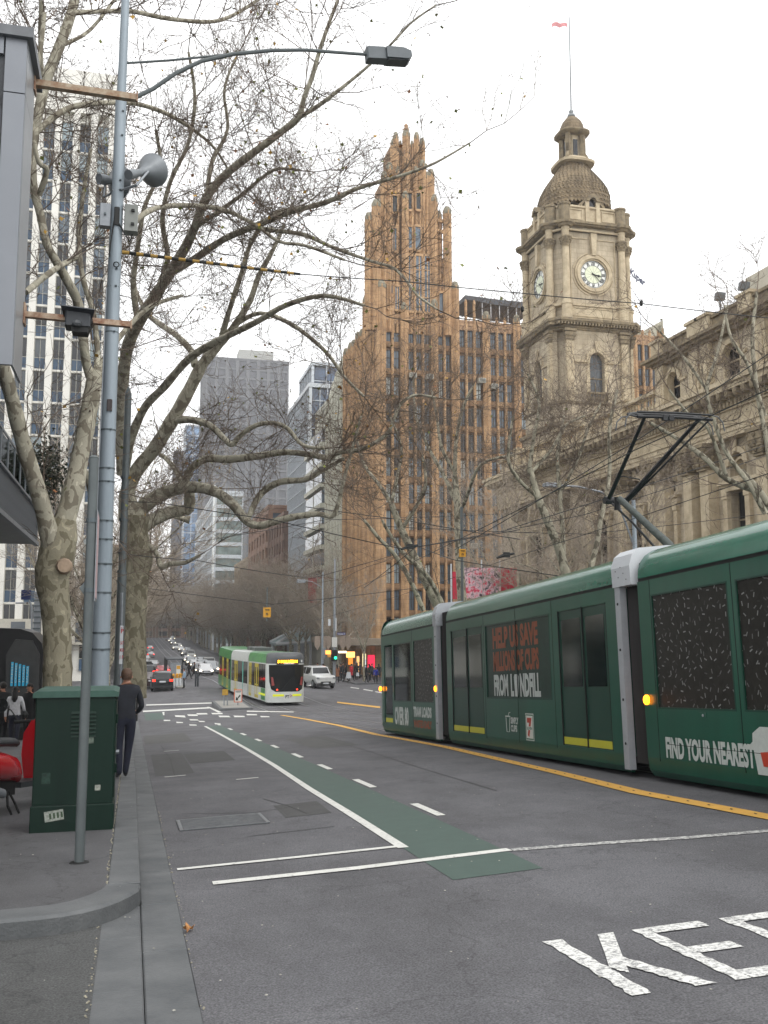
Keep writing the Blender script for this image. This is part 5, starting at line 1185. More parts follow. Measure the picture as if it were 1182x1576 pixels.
# rooftop shade structure with frames and dish
b = MB(); q0, q1 = WY(708, 462, 112), WY(812, 474, 112); b.prism([(q0.x, q0.z), (q0.x + 4, q0.z - .2), (q1.x, q1.z), (q1.x, q1.z - .9), (q0.x + 4, q0.z - .9), (q0.x, q0.z - .55)], 110, 116, 'y'); b.build('rooftop_canopy', mat('slate_roofing', '#4b4e54', .6, var=.2), mu)
b = MB()
for i in range(9): xx = q0.x + (q1.x - q0.x) * i / 8; b.tube([(xx, 110.2, ZTOP - .4), (xx, 110.2, q1.z - .3)], .06, 5)
b.build('canopy_posts', mat('white_metal', '#c8cacc', .5), mu, kind='stuff')
q = WY(1001, 505, 110); b = MB(); b.prism([(q.x - 1.6, ZTOP), (q.x - 1.6, ZTOP + 1.3), (q.x + 1.6, ZTOP + 3.2), (q.x + 1.6, ZTOP)], 109.5, 112, 'y'); b.box(WY(972, 500, 110).x, WY(988, 500, 110).x, 110, 113, ZTOP, ZTOP + 1.6); b.build('roof_hut', mat('pale_roof_hut', '#aba795', .8, var=.15), mu)
b = MB(); p = WY(968, 425, 118); lettering(b, 'Kuper', (p.x, 118, p.z), (.9, 0, -.62), (.25, 0, .97), 2.6, 1.3, .05); p2 = WY(985, 470, 118); b.tube([(p.x, 118, p.z - 1.3), (p2.x, 118, p2.z + .6)], .05, 4); b.tube([(p2.x, 118, p2.z + .6), (p2.x, 118, ZTOP + .4)], .04, 4)
o = b.build('roof_sign', mat('sign_navy', '#2e3450', .5)); tag(o, 'dark lettered rooftop sign seen edgewise right of the clock tower', 'sign')
# ground floor: shop fronts under a continuous awning
b = MB(); q = mz(1030, 600); b.box(XM + .9, 66, YM + .9, YM + 1.4, ZMB, .3); b.build('shop_wall', mat('dark_shopfront', '#191614', .5, var=.3), mu)
za0, za1 = WY(560, 993, 104).z, WY(560, 983, 104).z
b = MB(); b.box(22.8, 62, 103.4, YM + 1, za0, za1); b.box(22.8, XM + 1, YM + .9, 126, za0, za1); aw = b.build('awning', mat('awning_cream', '#8d8172', .7, var=.12), mu)
b = MB(); b.box(22.9, 62, 103.5, YM + 1, za0 - .06, za0 - .01); b.build('awning_soffit', mat('soffit_brown', '#3c3029', .7), aw)
for px in (488, 498, 505, 527, 535): q = WY(px, 990, 103.4); b = MB(); b.prism([(q.x - .25, za1 + .3), (q.x + .25, za1 + .3), (q.x + .3, za0), (q.x, za0 - .5), (q.x - .3, za0)], 103.0 if px > 520 else 103.2, 103.39, 'y'); b.build('awning_bracket', mat('bracket_stone', '#8d7f72', .8), aw)
for px, px2 in ((535, 555), (548, 577)): a, c = WY(px, 981, 103.6), WY(px2, 960, 107.2); b = MB(); b.tube([(a.x, 103.6, a.z), (c.x, 107.2, c.z)], .06, 5); b.build('awning_stay', mat('stay', '#8e8678', .6), aw)
def emitm(name, c, e): return mat(name, c, .5, var=0, emit=e)
for x0, x1, y0, y1, m in ((533, 546, 1003, 1012, emitm('warm_sign', '#ffb060', 2.2)), (549, 553, 1010, 1034, emitm('warm_window', '#e8b070', 1.2)), (536, 543, 1012, 1023, emitm('amber_window', '#c87828', 1.4)), (558, 563, 1006, 1026, emitm('cream_window', '#ead8a0', 1.6)), (566, 577, 1008, 1028, emitm('pink_red_panel', '#e02848', 1.2)), (582, 583.4, 1008, 1026, emitm('cream_window', '#ead8a0', 1.6)), (560, 563, 1015, 1030, emitm('blue_ring_panel', '#2878d0', 1.2)), (547, 551, 1018, 1022, M_CURT)):
    a, c = WY(x0, y1, YM + .85), WY(x1, y0, YM + .85); b = MB(); b.box(a.x, c.x, YM + .82, YM + .89, a.z, c.z); b.build('lit_shop_window', m, mu)
for x0, x1, y0, y1, m, nm in ((500, 510, 1001, 1007, emitm('orange_sign_glow', '#ff8a3c', 2.5), 'glowing orange sign hung under the corner awning'), (504, 511, 1007, 1011.5, emitm('dull_yellow_sign', '#a87838', .5), 'dull yellow sign below the glowing orange awning sign'), (521, 533, 1002, 1005, emitm('white_sign_glow', '#ffe8c0', 2.5), 'small bright white sign under the terracotta building awning')):
    a, c = WY(x0, y1, 103.3), WY(x1, y0, 103.3); b = MB(); b.cbox(a.x, c.x, 103.2, 103.4, a.z, c.z, .02); o = b.build('hanging_sign', m); tag(o, nm, 'sign')
# ================================================================ WHITE OFFICE BLOCK ON THE LEFT BEYOND THE CROSS STREET
M_WC = mat('white_facade', '#dcdad2', .8, var=.06, scale=.8); M_SPB = mat('blue_spandrel', '#2f4860', .35, var=.2, scale=1); M_BEI = mat('beige_facade', '#b0aca0', .8, var=.1)
wo_ = thing('white_office', 'white ribbed office block with dark windows over blue panels', 'office building', (-20, 116, -4))
cols = [0, 0]; c0_ = WY(153, 640, 107).x - .05
pit = WY(82, 560, 107).x - WY(53, 560, 107).x
ztopW = WY(120, 108, 107).z; fl = (WY(60, 645, 107).z - WY(60, 696, 107).z)
zh0 = WY(80, 570, 107).z                                 # head of one row of panes
heads = [zh0 + fl * k for k in range(-9, 30)]
heads = [z for z in heads if -0.5 < z and z < ztopW - 5.6]
b = MB(); b.box(-60, c0_ + .6, 107.9, 140, -4.2, ztopW); b.build('wall', M_WC, wo_)
panes = {}
def pane_mesh(w_, h_, m):
    k = (round(w_, 2), round(h_, 2), m.name)
    if k not in panes:
        b = MB(); b.box(-w_ / 2, w_ / 2, .05, .1, -h_, 0); b.k = 1; b.box(-w_ / 2, w_ / 2, .0, .05, -.06, 0); b.box(-w_ / 2, -w_ / 2 + .05, 0, .05, -h_, -.06); b.box(w_ / 2 - .05, w_ / 2, 0, .05, -h_, -.06); b.box(-.025, .025, 0, .05, -h_, -.06); panes[k] = b.mesh('window', [m, M_AC])
    return panes[k]
ncol = 9; hw_ = (pit - .72)
for j in range(ncol + 1):
    xr = c0_ - pit * j; b = MB(); b.box(xr - .02, xr + .70, 107.0, 107.9, 2.5, ztopW - 5); b.build('rib', M_WC, wo_)
for zh in heads:
    b = MB(); b.box(c0_ - pit * ncol, c0_, 107.45, 107.9, zh, zh + .22); b.build('floor_band', M_WC, wo_)
    for j in range(ncol):
        xc = c0_ - pit * j - hw_ / 2 - .02; m = rr.choice([M_GD, M_WING, M_WING, M_GD, M_GL, M_GB])
        put(pane_mesh(hw_, fl * .58, m), 'window', wo_, (xc, 107.6, zh))
        put(pane_mesh(hw_, fl * .42 - .22, M_SPB), 'blue_panel', wo_, (xc, 107.6, zh - fl * .58))
b = MB(); b.box(-60, c0_ + .8, 107.0, 108, ztopW - 5, ztopW); b.build('crown_wall', M_WC, wo_)
b = MB(); b.box(-60, c0_ + .8, 106.9, 107.9, -.2, 2.5); b.build('podium_band', M_BEI, wo_)
b = MB()
for j in range(12): b.box(c0_ - 1.6 - j * 3.2, c0_ - .2 - j * 3.2, 106.86, 106.9, -.2 + .3, 2.2)
b.build('podium_windows', M_WING, wo_, kind='stuff')
# ================================================================ FAR BUILDINGS DOWN THE STREET
def block(name, label, x0, x1, y0, y1, ztop, wall, glass, cw, fh, pw, ph, side='x', zb=-8, wx=True, wy=True, parts_y=False, band=False):
    """wall skeleton standing proud of glass: piers and floor bands on the street side and on the side facing the camera"""
    t_ = thing(name, label, 'building', ((x0 + x1) / 2, (y0 + y1) / 2, zb)); right = x0 > 10
    b = MB(); b.box(x0 + .4, x1 - .4, y0 + .4, y1, zb, ztop - .4); b.build('glazing', glass, t_)
    b = MB(); nf = int((ztop - zb) / fh); xs_ = x0 if right else x1; sg = 1 if right else -1
    n = max(1, round((y1 - y0) / cw)); c_ = (y1 - y0) / n
    for i in range(n + 1): yy = y0 + c_ * i; a_, e_ = sorted((xs_, xs_ + sg * .5)); b.box(a_, e_, max(y0, yy - pw / 2), min(y1, yy + pw / 2), zb, ztop)
    m = max(1, round((x1 - x0) / cw)); d_ = (x1 - x0) / m
    for i in range(m + 1): xx = x0 + d_ * i; b.box(max(x0, xx - pw / 2), min(x1, xx + pw / 2), y0 + .001, y0 + .5, zb, ztop)
    b.build('piers', wall, t_, kind='stuff')
    b = MB()
    for k in range(nf + 1):
        z = ztop - k * fh; a_, e_ = sorted((xs_ + sg * .08, xs_ + sg * .5)); b.box(a_, e_, y0 + .1, y1, z - ph, z); b.box(x0 + .1, x1 - .1, y0 + .08, y0 + .5, z - ph, z)
    b.build('floor_bands', wall, t_, kind='stuff')
    b = MB(); b.box(x0 - .1, x1 + .1, y0 - .1, y1 + .1, ztop - .2, ztop + .5); b.build('roof_parapet', wall, t_)
    return t_
M_CRM = mat('cream_render', '#b9b8aa', .8, var=.14, scale=1.2); M_DGR = mat('charcoal_concrete', '#5a5b5f', .8, var=.15, scale=.6); M_BGL = mat('blue_curtain_glass', '#3d4d63', .08, var=.5, scale=.35, spec=.8)
M_LGR = mat('light_grey_concrete', '#a3a39e', .8, var=.1); M_PNK = mat('pink_brick', '#8a6a55', .85, var=.15, scale=1); M_BRN = mat('brown_brick', '#6c5242', .85, var=.2, scale=1); M_WHT = mat('white_mullion', '#b9bfc4', .5)
M_SKY = mat('sky_blue_glass', '#56789c', .1, var=.5, scale=.2, spec=.8); M_DBL = mat('dark_blue_cladding', '#39404f', .5, var=.15, scale=.2); M_BEG = mat('beige_brick', '#9a8a72', .85, var=.15)
z_ = lambda py, px, y: WY(px, py, y).z
x_at = lambda px, y: WY(px, 800, y).x
y_at = lambda px, x: WX(px, 800, x).y
yc1, yc0 = y_at(470, 27), 127.0
cr_ = thing('pale_ribbed_building', 'pale cream ribbed art deco building beside the terracotta tower', 'building', (30, 135, -5))
b = MB(); b.box(27.2, 50, yc0, yc1, -5, z_(640, 495, 135)); b.box(27.6, 50, yc0 + .5, yc1 - 5, 0, z_(592, 510, 132)); b.box(29, 50, yc0 + 1, yc1 - 9, 0, z_(575, 520, 130)); b.build('wall', M_CRM, cr_)
for i, px in enumerate((524, 519.5, 515, 510.5, 506, 501.5)):
    yy = y_at(px, 27); b = MB(); zt_ = z_((560, 572, 585, 598, 612, 628)[i], px, yy); b.box(26.85, 27.25 + .5, yy - .35, yy + .35, -2, zt_); b.lathe([(.4, zt_), (.2, zt_ + .8), (.02, zt_ + 1.2)], (27.1, yy, 0), 4, math.pi / 4); b.build('rib', M_CRM, cr_)
b = MB()
for i in range(14):
    zz = 2 + i * 3.1
    for px in (522, 517.3, 503.5): yy = y_at(px, 27.2); b.box(27.15, 27.19, yy - .35, yy + .3, zz, zz + 2.0)
b.build('slot_windows', M_GD, cr_, kind='stuff')
for i in range(12):        # balconied bay of dark windows at its left end
    zz = 1.5 + i * 3.1; ya, yb = y_at(500, 27.2), y_at(475, 27.2)
    if zz > z_(650, 490, 140): break
    b = MB(); b.box(26.7, 27.19, ya, yb, zz, zz + 1.9); w_ = b.build('window', M_GB, cr_); b = MB(); b.box(26.4, 27.19, ya - .2, yb + .2, zz - .75, zz - .1); b.box(26.65, 26.69, (ya + yb) / 2 - .2, (ya + yb) / 2 + .2, zz, zz + 1.9); b.build('balcony', M_CRM, w_)
b1 = block('blue_glass_tower', 'rounded blue glass tower with white grid lines', 27.6, 52, y_at(474, 27.6), y_at(444, 27.6) + 2, z_(600, 470, 160), M_WHT, M_BGL, 1.9, 2.4, .10, .12)
b2_ = block('blue_glass_tower', 'taller flat topped blue glass block behind the rounded glass tower', 33, 60, 185, 200, z_(560, 470, 185), M_WHT, M_BGL, 3.0, 3.2, .16, .16)
block('dark_tower', 'tall dark grey office tower with fine vertical ribs', x_at(312, 430), x_at(442, 430), 430, 470, z_(553, 370, 430), mat('grey_ribs', '#6d6e70', .8, var=.1), M_DGR, 4.6, 4.2, 1.5, .8)
b = MB(); q = WY(390, 553, 430); b.box(q.x - 6, q.x + 10, 436, 446, q.z, q.z + 6); tag(b.build('roof_plant', M_LGR), 'grey rooftop plant box on the dark ribbed tower', 'roof plant')
block('blue_pattern_tower', 'slim pale blue glass tower with stepped line pattern', x_at(282, 640), x_at(318, 640), 640, 665, z_(655, 300, 640), M_WHT, M_SKY, 5.2, 6.5, .5, .5)
block('slim_dark_tower', 'slim dark blue tower left of the patterned blue tower', x_at(265.5, 560), x_at(280, 560), 560, 580, z_(695, 272, 560), M_DBL, M_DBL, 5, 8, 1, .6)
block('banded_white_tower', 'pale banded office block with bright white corner and floor lines', 23.5, x_at(374, 300), 300, 400, z_(757, 330, 300), M_WHT, mat('grey_green_glass', '#6a7672', .2, var=.5, scale=.3), 6, 3.9, .5, 1.1)
b = MB(); q = z_(757, 330, 300); b.box(22.9, 23.5, 299.2, 300.8, -6, q + 2); tag(b.build('corner_fin', mat('bright_white', '#d8dcdc', .6)), 'bright white vertical fin on the corner of the banded block', 'wall fin')
block('pink_brick_building', 'pinkish brick building with grey vertical window strips in the street row', 27, 44, y_at(413, 27), y_at(383, 27), z_(795, 400, 220), M_PNK, M_GB, 5, 3.6, 1.9, 1.2)
block('beige_building', 'narrow beige building between pink brick block and banded tower', 27, 42, y_at(383, 27) + 1, y_at(362, 27), z_(872, 372, 270), M_BEG, M_GD, 5, 3.8, 1.6, 1.5)
block('brown_brick_building', 'orange brown brick building left of the blue glass tower', 27, 42, y_at(438, 27), y_at(414, 27), z_(800, 425, 190), M_BRN, M_GD, 3.6, 3.6, 1.5, 1.3)
block('grey_stone_building', 'grey stone block with dark windows farther down the row', 27.5, 40, 405, 450, z_(850, 300, 405), M_LGR, M_GD, 6, 4.2, 1.5, 1.5)
block('domed_white_building', 'small white building at the far end of the row', 29, 40, 470, 500, z_(905, 280, 470), M_CRM, M_GD, 6, 4.2, 2.5, 2)
block('glass_base_building', 'dark glass building above the white triangular canopy', 40, 60, 168, 185, z_(760, 445, 165), M_DGR, M_BGL, 3, 3.5, .2, .2)
for i, (ya, yb, h_, m, lb) in enumerate(((141, 160, 30, M_BEG, 'tall beige building behind the left row of bare trees'), (161, 190, 24, M_BRN, 'brown building in the left row beyond the white office'), (192, 235, 34, M_LGR, 'light grey office in the left row of the street'), (237, 300, 20, M_CRM, 'cream building far along the left side'), (302, 380, 26, M_PNK, 'pinkish building far along the left side'), (382, 470, 18, M_BEG, 'low beige building at the far left end of the street'))):
    block('street_building', lb, -24, -4.6 - (2 if i == 2 else 0), ya, yb, h_, m, M_GD, 4, 3.6, 1.4, 1.4)
block('end_building', 'low brown building closing the view at the crest of the street', -60, 90, 522, 540, 9, M_BRN, M_GD, 7, 4, 2.5, 1.6)
# white glazed canopy, red banner by the glass building
b = MB(); p = [WX(415, 985, 24), WX(480, 962, 24), WX(474, 988, 23), WX(424, 990, 23)]
cp = thing('glass_canopy', 'white and glass triangular canopy over the footpath behind the tram', 'canopy', (24.5, 150, -4))
a0, a1, a2, a3 = WY(415, 988, 150), WY(478, 958, 150), WY(478, 988, 146), WY(425, 991, 146)
b = MB(); b.add([a0, a1, a2, a3, a0 + Vector((0, 0, -.3)), a1 + Vector((0, 0, -.3)), a2 + Vector((0, 0, -.3)), a3 + Vector((0, 0, -.3))], [(0, 1, 2, 3), (7, 6, 5, 4), (0, 4, 5, 1), (1, 5, 6, 2), (2, 6, 7, 3), (3, 7, 4, 0)]); b.build('glass_sheet', mat('frosted_glass', '#9fb0b4', .3, var=.2), cp)
b = MB()
for u in (a0, a3): b.tube([u, a1 + Vector((0, -.4, .1))], .22, 6)
b.tube([a3, a2], .25, 6); b.tube([a0 + Vector((.5, 0, -.2)), (a0.x + .5, 150, -5)], .3, 6); b.tube([a2, (a2.x, a2.y, -5)], .2, 6); b.build('white_beam', M_WPL, cp, kind='stuff')
b = MB(); q0, q1 = WY(474, 928, 125), WY(487, 890, 125); b.box(q0.x, q1.x, 125, 125.06, q0.z, q1.z); b.tube([(q1.x, 125, q1.z + .3), (q1.x, 125, q0.z - .3)], .06, 5); b.tube([(q0.x, 125.03, q1.z + .04), (q1.x + 2, 125.03, q1.z + .04)], .05, 5); tag(b.build('banner', mat('faded_red_banner', '#9a4340', .8, var=.15)), 'faded red banner hanging before the pale ribbed building', 'banner')
# ================================================================ STREET FURNITURE, NEAR LEFT
M_POLE = mat('blue_grey_steel', '#7d8890', .5, metal=.2, var=.14, scale=3, bump=.1, bscale=20, col2='#98a3ab', streak=True)
M_POLE2 = mat('dark_grey_steel', '#5b6263', .5, metal=.15, var=.15, scale=3)
M_GALV = mat('galvanised', '#8a8f94', .45, metal=.5, var=.15, scale=7)
M_BAND = mat('strap_steel', '#5b6468', .5, metal=.5)
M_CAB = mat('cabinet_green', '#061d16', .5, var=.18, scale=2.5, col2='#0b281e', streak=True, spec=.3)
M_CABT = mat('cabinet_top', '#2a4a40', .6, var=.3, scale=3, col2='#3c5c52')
M_RUST = mat('rusted_steel', '#7a4a30', .85, var=.4, scale=9, bump=.4, col2='#b9a691')
M_PGREY = mat('panel_grey', '#80848a', .38, metal=.4, var=.06, scale=.8)
M_PGRD = mat('panel_dark', '#34383d', .5, var=.1)
M_SPK = mat('speaker_grey', '#7b8084', .45, metal=.3, var=.1, scale=6)
zp = lambda y: prof(y) + ZT
# green cabinet
p0 = WG(62, 1280, ZT); yf = 11.45; xa, xb = -1.02, -.165; yb_ = 12.35; zb = zp(11.8) - .02; zt_ = WY(120, 1066, yf).z
cab = thing('utility_cabinet', 'tall dark green metal utility cabinet with louvres on the kerb', 'utility cabinet', ((xa + xb) / 2, 11.9, zb))
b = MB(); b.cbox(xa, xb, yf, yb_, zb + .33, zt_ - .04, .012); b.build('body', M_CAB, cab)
b = MB(); b.cbox(xa - .015, xb + .015, yf - .015, yb_ + .015, zb - .1, zb + .325, .01); b.build('plinth', M_CAB, cab)
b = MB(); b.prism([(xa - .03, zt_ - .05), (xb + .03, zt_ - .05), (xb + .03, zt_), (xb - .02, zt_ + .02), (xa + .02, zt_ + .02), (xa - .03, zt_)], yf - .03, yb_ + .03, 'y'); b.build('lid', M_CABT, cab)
for i in range(7):
    z = zt_ - .22 - i * .043; q0, q1 = WY(110, 1100, yf).x, WY(148, 1100, yf).x
    b = MB(); b.prism([(yf - .02, z - .012), (yf, z + .012), (yf, z - .012)], q0, q1, 'x'); b.build('louvre', M_CAB, cab)
b = MB(); b.box(q0 + .1, q1 - .1, yf - .02, yf, zt_ - .17, zt_ - .155); b.build('handle', M_GALV, cab)
b = MB(); b.box(xb + .001, xb + .012, yf + .05, yb_ - .05, zb + .38, zt_ - .1); dr = b.build('side_door', M_CAB, cab)
for i, (x_, z_, w_, h_) in enumerate(((-.45, 1.02, .06, .035), (-.88, .62, .045, .06), (-.33, .5, .03, .03))): b = MB(); b.box(x_ - w_, x_ + w_, yf - .003, yf - .0005, zb + z_ - h_, zb + z_ + h_); b.build('sticker_remnant', mat('sticker_rest' + str(i), ('#5f6a60', '#20382f', '#8a8d84')[i], .8, var=.5, scale=30), cab)
b = MB(); b.tube([(xb + .015, yf + .3, zt_ - .7), (xb + .05, yf + .3, zt_ - .7)], .025, 8); b.build('lock', M_GALV, dr)
for z in (zt_ - .3, zb + .7): b = MB(); b.tube([(xb + .02, yf + .06, z - .05), (xb + .02, yf + .06, z + .05)], .012, 6); b.build('hinge', M_CAB, dr)
b = MB(); b.M = Matrix.Translation((-.78, yf - .017, zb + .22)) @ Matrix.Rotation(R(-8), 4, 'Y'); b.box(-.1, .1, -.003, 0, -.055, .055); st = b.build('sticker', mat('worn_sticker', '#8f948c', .8, var=.4, scale=40), cab)
b.k = 0; b2 = MB(M=b.M)
for i, dx in enumerate((-.05, -.01, .03, .07)): b2.box(dx, dx + .022, -.0045, -.003, -.03, .03)
b2.build('sticker_marks', mat('sticker_green', '#3a4c38', .8), st)
# thin grey post in front of it, with an edge-on sign plate
q = WG(122, 1328, ZT); px_, py_ = q.x, q.y; tz = WY(148, 706, py_).z
post = thing('sign_post', 'thin grey round sign post in front of the green cabinet with edge-on plate', 'sign post', (px_, py_, q.z))
b = MB(); b.tube([(px_, py_, q.z - .02), (px_, py_, tz)], .044, 14); b.lathe([(.044, tz), (.046, tz + .01), (.02, tz + .03)], (px_, py_, 0), 14); b.build('pole', M_POLE2, post, smooth=True)
b = MB(); b.lathe([(.09, q.z - .01), (.085, q.z + .006), (.05, q.z + .014)], (px_, py_, 0), 12); b.build('base_collar', M_DARK, post)
za, zc = WY(149, 925, py_).z, WY(150, 785, py_).z
b = MB(); b.box(px_ + .046, px_ + .052, py_ - .03, py_ + .42, za, zc); pl = b.build('sign_plate', M_GALV, post)
b = MB(); b.box(px_ + .0525, px_ + .0545, py_ + .0, py_ + .40, za + .03, zc - .03); b.build('sign_face', mat('pale_pink_sign', '#b9a2a4', .6, var=.1), pl)
for z in (za + .1, zc - .1): b = MB(); b.lathe([(.05, z - .02), (.05, z + .02)], (px_, py_, 0), 12); b.build('clamp', M_BAND, pl)
b = MB(); zz = WY(131, 905, py_).z; b.prism([(px_ - .09, zz), (px_ - .04, zz + .06), (px_ - .04, zz - .07)], py_ - .01, py_ + .01, 'y'); b.build('bracket', M_POLE2, post)
# main steel pole
YP = 14.5
C = [WY(*p, YP) for p in ((152.5, 1075), (153.4, 1046), (164, 743), (175, 440), (183, 250), (189, 100), (193, 0), (196, -90))]
C[0].z = zp(YP) - .05
pole = thing('tramway_pole', 'tall blue-grey steel pole with lamp arm, horn speakers and boxes', 'pole', (C[0].x, YP, zp(YP)))
rad = [.135, .13, .112, .098, .088, .066, .062, .055]
b = MB(); b.tube(C[:5] + [WY(186.5, 150, YP)], rad[:5] + [.084], 18); b.tube([WY(186.5, 150, YP)] + C[5:], [.07] + rad[5:], 16); b.build('shaft', M_POLE, pole, smooth=True)
def polept(py):
    for a, c in zip(C, C[1:]):
        pa, pc = (a - CAMP), (c - CAMP)
        ya, yc_ = CY - FP * pa.dot(UP) / pa.dot(FW), CY - FP * pc.dot(UP) / pc.dot(FW)
        if yc_ <= py <= ya: t_ = (ya - py) / (ya - yc_); return a.lerp(c, t_), .135 + (.06 - .135) * (1075 - py) / 1100
    return C[1], .13
for py in (1000, 975, 914, 870, 832, 803, 742, 722, 664, 514, 443, 417, 296, 281, 212, 175):
    p, r_ = polept(py); b = MB(); b.lathe([(r_ + .006, -.012), (r_ + .006, .012)], p, 16); b.tube([(p.x + .02, p.y - r_ - .012, p.z), (p.x + .05, p.y - r_ - .012, p.z)], .014, 6); b.build('strap', M_BAND, pole)
p, _ = polept(150); b = MB(); b.tube([polept(1000)[0] + Vector((-.125, -.03, 0)), polept(740)[0] + Vector((-.115, -.03, 0)), polept(445)[0] + Vector((-.1, -.03, 0))], .011, 5); b.build('conduit', M_GALV, pole)
def boxon(px0, px1, py0, py1, y, m, nm, d=.14, par=pole, lab=None, c=.01):
    a, e = WY(px0, py1, y), WY(px1, py0, y); b = MB(); b.cbox(a.x, e.x, y, y + d, a.z, e.z, c); return b.build(nm, m, par, label=lab), a, e
o, a, e = boxon(152.5, 171, 313, 346, YP - .1, M_GALV, 'junction_box', lab='silver box on the left of the pole'); b = MB(); b.tube([(a.lerp(e, .5).x, YP - .11, (a.z + e.z) / 2), (a.lerp(e, .5).x, YP - .13, (a.z + e.z) / 2)], .02, 6); b.build('lock', M_BAND, o)
o, a, e = boxon(190.5, 213, 315, 354, YP - .1, mat('beige_grey_box', '#878a86', .6, var=.1), 'junction_box', .2, lab='grey-beige box on the right of the pole')
for z in (.25, .75): b = MB(); b.cbox(a.x + .1, a.x + .15, YP - .13, YP - .1, a.z + (e.z - a.z) * z - .02, a.z + (e.z - a.z) * z + .02, .004); b.build('latch', M_SEAM, o)
boxon(175, 184.5, 318, 345, YP - .12, M_SEAM, 'control_unit', .06); boxon(164, 173, 614, 632, YP - .13, mat('brown_box', '#3c3434', .6), 'fuse_box', .05)
b = MB(); b.tube([polept(345)[0] + Vector((.02, -.1, 0)), polept(360)[0] + Vector((.12, -.1, -.02)), WY(200, 372, YP - .05), WY(204, 360, YP - .05)], .012, 5); b.tube([polept(345)[0] + Vector((-.03, -.1, 0)), polept(380)[0] + Vector((-.07, -.1, 0)), polept(400)[0] + Vector((-.08, -.08, 0))], .01, 5); b.build('cables', M_SEAM, pole, kind='stuff')
p = WY(179, 407, YP - .12); b = MB()
for i in range(10): a_ = i * .63; b.tube([p + Vector((.04 * math.cos(a_), 0, .04 * math.sin(a_))), p + Vector((.04 * math.cos(a_ + .63), 0, .04 * math.sin(a_ + .63)))], .008, 4)
b.build('ring_tag', M_SEAM, pole, kind='stuff')
# lamp arm and lantern
LA = lambda px, py: WY(px, py, YP)
b = MB(); b.tube([LA(208, 150), LA(235, 137), LA(270, 113), LA(310, 94), LA(360, 83), LA(420, 77.5), LA(470, 77), LA(565, 84)], [.035, .035, .034, .033, .032, .03, .028, .026], 8); ar = b.build('lamp_arm', M_POLE2, pole, smooth=True)
b = MB(); b.tube([LA(196, 97), LA(260, 93), LA(330, 86), LA(400, 79)], [.018] * 4, 6); b.build('arm_tie', M_POLE2, pole)
a, e = LA(563, 96), LA(640, 72); ux = (LA(640, 84) - LA(563, 80)).normalized(); uz = Vector((-ux.z, 0, ux.x))
Mx = Matrix(((ux.x, 0, uz.x, LA(563, 83).x), (0, 1, 0, YP), (ux.z, 0, uz.z, LA(563, 83).z), (0, 0, 0, 1)))
b = MB(M=Mx); b.cbox(0, .34, -.1, .1, -.12, .1, .02); hd_ = b.build('lantern_housing', mat('lantern_grey', '#5d6468', .5, var=.1), ar)
b = MB(M=Mx); b.prism([(.33, -.11), (.70, -.12), (.76, -.07), (.75, .02), (.62, .07), (.33, .08)], -.14, .14, 'y'); b.build('lantern_cowl', mat('lantern_grey'  , '#5d6468'), ar)
b = MB(M=Mx); b.box(.36, .70, -.11, .11, -.135, -.121); b.build('lantern_glass', mat('lens_grey', '#474d4f', .25), ar)
# horn loudspeakers
def horn(nm, small, big, r_, lab):
    s_, g_ = Vector(small), Vector(big); d = (g_ - s_).normalized(); L = (g_ - s_).length
    t_ = thing('horn_speaker', lab, 'loudspeaker', tuple(s_), 'horn loudspeakers on the pole', world=True)
    b = MB(); n = [(.0, .055), (.10, .06), (.35, .055), (.42, .05), (.55, .09), (.75, .16), (.9, .225), (1.0, .26)]
    pts = [s_ + d * L * k for k, _ in n]; b.tube(pts, [q * r_ / .26 for _, q in n], 24, caps=False); b.tube([pts[-1], pts[-1] + d * .01], r_ * 1.03, 24, caps=False); b.build('horn', M_SPK, t_, smooth=True)
    b = MB(); b.tube([s_ - d * .1, s_ + d * .06], .075 * r_ / .26, 14); b.build('driver', M_SPK, t_, smooth=True)
    return t_, d
h1, d1 = horn('a', WY(203, 268, 14.25), WY(236, 262, 14.72), .255, 'right grey horn loudspeaker on the pole, bell turned up the street')
p, _ = polept(296); b = MB(); b.tube([p + Vector((.06, -.08, 0)), WY(210, 285, 14.3), WY(228, 264, 14.45)], .022, 5); b.build('bracket', M_GALV, h1)
h2, d2_ = horn('b', WY(160, 276, 14.75), WY(184, 281, 14.95), .26, 'left grey horn loudspeaker half hidden behind the pole')
b = MB(); b.tube([p + Vector((-.06, -.06, 0)), WY(168, 300, 14.6), WY(160, 303, 14.8), WY(162, 280, 14.8)], .018, 5); b.build('bracket', M_GALV, h2)
# building at the left edge: projecting grey metal box, awning, balcony
SX = WY(27, 394, 12).x; SY1 = WX(41.5, 394, SX).y; sz0, sz1 = WY(31, 562, 12).z, WY(44, 50, 12).z
sb = thing('metal_clad_box', 'grey metal clad box projecting over the footpath at the left edge', 'facade box', (SX - 1, 13, sz0))
b = MB(); b.box(SX - 4, SX - .26, 12.05, SY1, sz0 + .06, sz1 - .2); b.build('core', M_PGRD, sb)
seam_z = WY(38, 145, 12).z
for x0, x1, z0, z1 in ((SX - .26, SX, sz0, seam_z), (SX - .26, SX, seam_z + .012, sz1 - .1), (SX - .8, SX - .27, seam_z + .5, sz1 - .1), (SX - 1.4, SX - .81, seam_z + .5, sz1 - .1)):
    b = MB(); b.cbox(x0 + .004, x1 - .004, 12.0, 12.06, z0, z1, .004); b.build('front_panel', M_PGREY, sb)
for z0, z1 in ((sz0, seam_z), (seam_z + .012, sz1 - .1)):
    b = MB(); b.box(SX - .03, SX, 12.07, SY1, z0, z1); b.build('side_panel', mat('panel_grey_light', '#9b9fa3', .35, metal=.4, var=.05), sb)
b = MB(); b.box(SX - 4, SX + .07, 11.93, SY1 + .3, sz1 - .1, sz1 + .03); b.build('cap', mat('cap_grey', '#6b6e72', .5), sb)
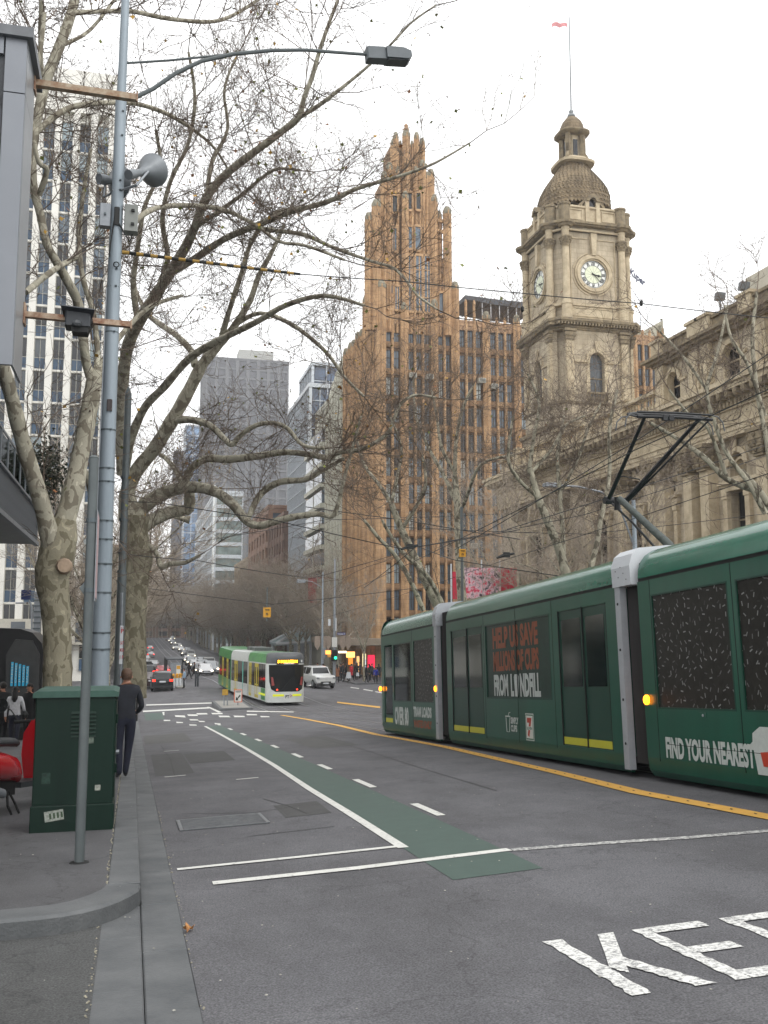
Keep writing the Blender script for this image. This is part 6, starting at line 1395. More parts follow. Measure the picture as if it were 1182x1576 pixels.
b = MB(); b.prism([(SX - .42, seam_z + .35), (SX - .26, seam_z - .25), (SX - .26, sz0 - .0), (SX - .55, sz0), (SX - .55, seam_z + .35)], 11.98, 12.03, 'y'); b.build('reveal', M_PGRD, sb)
b = MB(); b.box(SX - 4, SX - .56, 12.03, 12.04, sz0 + .4, seam_z + .4); b.build('glazing', M_GB, sb)
def beam(px0, py0, px1, py1, h, m, lab, y=12.9):
    a, e = WY(px0, py0, y), WY(px1, py1, y); t_ = thing('steel_outrigger', lab, 'outrigger', tuple(a)); u = (e - a).normalized(); v = Vector((-u.z, 0, u.x)) * h
    b = MB(); A = Vector((SX - .0, y, a.z + (SX - a.x) * u.z / u.x))
    b.add([A - v + Vector((0, -.04, 0)), e - v + Vector((0, -.04, 0)), e + v + Vector((0, -.04, 0)), A + v + Vector((0, -.04, 0)), A - v + Vector((0, .05, 0)), e - v + Vector((0, .05, 0)), e + v + Vector((0, .05, 0)), A + v + Vector((0, .05, 0))], [(0, 1, 2, 3), (7, 6, 5, 4), (0, 4, 5, 1), (1, 5, 6, 2), (2, 6, 7, 3), (3, 7, 4, 0)]); b.build('beam', m, t_)
    b = MB(); b.cbox(A.x, A.x + .02, y - .1, y + .1, A.z - .14, A.z + .14, .005); b.build('wall_plate', M_RUST, t_)
    b = MB(); b.cbox(e.x - .01, e.x + .01, y - .06, y + .07, e.z - h - .03, e.z + h + .02, .003); b.build('end_plate', M_RUST, t_)
beam(48, 127, 211, 151, .042, mat('rusty_white_steel', '#b5a893', .75, var=.25, scale=10, col2='#8a6a50'), 'upper pale rust edged steel arm reaching from the grey box to the pole')
beam(28, 483, 202, 500, .036, M_RUST, 'lower rusty steel arm carrying the floodlight beside the pole')
fl_ = thing('floodlight', 'black floodlight with open cover mounted on the lower rusty arm', 'floodlight', tuple(WY(118, 490, 12.8)))
a, e = WY(100, 502, 12.78), WY(140, 480, 12.78); b = MB(); b.cbox(a.x, e.x, 12.7, 12.98, a.z, e.z, .02); b.build('housing', M_PGRD, fl_)
b = MB(); b.add([WY(93, 470, 12.6), WY(146, 477, 12.6), WY(140, 497, 12.9), WY(99, 490, 12.9)] + [p_ + Vector((0, .02, .02)) for p_ in (WY(93, 470, 12.6), WY(146, 477, 12.6), WY(140, 497, 12.9), WY(99, 490, 12.9))], [(3, 2, 1, 0), (4, 5, 6, 7), (0, 1, 5, 4), (1, 2, 6, 5), (2, 3, 7, 6), (3, 0, 4, 7)]); b.build('visor', M_PGRD, fl_)
a, e = WY(105, 512, 12.8), WY(143, 494, 12.8); b = MB(); b.prism([(a.x + .05, a.z), (e.x - .06, a.z), (e.x, e.z), (a.x, e.z)], 12.72, 12.95, 'y'); b.build('gear_box', M_SEAM, fl_)
b = MB(); b.lathe([(.045, 0), (.06, .03), (.045, .07), (.02, .08)], WY(118, 502, 12.68), 10); b.build('sensor', mat('sensor_grey', '#4a4d50', .4), fl_)
# awning and balcony
cn = thing('awning', 'grey awning with ribbed edge and pale soffit over the left footpath', 'awning', (-4, 20, 3))
AX = -2.9; ay0, ay1 = 9.0, WX(58, 838, AX).y; z0 = WX(57, 838, AX).z; z1 = WX(57, 785, AX).z
b = MB(); b.box(-9, AX - .08, ay0, ay1, z0 + .02, z0 + .12); b.build('soffit', mat('soffit_pale', '#8e9090', .7, var=.08), cn)
b = MB(); b.box(-9, AX - .12, ay0, ay1 - .05, z0 + .13, z1 - .05); b.build('core', M_PGRD, cn)
sl = MB().box(-.02, .02, -.035, .035, z0 + .08, z1).mesh('rib', mat('rib_grey', '#6d7278', .5, metal=.3, var=.1)); y_ = ay0
while y_ < ay1: put(sl, 'rib', cn, (AX - .03, y_, 0)); y_ += .16
b = MB(); b.box(AX - .1, AX + .04, ay0, ay1 + .02, z0 - .03, z0 + .08); b.box(AX - .1, AX + .05, ay0, ay1 + .02, z1, z1 + .06); b.build('edge_trim', mat('trim_grey', '#7e8388', .5), cn)
bl = thing('balcony_railing', 'glass balcony railing above the ribbed awning on the left', 'railing', (-3, 18, z1))
b = MB(); y_ = 10.0
b.box(AX - .16, AX - .12, 10, ay1 - .6, z1 + 1.0, z1 + 1.06); b.build('top_rail', M_GALV, bl)
while y_ < ay1 - .6: b = MB(); b.box(AX - .165, AX - .115, y_, y_ + .05, z1 + .06, z1 + 1.0); b.build('post', M_GALV, bl); y_ += 1.3
b = MB(); b.box(AX - .145, AX - .135, 10.05, ay1 - .65, z1 + .12, z1 + .95); b.build('glass_panel', M_TGL, bl)
lb = thing('left_building', 'glass fronted building behind the awning at the left edge', 'building', (-8, 18, 0))
b = MB(); b.box(-14, -5.6, 8.2, 25, prof(25), 14); b.build('wall', mat('left_wall', '#6a6a68', .7, var=.1), lb)
for i in range(8):
    for z in (5.2, 8.6): b = MB(); b.box(-5.59, -5.5, 9 + i * 2, 10.7 + i * 2, z, z + 2.4); b.build('window', M_GB, lb)
for i in range(6): b = MB(); b.box(-5.59, -5.52, 9 + i * 2.6, 11.3 + i * 2.6, prof(14) + .3, 2.6); b.build('shop_window', M_GD, lb)
# dark kiosk with blue poster
kz = zp(33); kx0, kx1 = WY(-30, 1050, 33).x, WY(63, 1050, 33).x
kk = thing('kiosk', 'black street kiosk with rounded canopy and blue striped poster', 'kiosk', ((kx0 + kx1) / 2, 34, kz))
b = MB(); zt1 = WY(30, 980, 33).z; zt2_ = WY(0, 966, 33).z
b.prism([(kx0, kz), (kx1 - .1, kz), (kx1, kz + 1.2), (kx1, WY(60, 1005, 33).z), (WY(62, 992, 33).x, WY(60, 990, 33).z), (WY(48, 975, 33).x, WY(48, 974, 33).z), (WY(30, 968, 33).x, WY(30, 968, 33).z), (kx0, WY(0, 966, 33).z)], 33.4, 36, 'y'); b.build('body', mat('kiosk_black', '#17181a', .4, var=.15), kk)
b = MB(); b.prism([(WY(8, 1090, 33).x, kz + .4), (WY(58, 1090, 33).x, kz + .4), (WY(60, 1008, 33).x, WY(60, 1008, 33).z), (WY(48, 1003, 33).x, WY(48, 986, 33).z), (WY(22, 990, 33).x, WY(22, 984, 33).z), (WY(8, 1004, 33).x, WY(8, 1008, 33).z)], 33.2, 33.4, 'y'); b.build('hatch', mat('kiosk_grey', '#3b3c3c', .5, var=.15), kk)
for i in range(5):
    a, e = WY(15.5 + i * 5.9, 1056, 33.1), WY(20.6 + i * 5.9, 1019 + i * 1.6, 33.1); b = MB(); b.box(a.x, e.x, 33.14, 33.19, a.z, e.z); ps = b.build('poster_strip', mat('poster_blue', '#2f9ec4', .5, var=.05, emit=.12), kk)
    b = MB(); b.M = Matrix(((0, 0, 0, (a.x + e.x) / 2 - .03), (0, 1, 0, 0), (1, 0, 0, 0), (0, 0, 0, 1))); b.M = None; lettering(b, ('FRESH', 'COFFEE', 'JUICE', 'TOAST', 'SALAD')[i], ((a.x + e.x) / 2 + .03, 33.135, a.z + .1), (0, 0, 1), (-1, 0, 0), (e.z - a.z) * .8, .05, .01); b.build('poster_lettering', M_WHP, ps)
# grey cabin and blue sign on post beyond
bx = thing('equipment_box', 'grey ribbed equipment box on a post behind the kiosk', 'equipment box', tuple(WY(57, 960, 40)))
a, e = WY(50, 985, 40), WY(64, 910, 40); b = MB(); b.cbox(a.x, e.x, 40, 40.5, a.z - 2, e.z, .02); b.build('box', M_GALV, bx)
for i in range(7): b = MB(); z = a.z + .2 + i * .22; b.box(e.x - .3, e.x + .01, 39.98, 40, z, z + .05); b.build('slat', M_BAND, bx)
sgn = thing('blue_sign', 'small dark blue square sign on a bent pole left of the plane tree', 'sign', tuple(WY(40, 920, 38))); a, e = WY(32, 923, 38), WY(48, 908, 38)
b = MB(); b.box(a.x, e.x, 38, 38.03, a.z, e.z); b.build('plate', mat('navy_blue', '#17254f', .5), sgn)
b = MB(); b.tube([WY(46, 925, 38.1), WY(49, 935, 38.1), WY(49, 1060, 38.1)], .04, 6); b.tube([WY(24, 928, 38.1), WY(46, 928, 38.1)], .03, 5); b.build('bent_pole', M_GALV, sgn)
# second slim pole with parking sign, turn-ban signs farther on
Y2 = 22.0; q0 = WY(181, 1050, Y2); q1 = WY(197.5, 606, Y2)
p2 = thing('slim_pole', 'slimmer grey steel pole just right of the tall tramway pole', 'pole', (q0.x, Y2, zp(Y2)))
b = MB(); b.tube([(q0.x, Y2, zp(Y2)), WY(188, 880, Y2)], .10, 12); b.tube([WY(188, 880, Y2), q1], [.085, .075], 12); b.lathe([(.075, 0), (.02, .15)], q1, 10); b.build('shaft', M_POLE2, p2, smooth=True)
for py in (880, 895, 800, 735, 850): p = WY(181 + 16.5 * (1050 - py) / 444, py, Y2); b = MB(); b.lathe([(.1, -.03), (.1, .03)], p, 12); b.build('strap', M_BAND, p2)
ps_ = thing('parking_sign', 'narrow red and white parking sign on the thin post beside the pole', 'sign', tuple(WY(187, 990, 20)))
b = MB(); b.tube([WY(187.5, 912, 20.06), (WY(187, 1050, 20).x, 20.06, zp(20))], .03, 8); b.build('post', M_GALV, ps_)
a, e = WY(183, 1022, 20), WY(190, 963, 20); b = MB(); b.cbox(a.x, e.x, 20, 20.02, a.z, e.z, .004); sp_ = b.build('plate', M_WPL, ps_)
M_RED = mat('sign_red', '#b01e26', .5, var=0); M_WSN = mat('sign_white', '#c9c9c4', .5, var=0)
b = MB(); lettering(b, 'P', (a.x + .02, 19.994, e.z - .15), (1, 0, 0), (0, 0, 1), .05, .09, .02); b.tube([(a.x + .02, 19.995, e.z - .04), (e.x - .02, 19.995, e.z - .04)], .006, 4)
for i in range(3): lettering(b, ('1 P', 'MON', 'SAT')[i], (a.x + .015, 19.994, a.z + .1 + i * .14), (1, 0, 0), (0, 0, 1), .065, .07, .01)
b.build('lettering', M_RED, sp_)
def roundban(t_, px, py, r, y):
    c = WY(px, py, y); b = MB(); n = 20; vs = []
    for i in range(n):
        a_ = 2 * math.pi * i / n
        for rr_ in (r, r * .8): vs.append((c.x + rr_ * math.cos(a_), y - .012, c.z + rr_ * math.sin(a_)))
    b.add(vs, [(2 * i, 2 * ((i + 1) % n), 2 * ((i + 1) % n) + 1, 2 * i + 1) for i in range(n)]); b.add([(c.x - r * .6, y - .013, c.z + r * .5), (c.x - r * .5, y - .013, c.z + r * .62), (c.x + r * .6, y - .013, c.z - r * .5), (c.x + r * .5, y - .013, c.z - r * .62)], [(0, 1, 2, 3)]); b.build('ban_ring', M_RED, t_)
    b = MB(); b.add([(c.x - .03, y - .011, c.z - r * .5), (c.x + .03, y - .011, c.z - r * .5), (c.x + .03, y - .011, c.z + r * .2), (c.x - .03, y - .011, c.z + r * .2)], [(0, 1, 2, 3)]); b.add([(c.x - .03, y - .011, c.z + r * .2), (c.x - .25 * r, y - .011, c.z + r * .5), (c.x - r * .6, y - .011, c.z + r * .1)], [(0, 1, 2)]); b.build('arrow', M_SEAM, t_)
Y3 = 27.0
tb_ = thing('turn_ban_sign', 'white square no turn signs on a post right of the poles', 'sign', tuple(WY(203, 990, Y3)))
a, e = WY(196.5, 999, Y3), WY(210, 981, Y3); b = MB(); b.cbox(a.x, e.x, Y3, Y3 + .02, a.z, e.z, .004); sp_ = b.build('plate', M_WSN, tb_); roundban(sp_, 203.5, 990, .135, Y3)
a, e = WY(193, 1027, Y3 - .2), WY(202, 990, Y3 - .2); b = MB(); b.cbox(a.x, e.x, Y3 - .2, Y3 - .18, a.z, e.z, .004); sp_ = b.build('plate', M_WSN, tb_); roundban(sp_, 197.5, 999, .07, Y3 - .2)
b = MB(); lettering(b, 'TRAM', (a.x + .01, Y3 - .212, a.z + .25), (1, 0, 0), (0, 0, 1), .12, .05, .01); lettering(b, 'ONLY', (a.x + .01, Y3 - .212, a.z + .15), (1, 0, 0), (0, 0, 1), .12, .05, .01); b.build('lettering', M_SEAM, sp_)
b = MB(); b.tube([WY(195.5, 960, Y3), (WY(196, 1050, Y3).x, Y3, zp(Y3))], .035, 8); b.build('post', M_GALV, tb_)
# dark traffic signal backs and white box farther down the left kerb
ts = thing('signal_head', 'black traffic signal box seen from behind beside the near corner', 'traffic signal', tuple(WY(208, 1020, 50)))
a, e = WY(203, 1036, 50), WY(213, 1002, 50); b = MB(); b.cbox(a.x, e.x, 50, 50.3, a.z, e.z, .04); b.build('housing', M_DARK, ts); b = MB(); b.tube([(e.x, 50.2, e.z + 1.5), (e.x, 50.2, zp(50))], .06, 8); b.build('post', M_DARK, ts)
wb = thing('white_lamp_box', 'small white box lamp high above the left kerb', 'street lamp', tuple(WY(217, 958, 60))); a, e = WY(214, 963, 60), WY(220, 952, 60); b = MB(); b.cbox(a.x, e.x, 60, 60.4, a.z, e.z, .04); b.build('box', M_WPL, wb); b = MB(); b.tube([(a.x - .1, 60.2, e.z), (a.x - .1, 60.2, zp(60))], .08, 8); b.build('post', M_POLE2, wb)
# signs on the island
s1 = thing('island_sign', 'yellow sign on two grey posts standing on the traffic island', 'sign', tuple(WG(347, 1090, .17)))
ya = 63.0; b = MB(); b.cbox(WY(342, 1070, ya).x, WY(351, 1070, ya).x, ya, ya + .05, WY(347, 1070, ya).z, WY(347, 1061, ya).z, .01); b.build('plate', mat('sign_yellow', '#b08a30', .6, var=.15), s1)
for px in (345, 350): b = MB(); b.tube([(WY(px, 1085, ya).x, ya + .06, gz(6, ya) + .15), (WY(px, 1065, ya).x, ya + .06, WY(px, 1066, ya).z)], .04, 6); b.build('post', M_GALV, s1)
s2 = thing('keep_left_sign', 'white keep left arrow board with orange border before the white tram', 'sign', tuple(WG(367, 1088, .17)))
a, e = WY(360, 1081, 63), WY(373, 1061, 63); b = MB(); b.cbox(a.x, e.x, 63, 63.04, a.z, e.z, .01); p_ = b.build('border', mat('orange_border', '#c8603c', .6), s2)
b = MB(); b.box(a.x + .05, e.x - .05, 62.985, 62.999, a.z + .05, e.z - .05); b.build('board', M_WSN, s2)
b = MB(); u = e - a; b.add([(a.x + u.x * q_[0], 62.98, a.z + u.z * q_[1]) for q_ in ((.2, .15), (.55, .15), (.45, .26), (.8, .5), (.7, .6), (.38, .34), (.25, .45))], [(0, 1, 2, 3, 4, 5, 6)]); b.build('arrow', M_SEAM, s2)
b = MB(); lettering(b, 'KEEP', (a.x + .1, 62.98, a.z + u.z * .76), (1, 0, 0), (0, 0, 1), u.x * .65, .12, .02); b.build('lettering', M_SEAM, s2)
b = MB(); b.tube([((a.x + e.x) / 2, 63.06, gz(6, 63) + .15), ((a.x + e.x) / 2, 63.06, e.z)], .04, 6); b.build('post', M_GALV, s2)
# ---------------------------------------------------------------- red scooter
M_SR = mat('scooter_red', '#a3121c', .22, var=.05, coat=1.0); M_BSEAT = mat('seat_grey', '#26292c', .55, var=.1); M_CHR = mat('chrome', '#c9cccf', .18, metal=1, var=0)
sx, sy = -1.74, 13.1; hd_v = Vector((.5, .866, 0)); rv = Vector((.866, -.5, 0)); S0 = Vector((sx, sy, zp(sy)))
SM = Matrix(((hd_v.x, rv.x, 0, S0.x), (hd_v.y, rv.y, 0, S0.y), (-.0541, .031, 1, S0.z), (0, 0, 0, 1))) @ Matrix.Diagonal((1.1, 1.15, 1.14, 1))
sc = thing('scooter', 'glossy red motor scooter with dark seat parked behind the green cabinet', 'scooter', tuple(S0))
def smb(): return MB(M=SM)
def loft(b, rings, n=14, power=2.4):
    vs = []
    for (x, zc, hy, hz) in rings:
        for i in range(n):
            a_ = 2 * math.pi * i / n; c_, s_ = math.cos(a_), math.sin(a_); q_ = 1 / (abs(c_) ** power + abs(s_) ** power) ** (1 / power); vs.append((x, hy * q_ * c_, zc + hz * q_ * s_))
    m_ = len(rings); b.add(vs, [(k * n + i, k * n + (i + 1) % n, (k + 1) * n + (i + 1) % n, (k + 1) * n + i) for k in range(m_ - 1) for i in range(n)] + [tuple(range(n - 1, -1, -1)), tuple((m_ - 1) * n + i for i in range(n))])
for x_ in (0, 1.28):
    b = smb(); pts = [(x_ + .19 * math.cos(a_ * math.pi / 10), 0, .24 + .19 * math.sin(a_ * math.pi / 10)) for a_ in range(21)]; b.tube(pts, .055, 8); wh = b.build('wheel', M_DARK, sc, smooth=True)
    b = smb(); b.tube([(x_, -.04, .24), (x_, .04, .24)], .13, 14); b.build('rim', M_GALV, wh)
b = smb(); loft(b, [(-.42, .62, .05, .06), (-.34, .58, .15, .13), (-.1, .56, .2, .17), (.2, .52, .2, .17), (.42, .48, .17, .15), (.52, .42, .12, .12)]); b.build('rear_body', M_SR, sc, smooth=True)
b = smb(); loft(b, [(-.36, .76, .08, .03), (-.25, .78, .13, .045), (.1, .79, .15, .05), (.4, .78, .14, .05), (.5, .76, .09, .04)]); b.build('seat', M_BSEAT, sc, smooth=True)
b = smb(); loft(b, [(-.75, .93, .05, .08), (-.68, .93, .14, .14), (-.5, .94, .17, .15), (-.36, .93, .14, .13), (-.3, .92, .06, .07)]); b.build('top_case', M_SR, sc, smooth=True)
b = smb(); b.box(.45, 1.0, -.16, .16, .27, .33); b.build('footboard', M_BSEAT, sc)
b = smb(); b.add([(.98, y_, z) for z, w_ in ((.3, .17), (.6, .22), (.85, .2), (1.0, .1)) for y_ in (-w_, w_)] + [(1.06, y_, z) for z, w_ in ((.3, .1), (.6, .14), (.85, .12), (1.0, .06)) for y_ in (-w_, w_)], [(0, 1, 3, 2), (2, 3, 5, 4), (4, 5, 7, 6), (9, 8, 10, 11), (11, 10, 12, 13), (13, 12, 14, 15), (0, 2, 10, 8), (2, 4, 12, 10), (4, 6, 14, 12), (3, 1, 9, 11), (5, 3, 11, 13), (7, 5, 13, 15)]); b.build('leg_shield', M_SR, sc)
b = smb(); loft(b, [(1.08, .46, .05, .03), (1.2, .5, .1, .05), (1.35, .5, .1, .05), (1.5, .42, .06, .05)]); b.build('front_mudguard', M_SR, sc, smooth=True)
b = smb(); b.tube([(1.28, 0, .24), (1.05, 0, .95)], .03, 8); b.tube([(.98, -.33, .98), (1.04, 0, 1.0), (.98, .33, .98)], .02, 8); b.build('handlebar', M_SEAM, sc)
b = smb(); loft(b, [(.98, 1.0, .06, .04), (1.05, 1.0, .1, .08), (1.12, .99, .06, .06)]); b.build('headset', M_SR, sc, smooth=True)
for s_ in (-1, 1):
    b = smb(); b.tube([(1.0, s_ * .28, .98), (1.0, s_ * .4, 1.12), (1.0, s_ * .5, 1.17)], .008, 5); mi_ = b.build('mirror_stem', M_SEAM, sc)
    c = Vector((1.0, s_ * .53, 1.18)); b = smb(); b.tube([c + Vector((.05, 0, -.01)), c + Vector((.02, 0, 0)), c], [.03, .07, .085], 16); b.build('mirror_shell', M_SEAM, mi_)
    b = smb(); b.tube([c, c + Vector((-.004, 0, 0))], .08, 16); b.build('mirror_glass', M_CHR, mi_)
b = smb(); loft(b, [(-.42, .34, .03, .04), (-.36, .34, .05, .06), (-.1, .29, .055, .065), (.12, .24, .04, .05)]); b.M = SM @ Matrix.Translation((0, .2, 0)); b2 = MB(M=SM @ Matrix.Translation((0, .17, 0))); loft(b2, [(-.42, .34, .03, .04), (-.36, .34, .05, .06), (-.1, .29, .055, .065), (.12, .24, .04, .05)]); b2.build('exhaust', M_GALV, sc, smooth=True)
b = smb(); b.cbox(-.1, .45, -.1, .1, .2, .42, .02); b.build('engine', M_UND, sc)
b = smb(); b.tube([(.28, .1, .26), (.22, .16, .1), (.24, .2, .0)], .014, 6); b.build('stand', M_UND, sc)
b = smb(); b.tube([(.3, .1, .26), (.36, .16, .1), (.38, .2, .0)], .014, 6); b.build('stand', M_UND, sc)
b = smb(); b.tube([(-.44, 0, .62), (-.47, 0, .62)], .05, 12); b.build('tail_lamp', mat('lamp_red', '#8a1010', .3), sc)
b = smb(); b.tube([(-.3, .195, .56), (-.3, .215, .56)], .03, 12); b.tube([(-.1, .2, .56), (-.1, .21, .56)], .0, 3) if False else None; b.build('side_badge', M_CHR, sc)
# ---------------------------------------------------------------- overhead wires and span insulators
M_WIRE = mat('wire', '#1c1d1f', .5, var=0)
def wire(label, pts, r=.012, nm='span_wire', mt=None):
    b = MB(); Q = []
    for a_, c_ in zip(pts, pts[1:]):
        for i in range(6): t_ = i / 6; v = a_.lerp(c_, t_); v.z -= .004 * (c_ - a_).length * 4 * t_ * (1 - t_); Q.append(v)
    Q.append(pts[-1]); b.tube(Q, r, 5); o = b.build(nm, mt or M_WIRE); tag(o, label, 'wire', 'overhead tram wires'); return o
yw = YP
wire('span wire crossing the street in front of the clock face', [WY(462, 422, yw), WY(620, 433, yw), WY(800, 451, yw), WY(985, 467, yw), WY(1230, 494, yw)], .009)
stp = thing('striped_insulator', 'black and yellow striped insulator rod on the span wire by the pole', 'insulator', tuple(WY(190, 388, yw)))
a, e = WY(188, 388, yw), WY(462, 422, yw); n = 26
for i in range(n): b = MB(); b.tube([a.lerp(e, i / n), a.lerp(e, (i + 1) / n)], .03 - .008 * i / n, 8); b.build('black_band' if i % 2 else 'yellow_band', M_SEAM if i % 2 else mat('band_yellow', '#9a7a34', .6), stp)
wire('contact wire over the near tram track, running down the street', [Vector((8.6, 3, prof(3) + 5.75)), Vector((8.6, 15.3, prof(15.3) + 5.75)), Vector((8.6, 45, prof(45) + 5.6)), Vector((8.9, 75, 1.6)), Vector((8.9, 110, 1.5))], .010, 'contact_wire')
wire('contact wire over the far tram track, running down the street', [Vector((12.1, 3, prof(3) + 5.8)), Vector((12.1, 30, prof(30) + 5.8)), Vector((12.1, 75, 1.8)), Vector((12.1, 120, 1.2))], .010, 'contact_wire')
for lab, pts in (('low span wire behind the pantograph from left to upper right', [WY(780, 815, 22), WY(1182, 684, 22)]), ('steep span wire rising to the right over the pantograph', [WY(700, 846, 26), WY(960, 690, 20), WY(1182, 545, 15)]),
                 ('thin wire low across the street beyond the white tram', [WY(225, 905, 60), WY(420, 930, 60), WY(640, 905, 60)]), ('wire from the slim pole to the right at lamp height', [WY(195, 772, 22), WY(240, 773, 22), WY(420, 800, 22), WY(620, 845, 22), WY(800, 815, 22)]),
                 ('wire from the left kerb towards the terracotta building', [WY(196, 853, 22), WY(300, 862, 26), WY(480, 890, 34), WY(620, 850, 36)]), ('upper cross wire beyond the junction', [WY(215, 848, 60), WY(500, 800, 60), WY(790, 790, 60)]),
                 ('wire from the insulator lump down to the right', [WY(640, 840, 26), WY(700, 862, 24), WY(960, 900, 20)]), ('wire crossing above the red artwork banners', [WY(560, 905, 30), WY(640, 842, 26), WY(900, 792, 26), WY(1182, 700, 26)]),
                 ('long thin wire past the town hall windows', [WY(590, 810, 30), WY(900, 822, 30), WY(1182, 790, 30)]), ('thin wire behind the tree limb', [WY(470, 780, 40), WY(620, 800, 40), WY(800, 830, 40)])):
    wire(lab, pts, .011 if pts[0].y < 40 else .02)
for px, py, y, lab in ((630, 842, 26, 'black wire clamp hanging left of the street sign'), (778, 855, 24, 'black wire clamp hanging before the town hall corner')):
    p = WY(px, py, y); b = MB(); b.tube([p + Vector((-.25, 0, -.07)), p + Vector((-.05, 0, 0)), p + Vector((.25, 0, .06))], [.03, .055, .03], 6); b.cbox(p.x - .06, p.x + .12, p.y - .04, p.y + .04, p.z - .05, p.z + .09, .01); tag(b.build('wire_clamp', M_SEAM), lab, 'wire clamp')
for px, py in ((804, 148 + 900 / 2.94 - 5 + 26), (987, 466)):
    p = WY(px, min(py, 480), yw); b = MB(); b.lathe([(.01, -.06), (.03, -.03), (.03, .02), (.01, .05)], p, 8); tag(b.build('wire_insulator', M_SEAM), 'small dark insulator on the high span wire ' + ('left of the clock tower' if px < 900 else 'right of the clock tower'), 'insulator')
# street lamps and signs on the far side
def arm_lamp(lab, base, arm, head, y, grp='street lamps on the far side'):
    t_ = thing('street_lamp', lab, 'street lamp', (WY(*base, y).x, y, gz(22, y)), grp)
    top = WY(*base, y); b = MB(); b.tube([(top.x, y, gz(22, y)), top], [.12, .07], 10); b.build('pole', M_POLE, t_, smooth=True)
    b = MB(); b.tube([WY(*q_, y) for q_ in arm], .035, 6); b.build('arm', M_GALV, t_)
    a, e = WY(head[0], head[1] + 5, y), WY(head[2], head[1], y); b = MB(); b.cbox(a.x, e.x, y - .15, y + .15, a.z, e.z, .03); b.build('head', M_GALV, t_)
arm_lamp('curved arm street lamp left of the pantograph before the town hall', (975, 770), [(975, 838), (950, 770), (925, 757), (890, 749), (860, 747)], (837, 744, 861), 30)
arm_lamp('distant street lamp with a short flat head left of the red banner', (497, 880), [(497, 905), (480, 895), (465, 893)], (457, 892, 470), 95)
for px0, px1, py0, py1, px_, y, lab in ((405, 417, 935, 950, 411, 72, 'yellow diamond-lettered sign hanging high over the tram track'), (707, 717, 845, 857, 712, 32, 'small yellow sign on a pole behind the dark green tram')):
    a, e = WY(px0, py1, y), WY(px1, py0, y); t_ = thing('yellow_sign', lab, 'sign', tuple(a)); b = MB(); b.cbox(a.x, e.x, y, y + .05, a.z, e.z, .01); pl = b.build('plate', mat('sign_amber', '#c8901c', .5, var=.05), t_)
    w_ = e.x - a.x; h_ = e.z - a.z; b = MB(); lettering(b, 'TRAM', (a.x + w_ * .2, y - .01, a.z + h_ * .66), (1, 0, 0), (0, 0, 1), w_ * .6, h_ * .2, .03); lettering(b, 'n', (a.x + w_ * .35, y - .01, a.z + h_ * .2), (1, 0, 0), (0, 0, 1), w_ * .3, h_ * .25, .03); b.build('lettering', M_SEAM, pl)
    b = MB(); b.tube([((a.x + e.x) / 2, y + .08, e.z + 1.5), ((a.x + e.x) / 2, y + .08, (gz(18, y) if y < 40 else a.z - .3))], .05, 6); b.build('pole', M_POLE2, t_)
# artwork banners on poles behind the tram
bn = thing('art_banner', 'row of red banners with abstract pink artwork above the tram', 'banner', (WY(745, 900, 58).x, 58, -3.5), world=True)
M_BRED = mat('banner_red', '#c01f3c', .6, var=.05); M_ART = mat('banner_art', '#d23a5a', .6, var=0, scale=2.2, col2='#2c1c28', detail=3)
t, bb = nodes_of(M_ART); r_ = [n_ for n_ in t.nodes if n_.type == 'VALTORGB'][0]; r_.color_ramp.elements[0].position = .40; r_.color_ramp.elements[1].position = .62; k_ = r_.color_ramp.elements.new(.5); k_.color = (.75, .55, .6, 1)
for i, (x0, x1, yt, yb2) in enumerate(((697, 713, 880, 922), (715, 742, 874, 921), (744, 770, 874, 921), (772, 795, 874, 921))):
    a, e = WY(x0, yb2, 58), WY(x1, yt, 58); b = MB(); b.box(a.x, e.x, 58, 58.05, a.z, e.z); f_ = b.build('banner_cloth', (M_BRED, M_ART, M_ART, M_BRED)[i], bn)
    b = MB(); b.tube([(a.x - .08, 58.05, -3.6), (a.x - .08, 58.05, e.z + .5)], .05, 6); b.build('banner_pole', M_WPL, f_)
# traffic signal, street name sign and small signs at the far corner
tl_ = thing('traffic_light', 'grey traffic light pole showing green at the far corner', 'traffic light', (WY(515, 1055, 92).x, 92, -3.8)); zt3 = WY(515, 890, 92); xx = WY(514.5, 1030, 92).x
b = MB(); b.tube([(xx, 92, prof(92) + .1), (xx, 92, WY(515, 860, 92).z)], [.16, .09], 8); b.build('pole', M_GALV, tl_)
a, e = WY(510, 1018, 91.6), WY(519, 1000, 91.6); b = MB(); b.cbox(a.x, e.x, 91.6, 91.9, a.z, e.z, .05); h_ = b.build('signal_head', M_DARK, tl_)
b = MB(); p = WY(516.5, 1012.5, 91.55); b.tube([p, p + Vector((0, .06, 0))], .13, 12); b.build('green_lens', mat('signal_green', '#20e890', .4, var=0, emit=4), h_)
a, e = WY(511, 996, 91.7), WY(519, 981, 91.7); b = MB(); b.cbox(a.x, e.x, 91.7, 91.75, a.z, e.z, .02); b.build('white_plate', M_WSN, tl_)
a, e = WY(519, 977.5, 91.7), WY(532, 973.5, 91.7); b = MB(); b.cbox(a.x, e.x, 91.7, 91.75, a.z, e.z, .02); nb_ = b.build('street_name_plate', mat('street_sign_blue', '#2b2f6e', .5), tl_)
b = MB(); lettering(b, 'Swanston St', (a.x + .05, 91.69, a.z + .05), (1, 0, 0), (0, 0, 1), (e.x - a.x) - .1, .15, .02); b.build('lettering', M_WSN, nb_)
for x0, x1, y0, y1, nm, m in ((505.5, 509, 953, 963, 'camera_box', M_WPL), (516.5, 518, 951, 971, 'white_bar', M_WPL)):
    a, e = WY(x0, y1, 91.7), WY(x1, y0, 91.7); b = MB(); b.cbox(a.x, e.x, 91.7, 91.9, a.z, e.z, .02); b.build(nm, m, tl_)
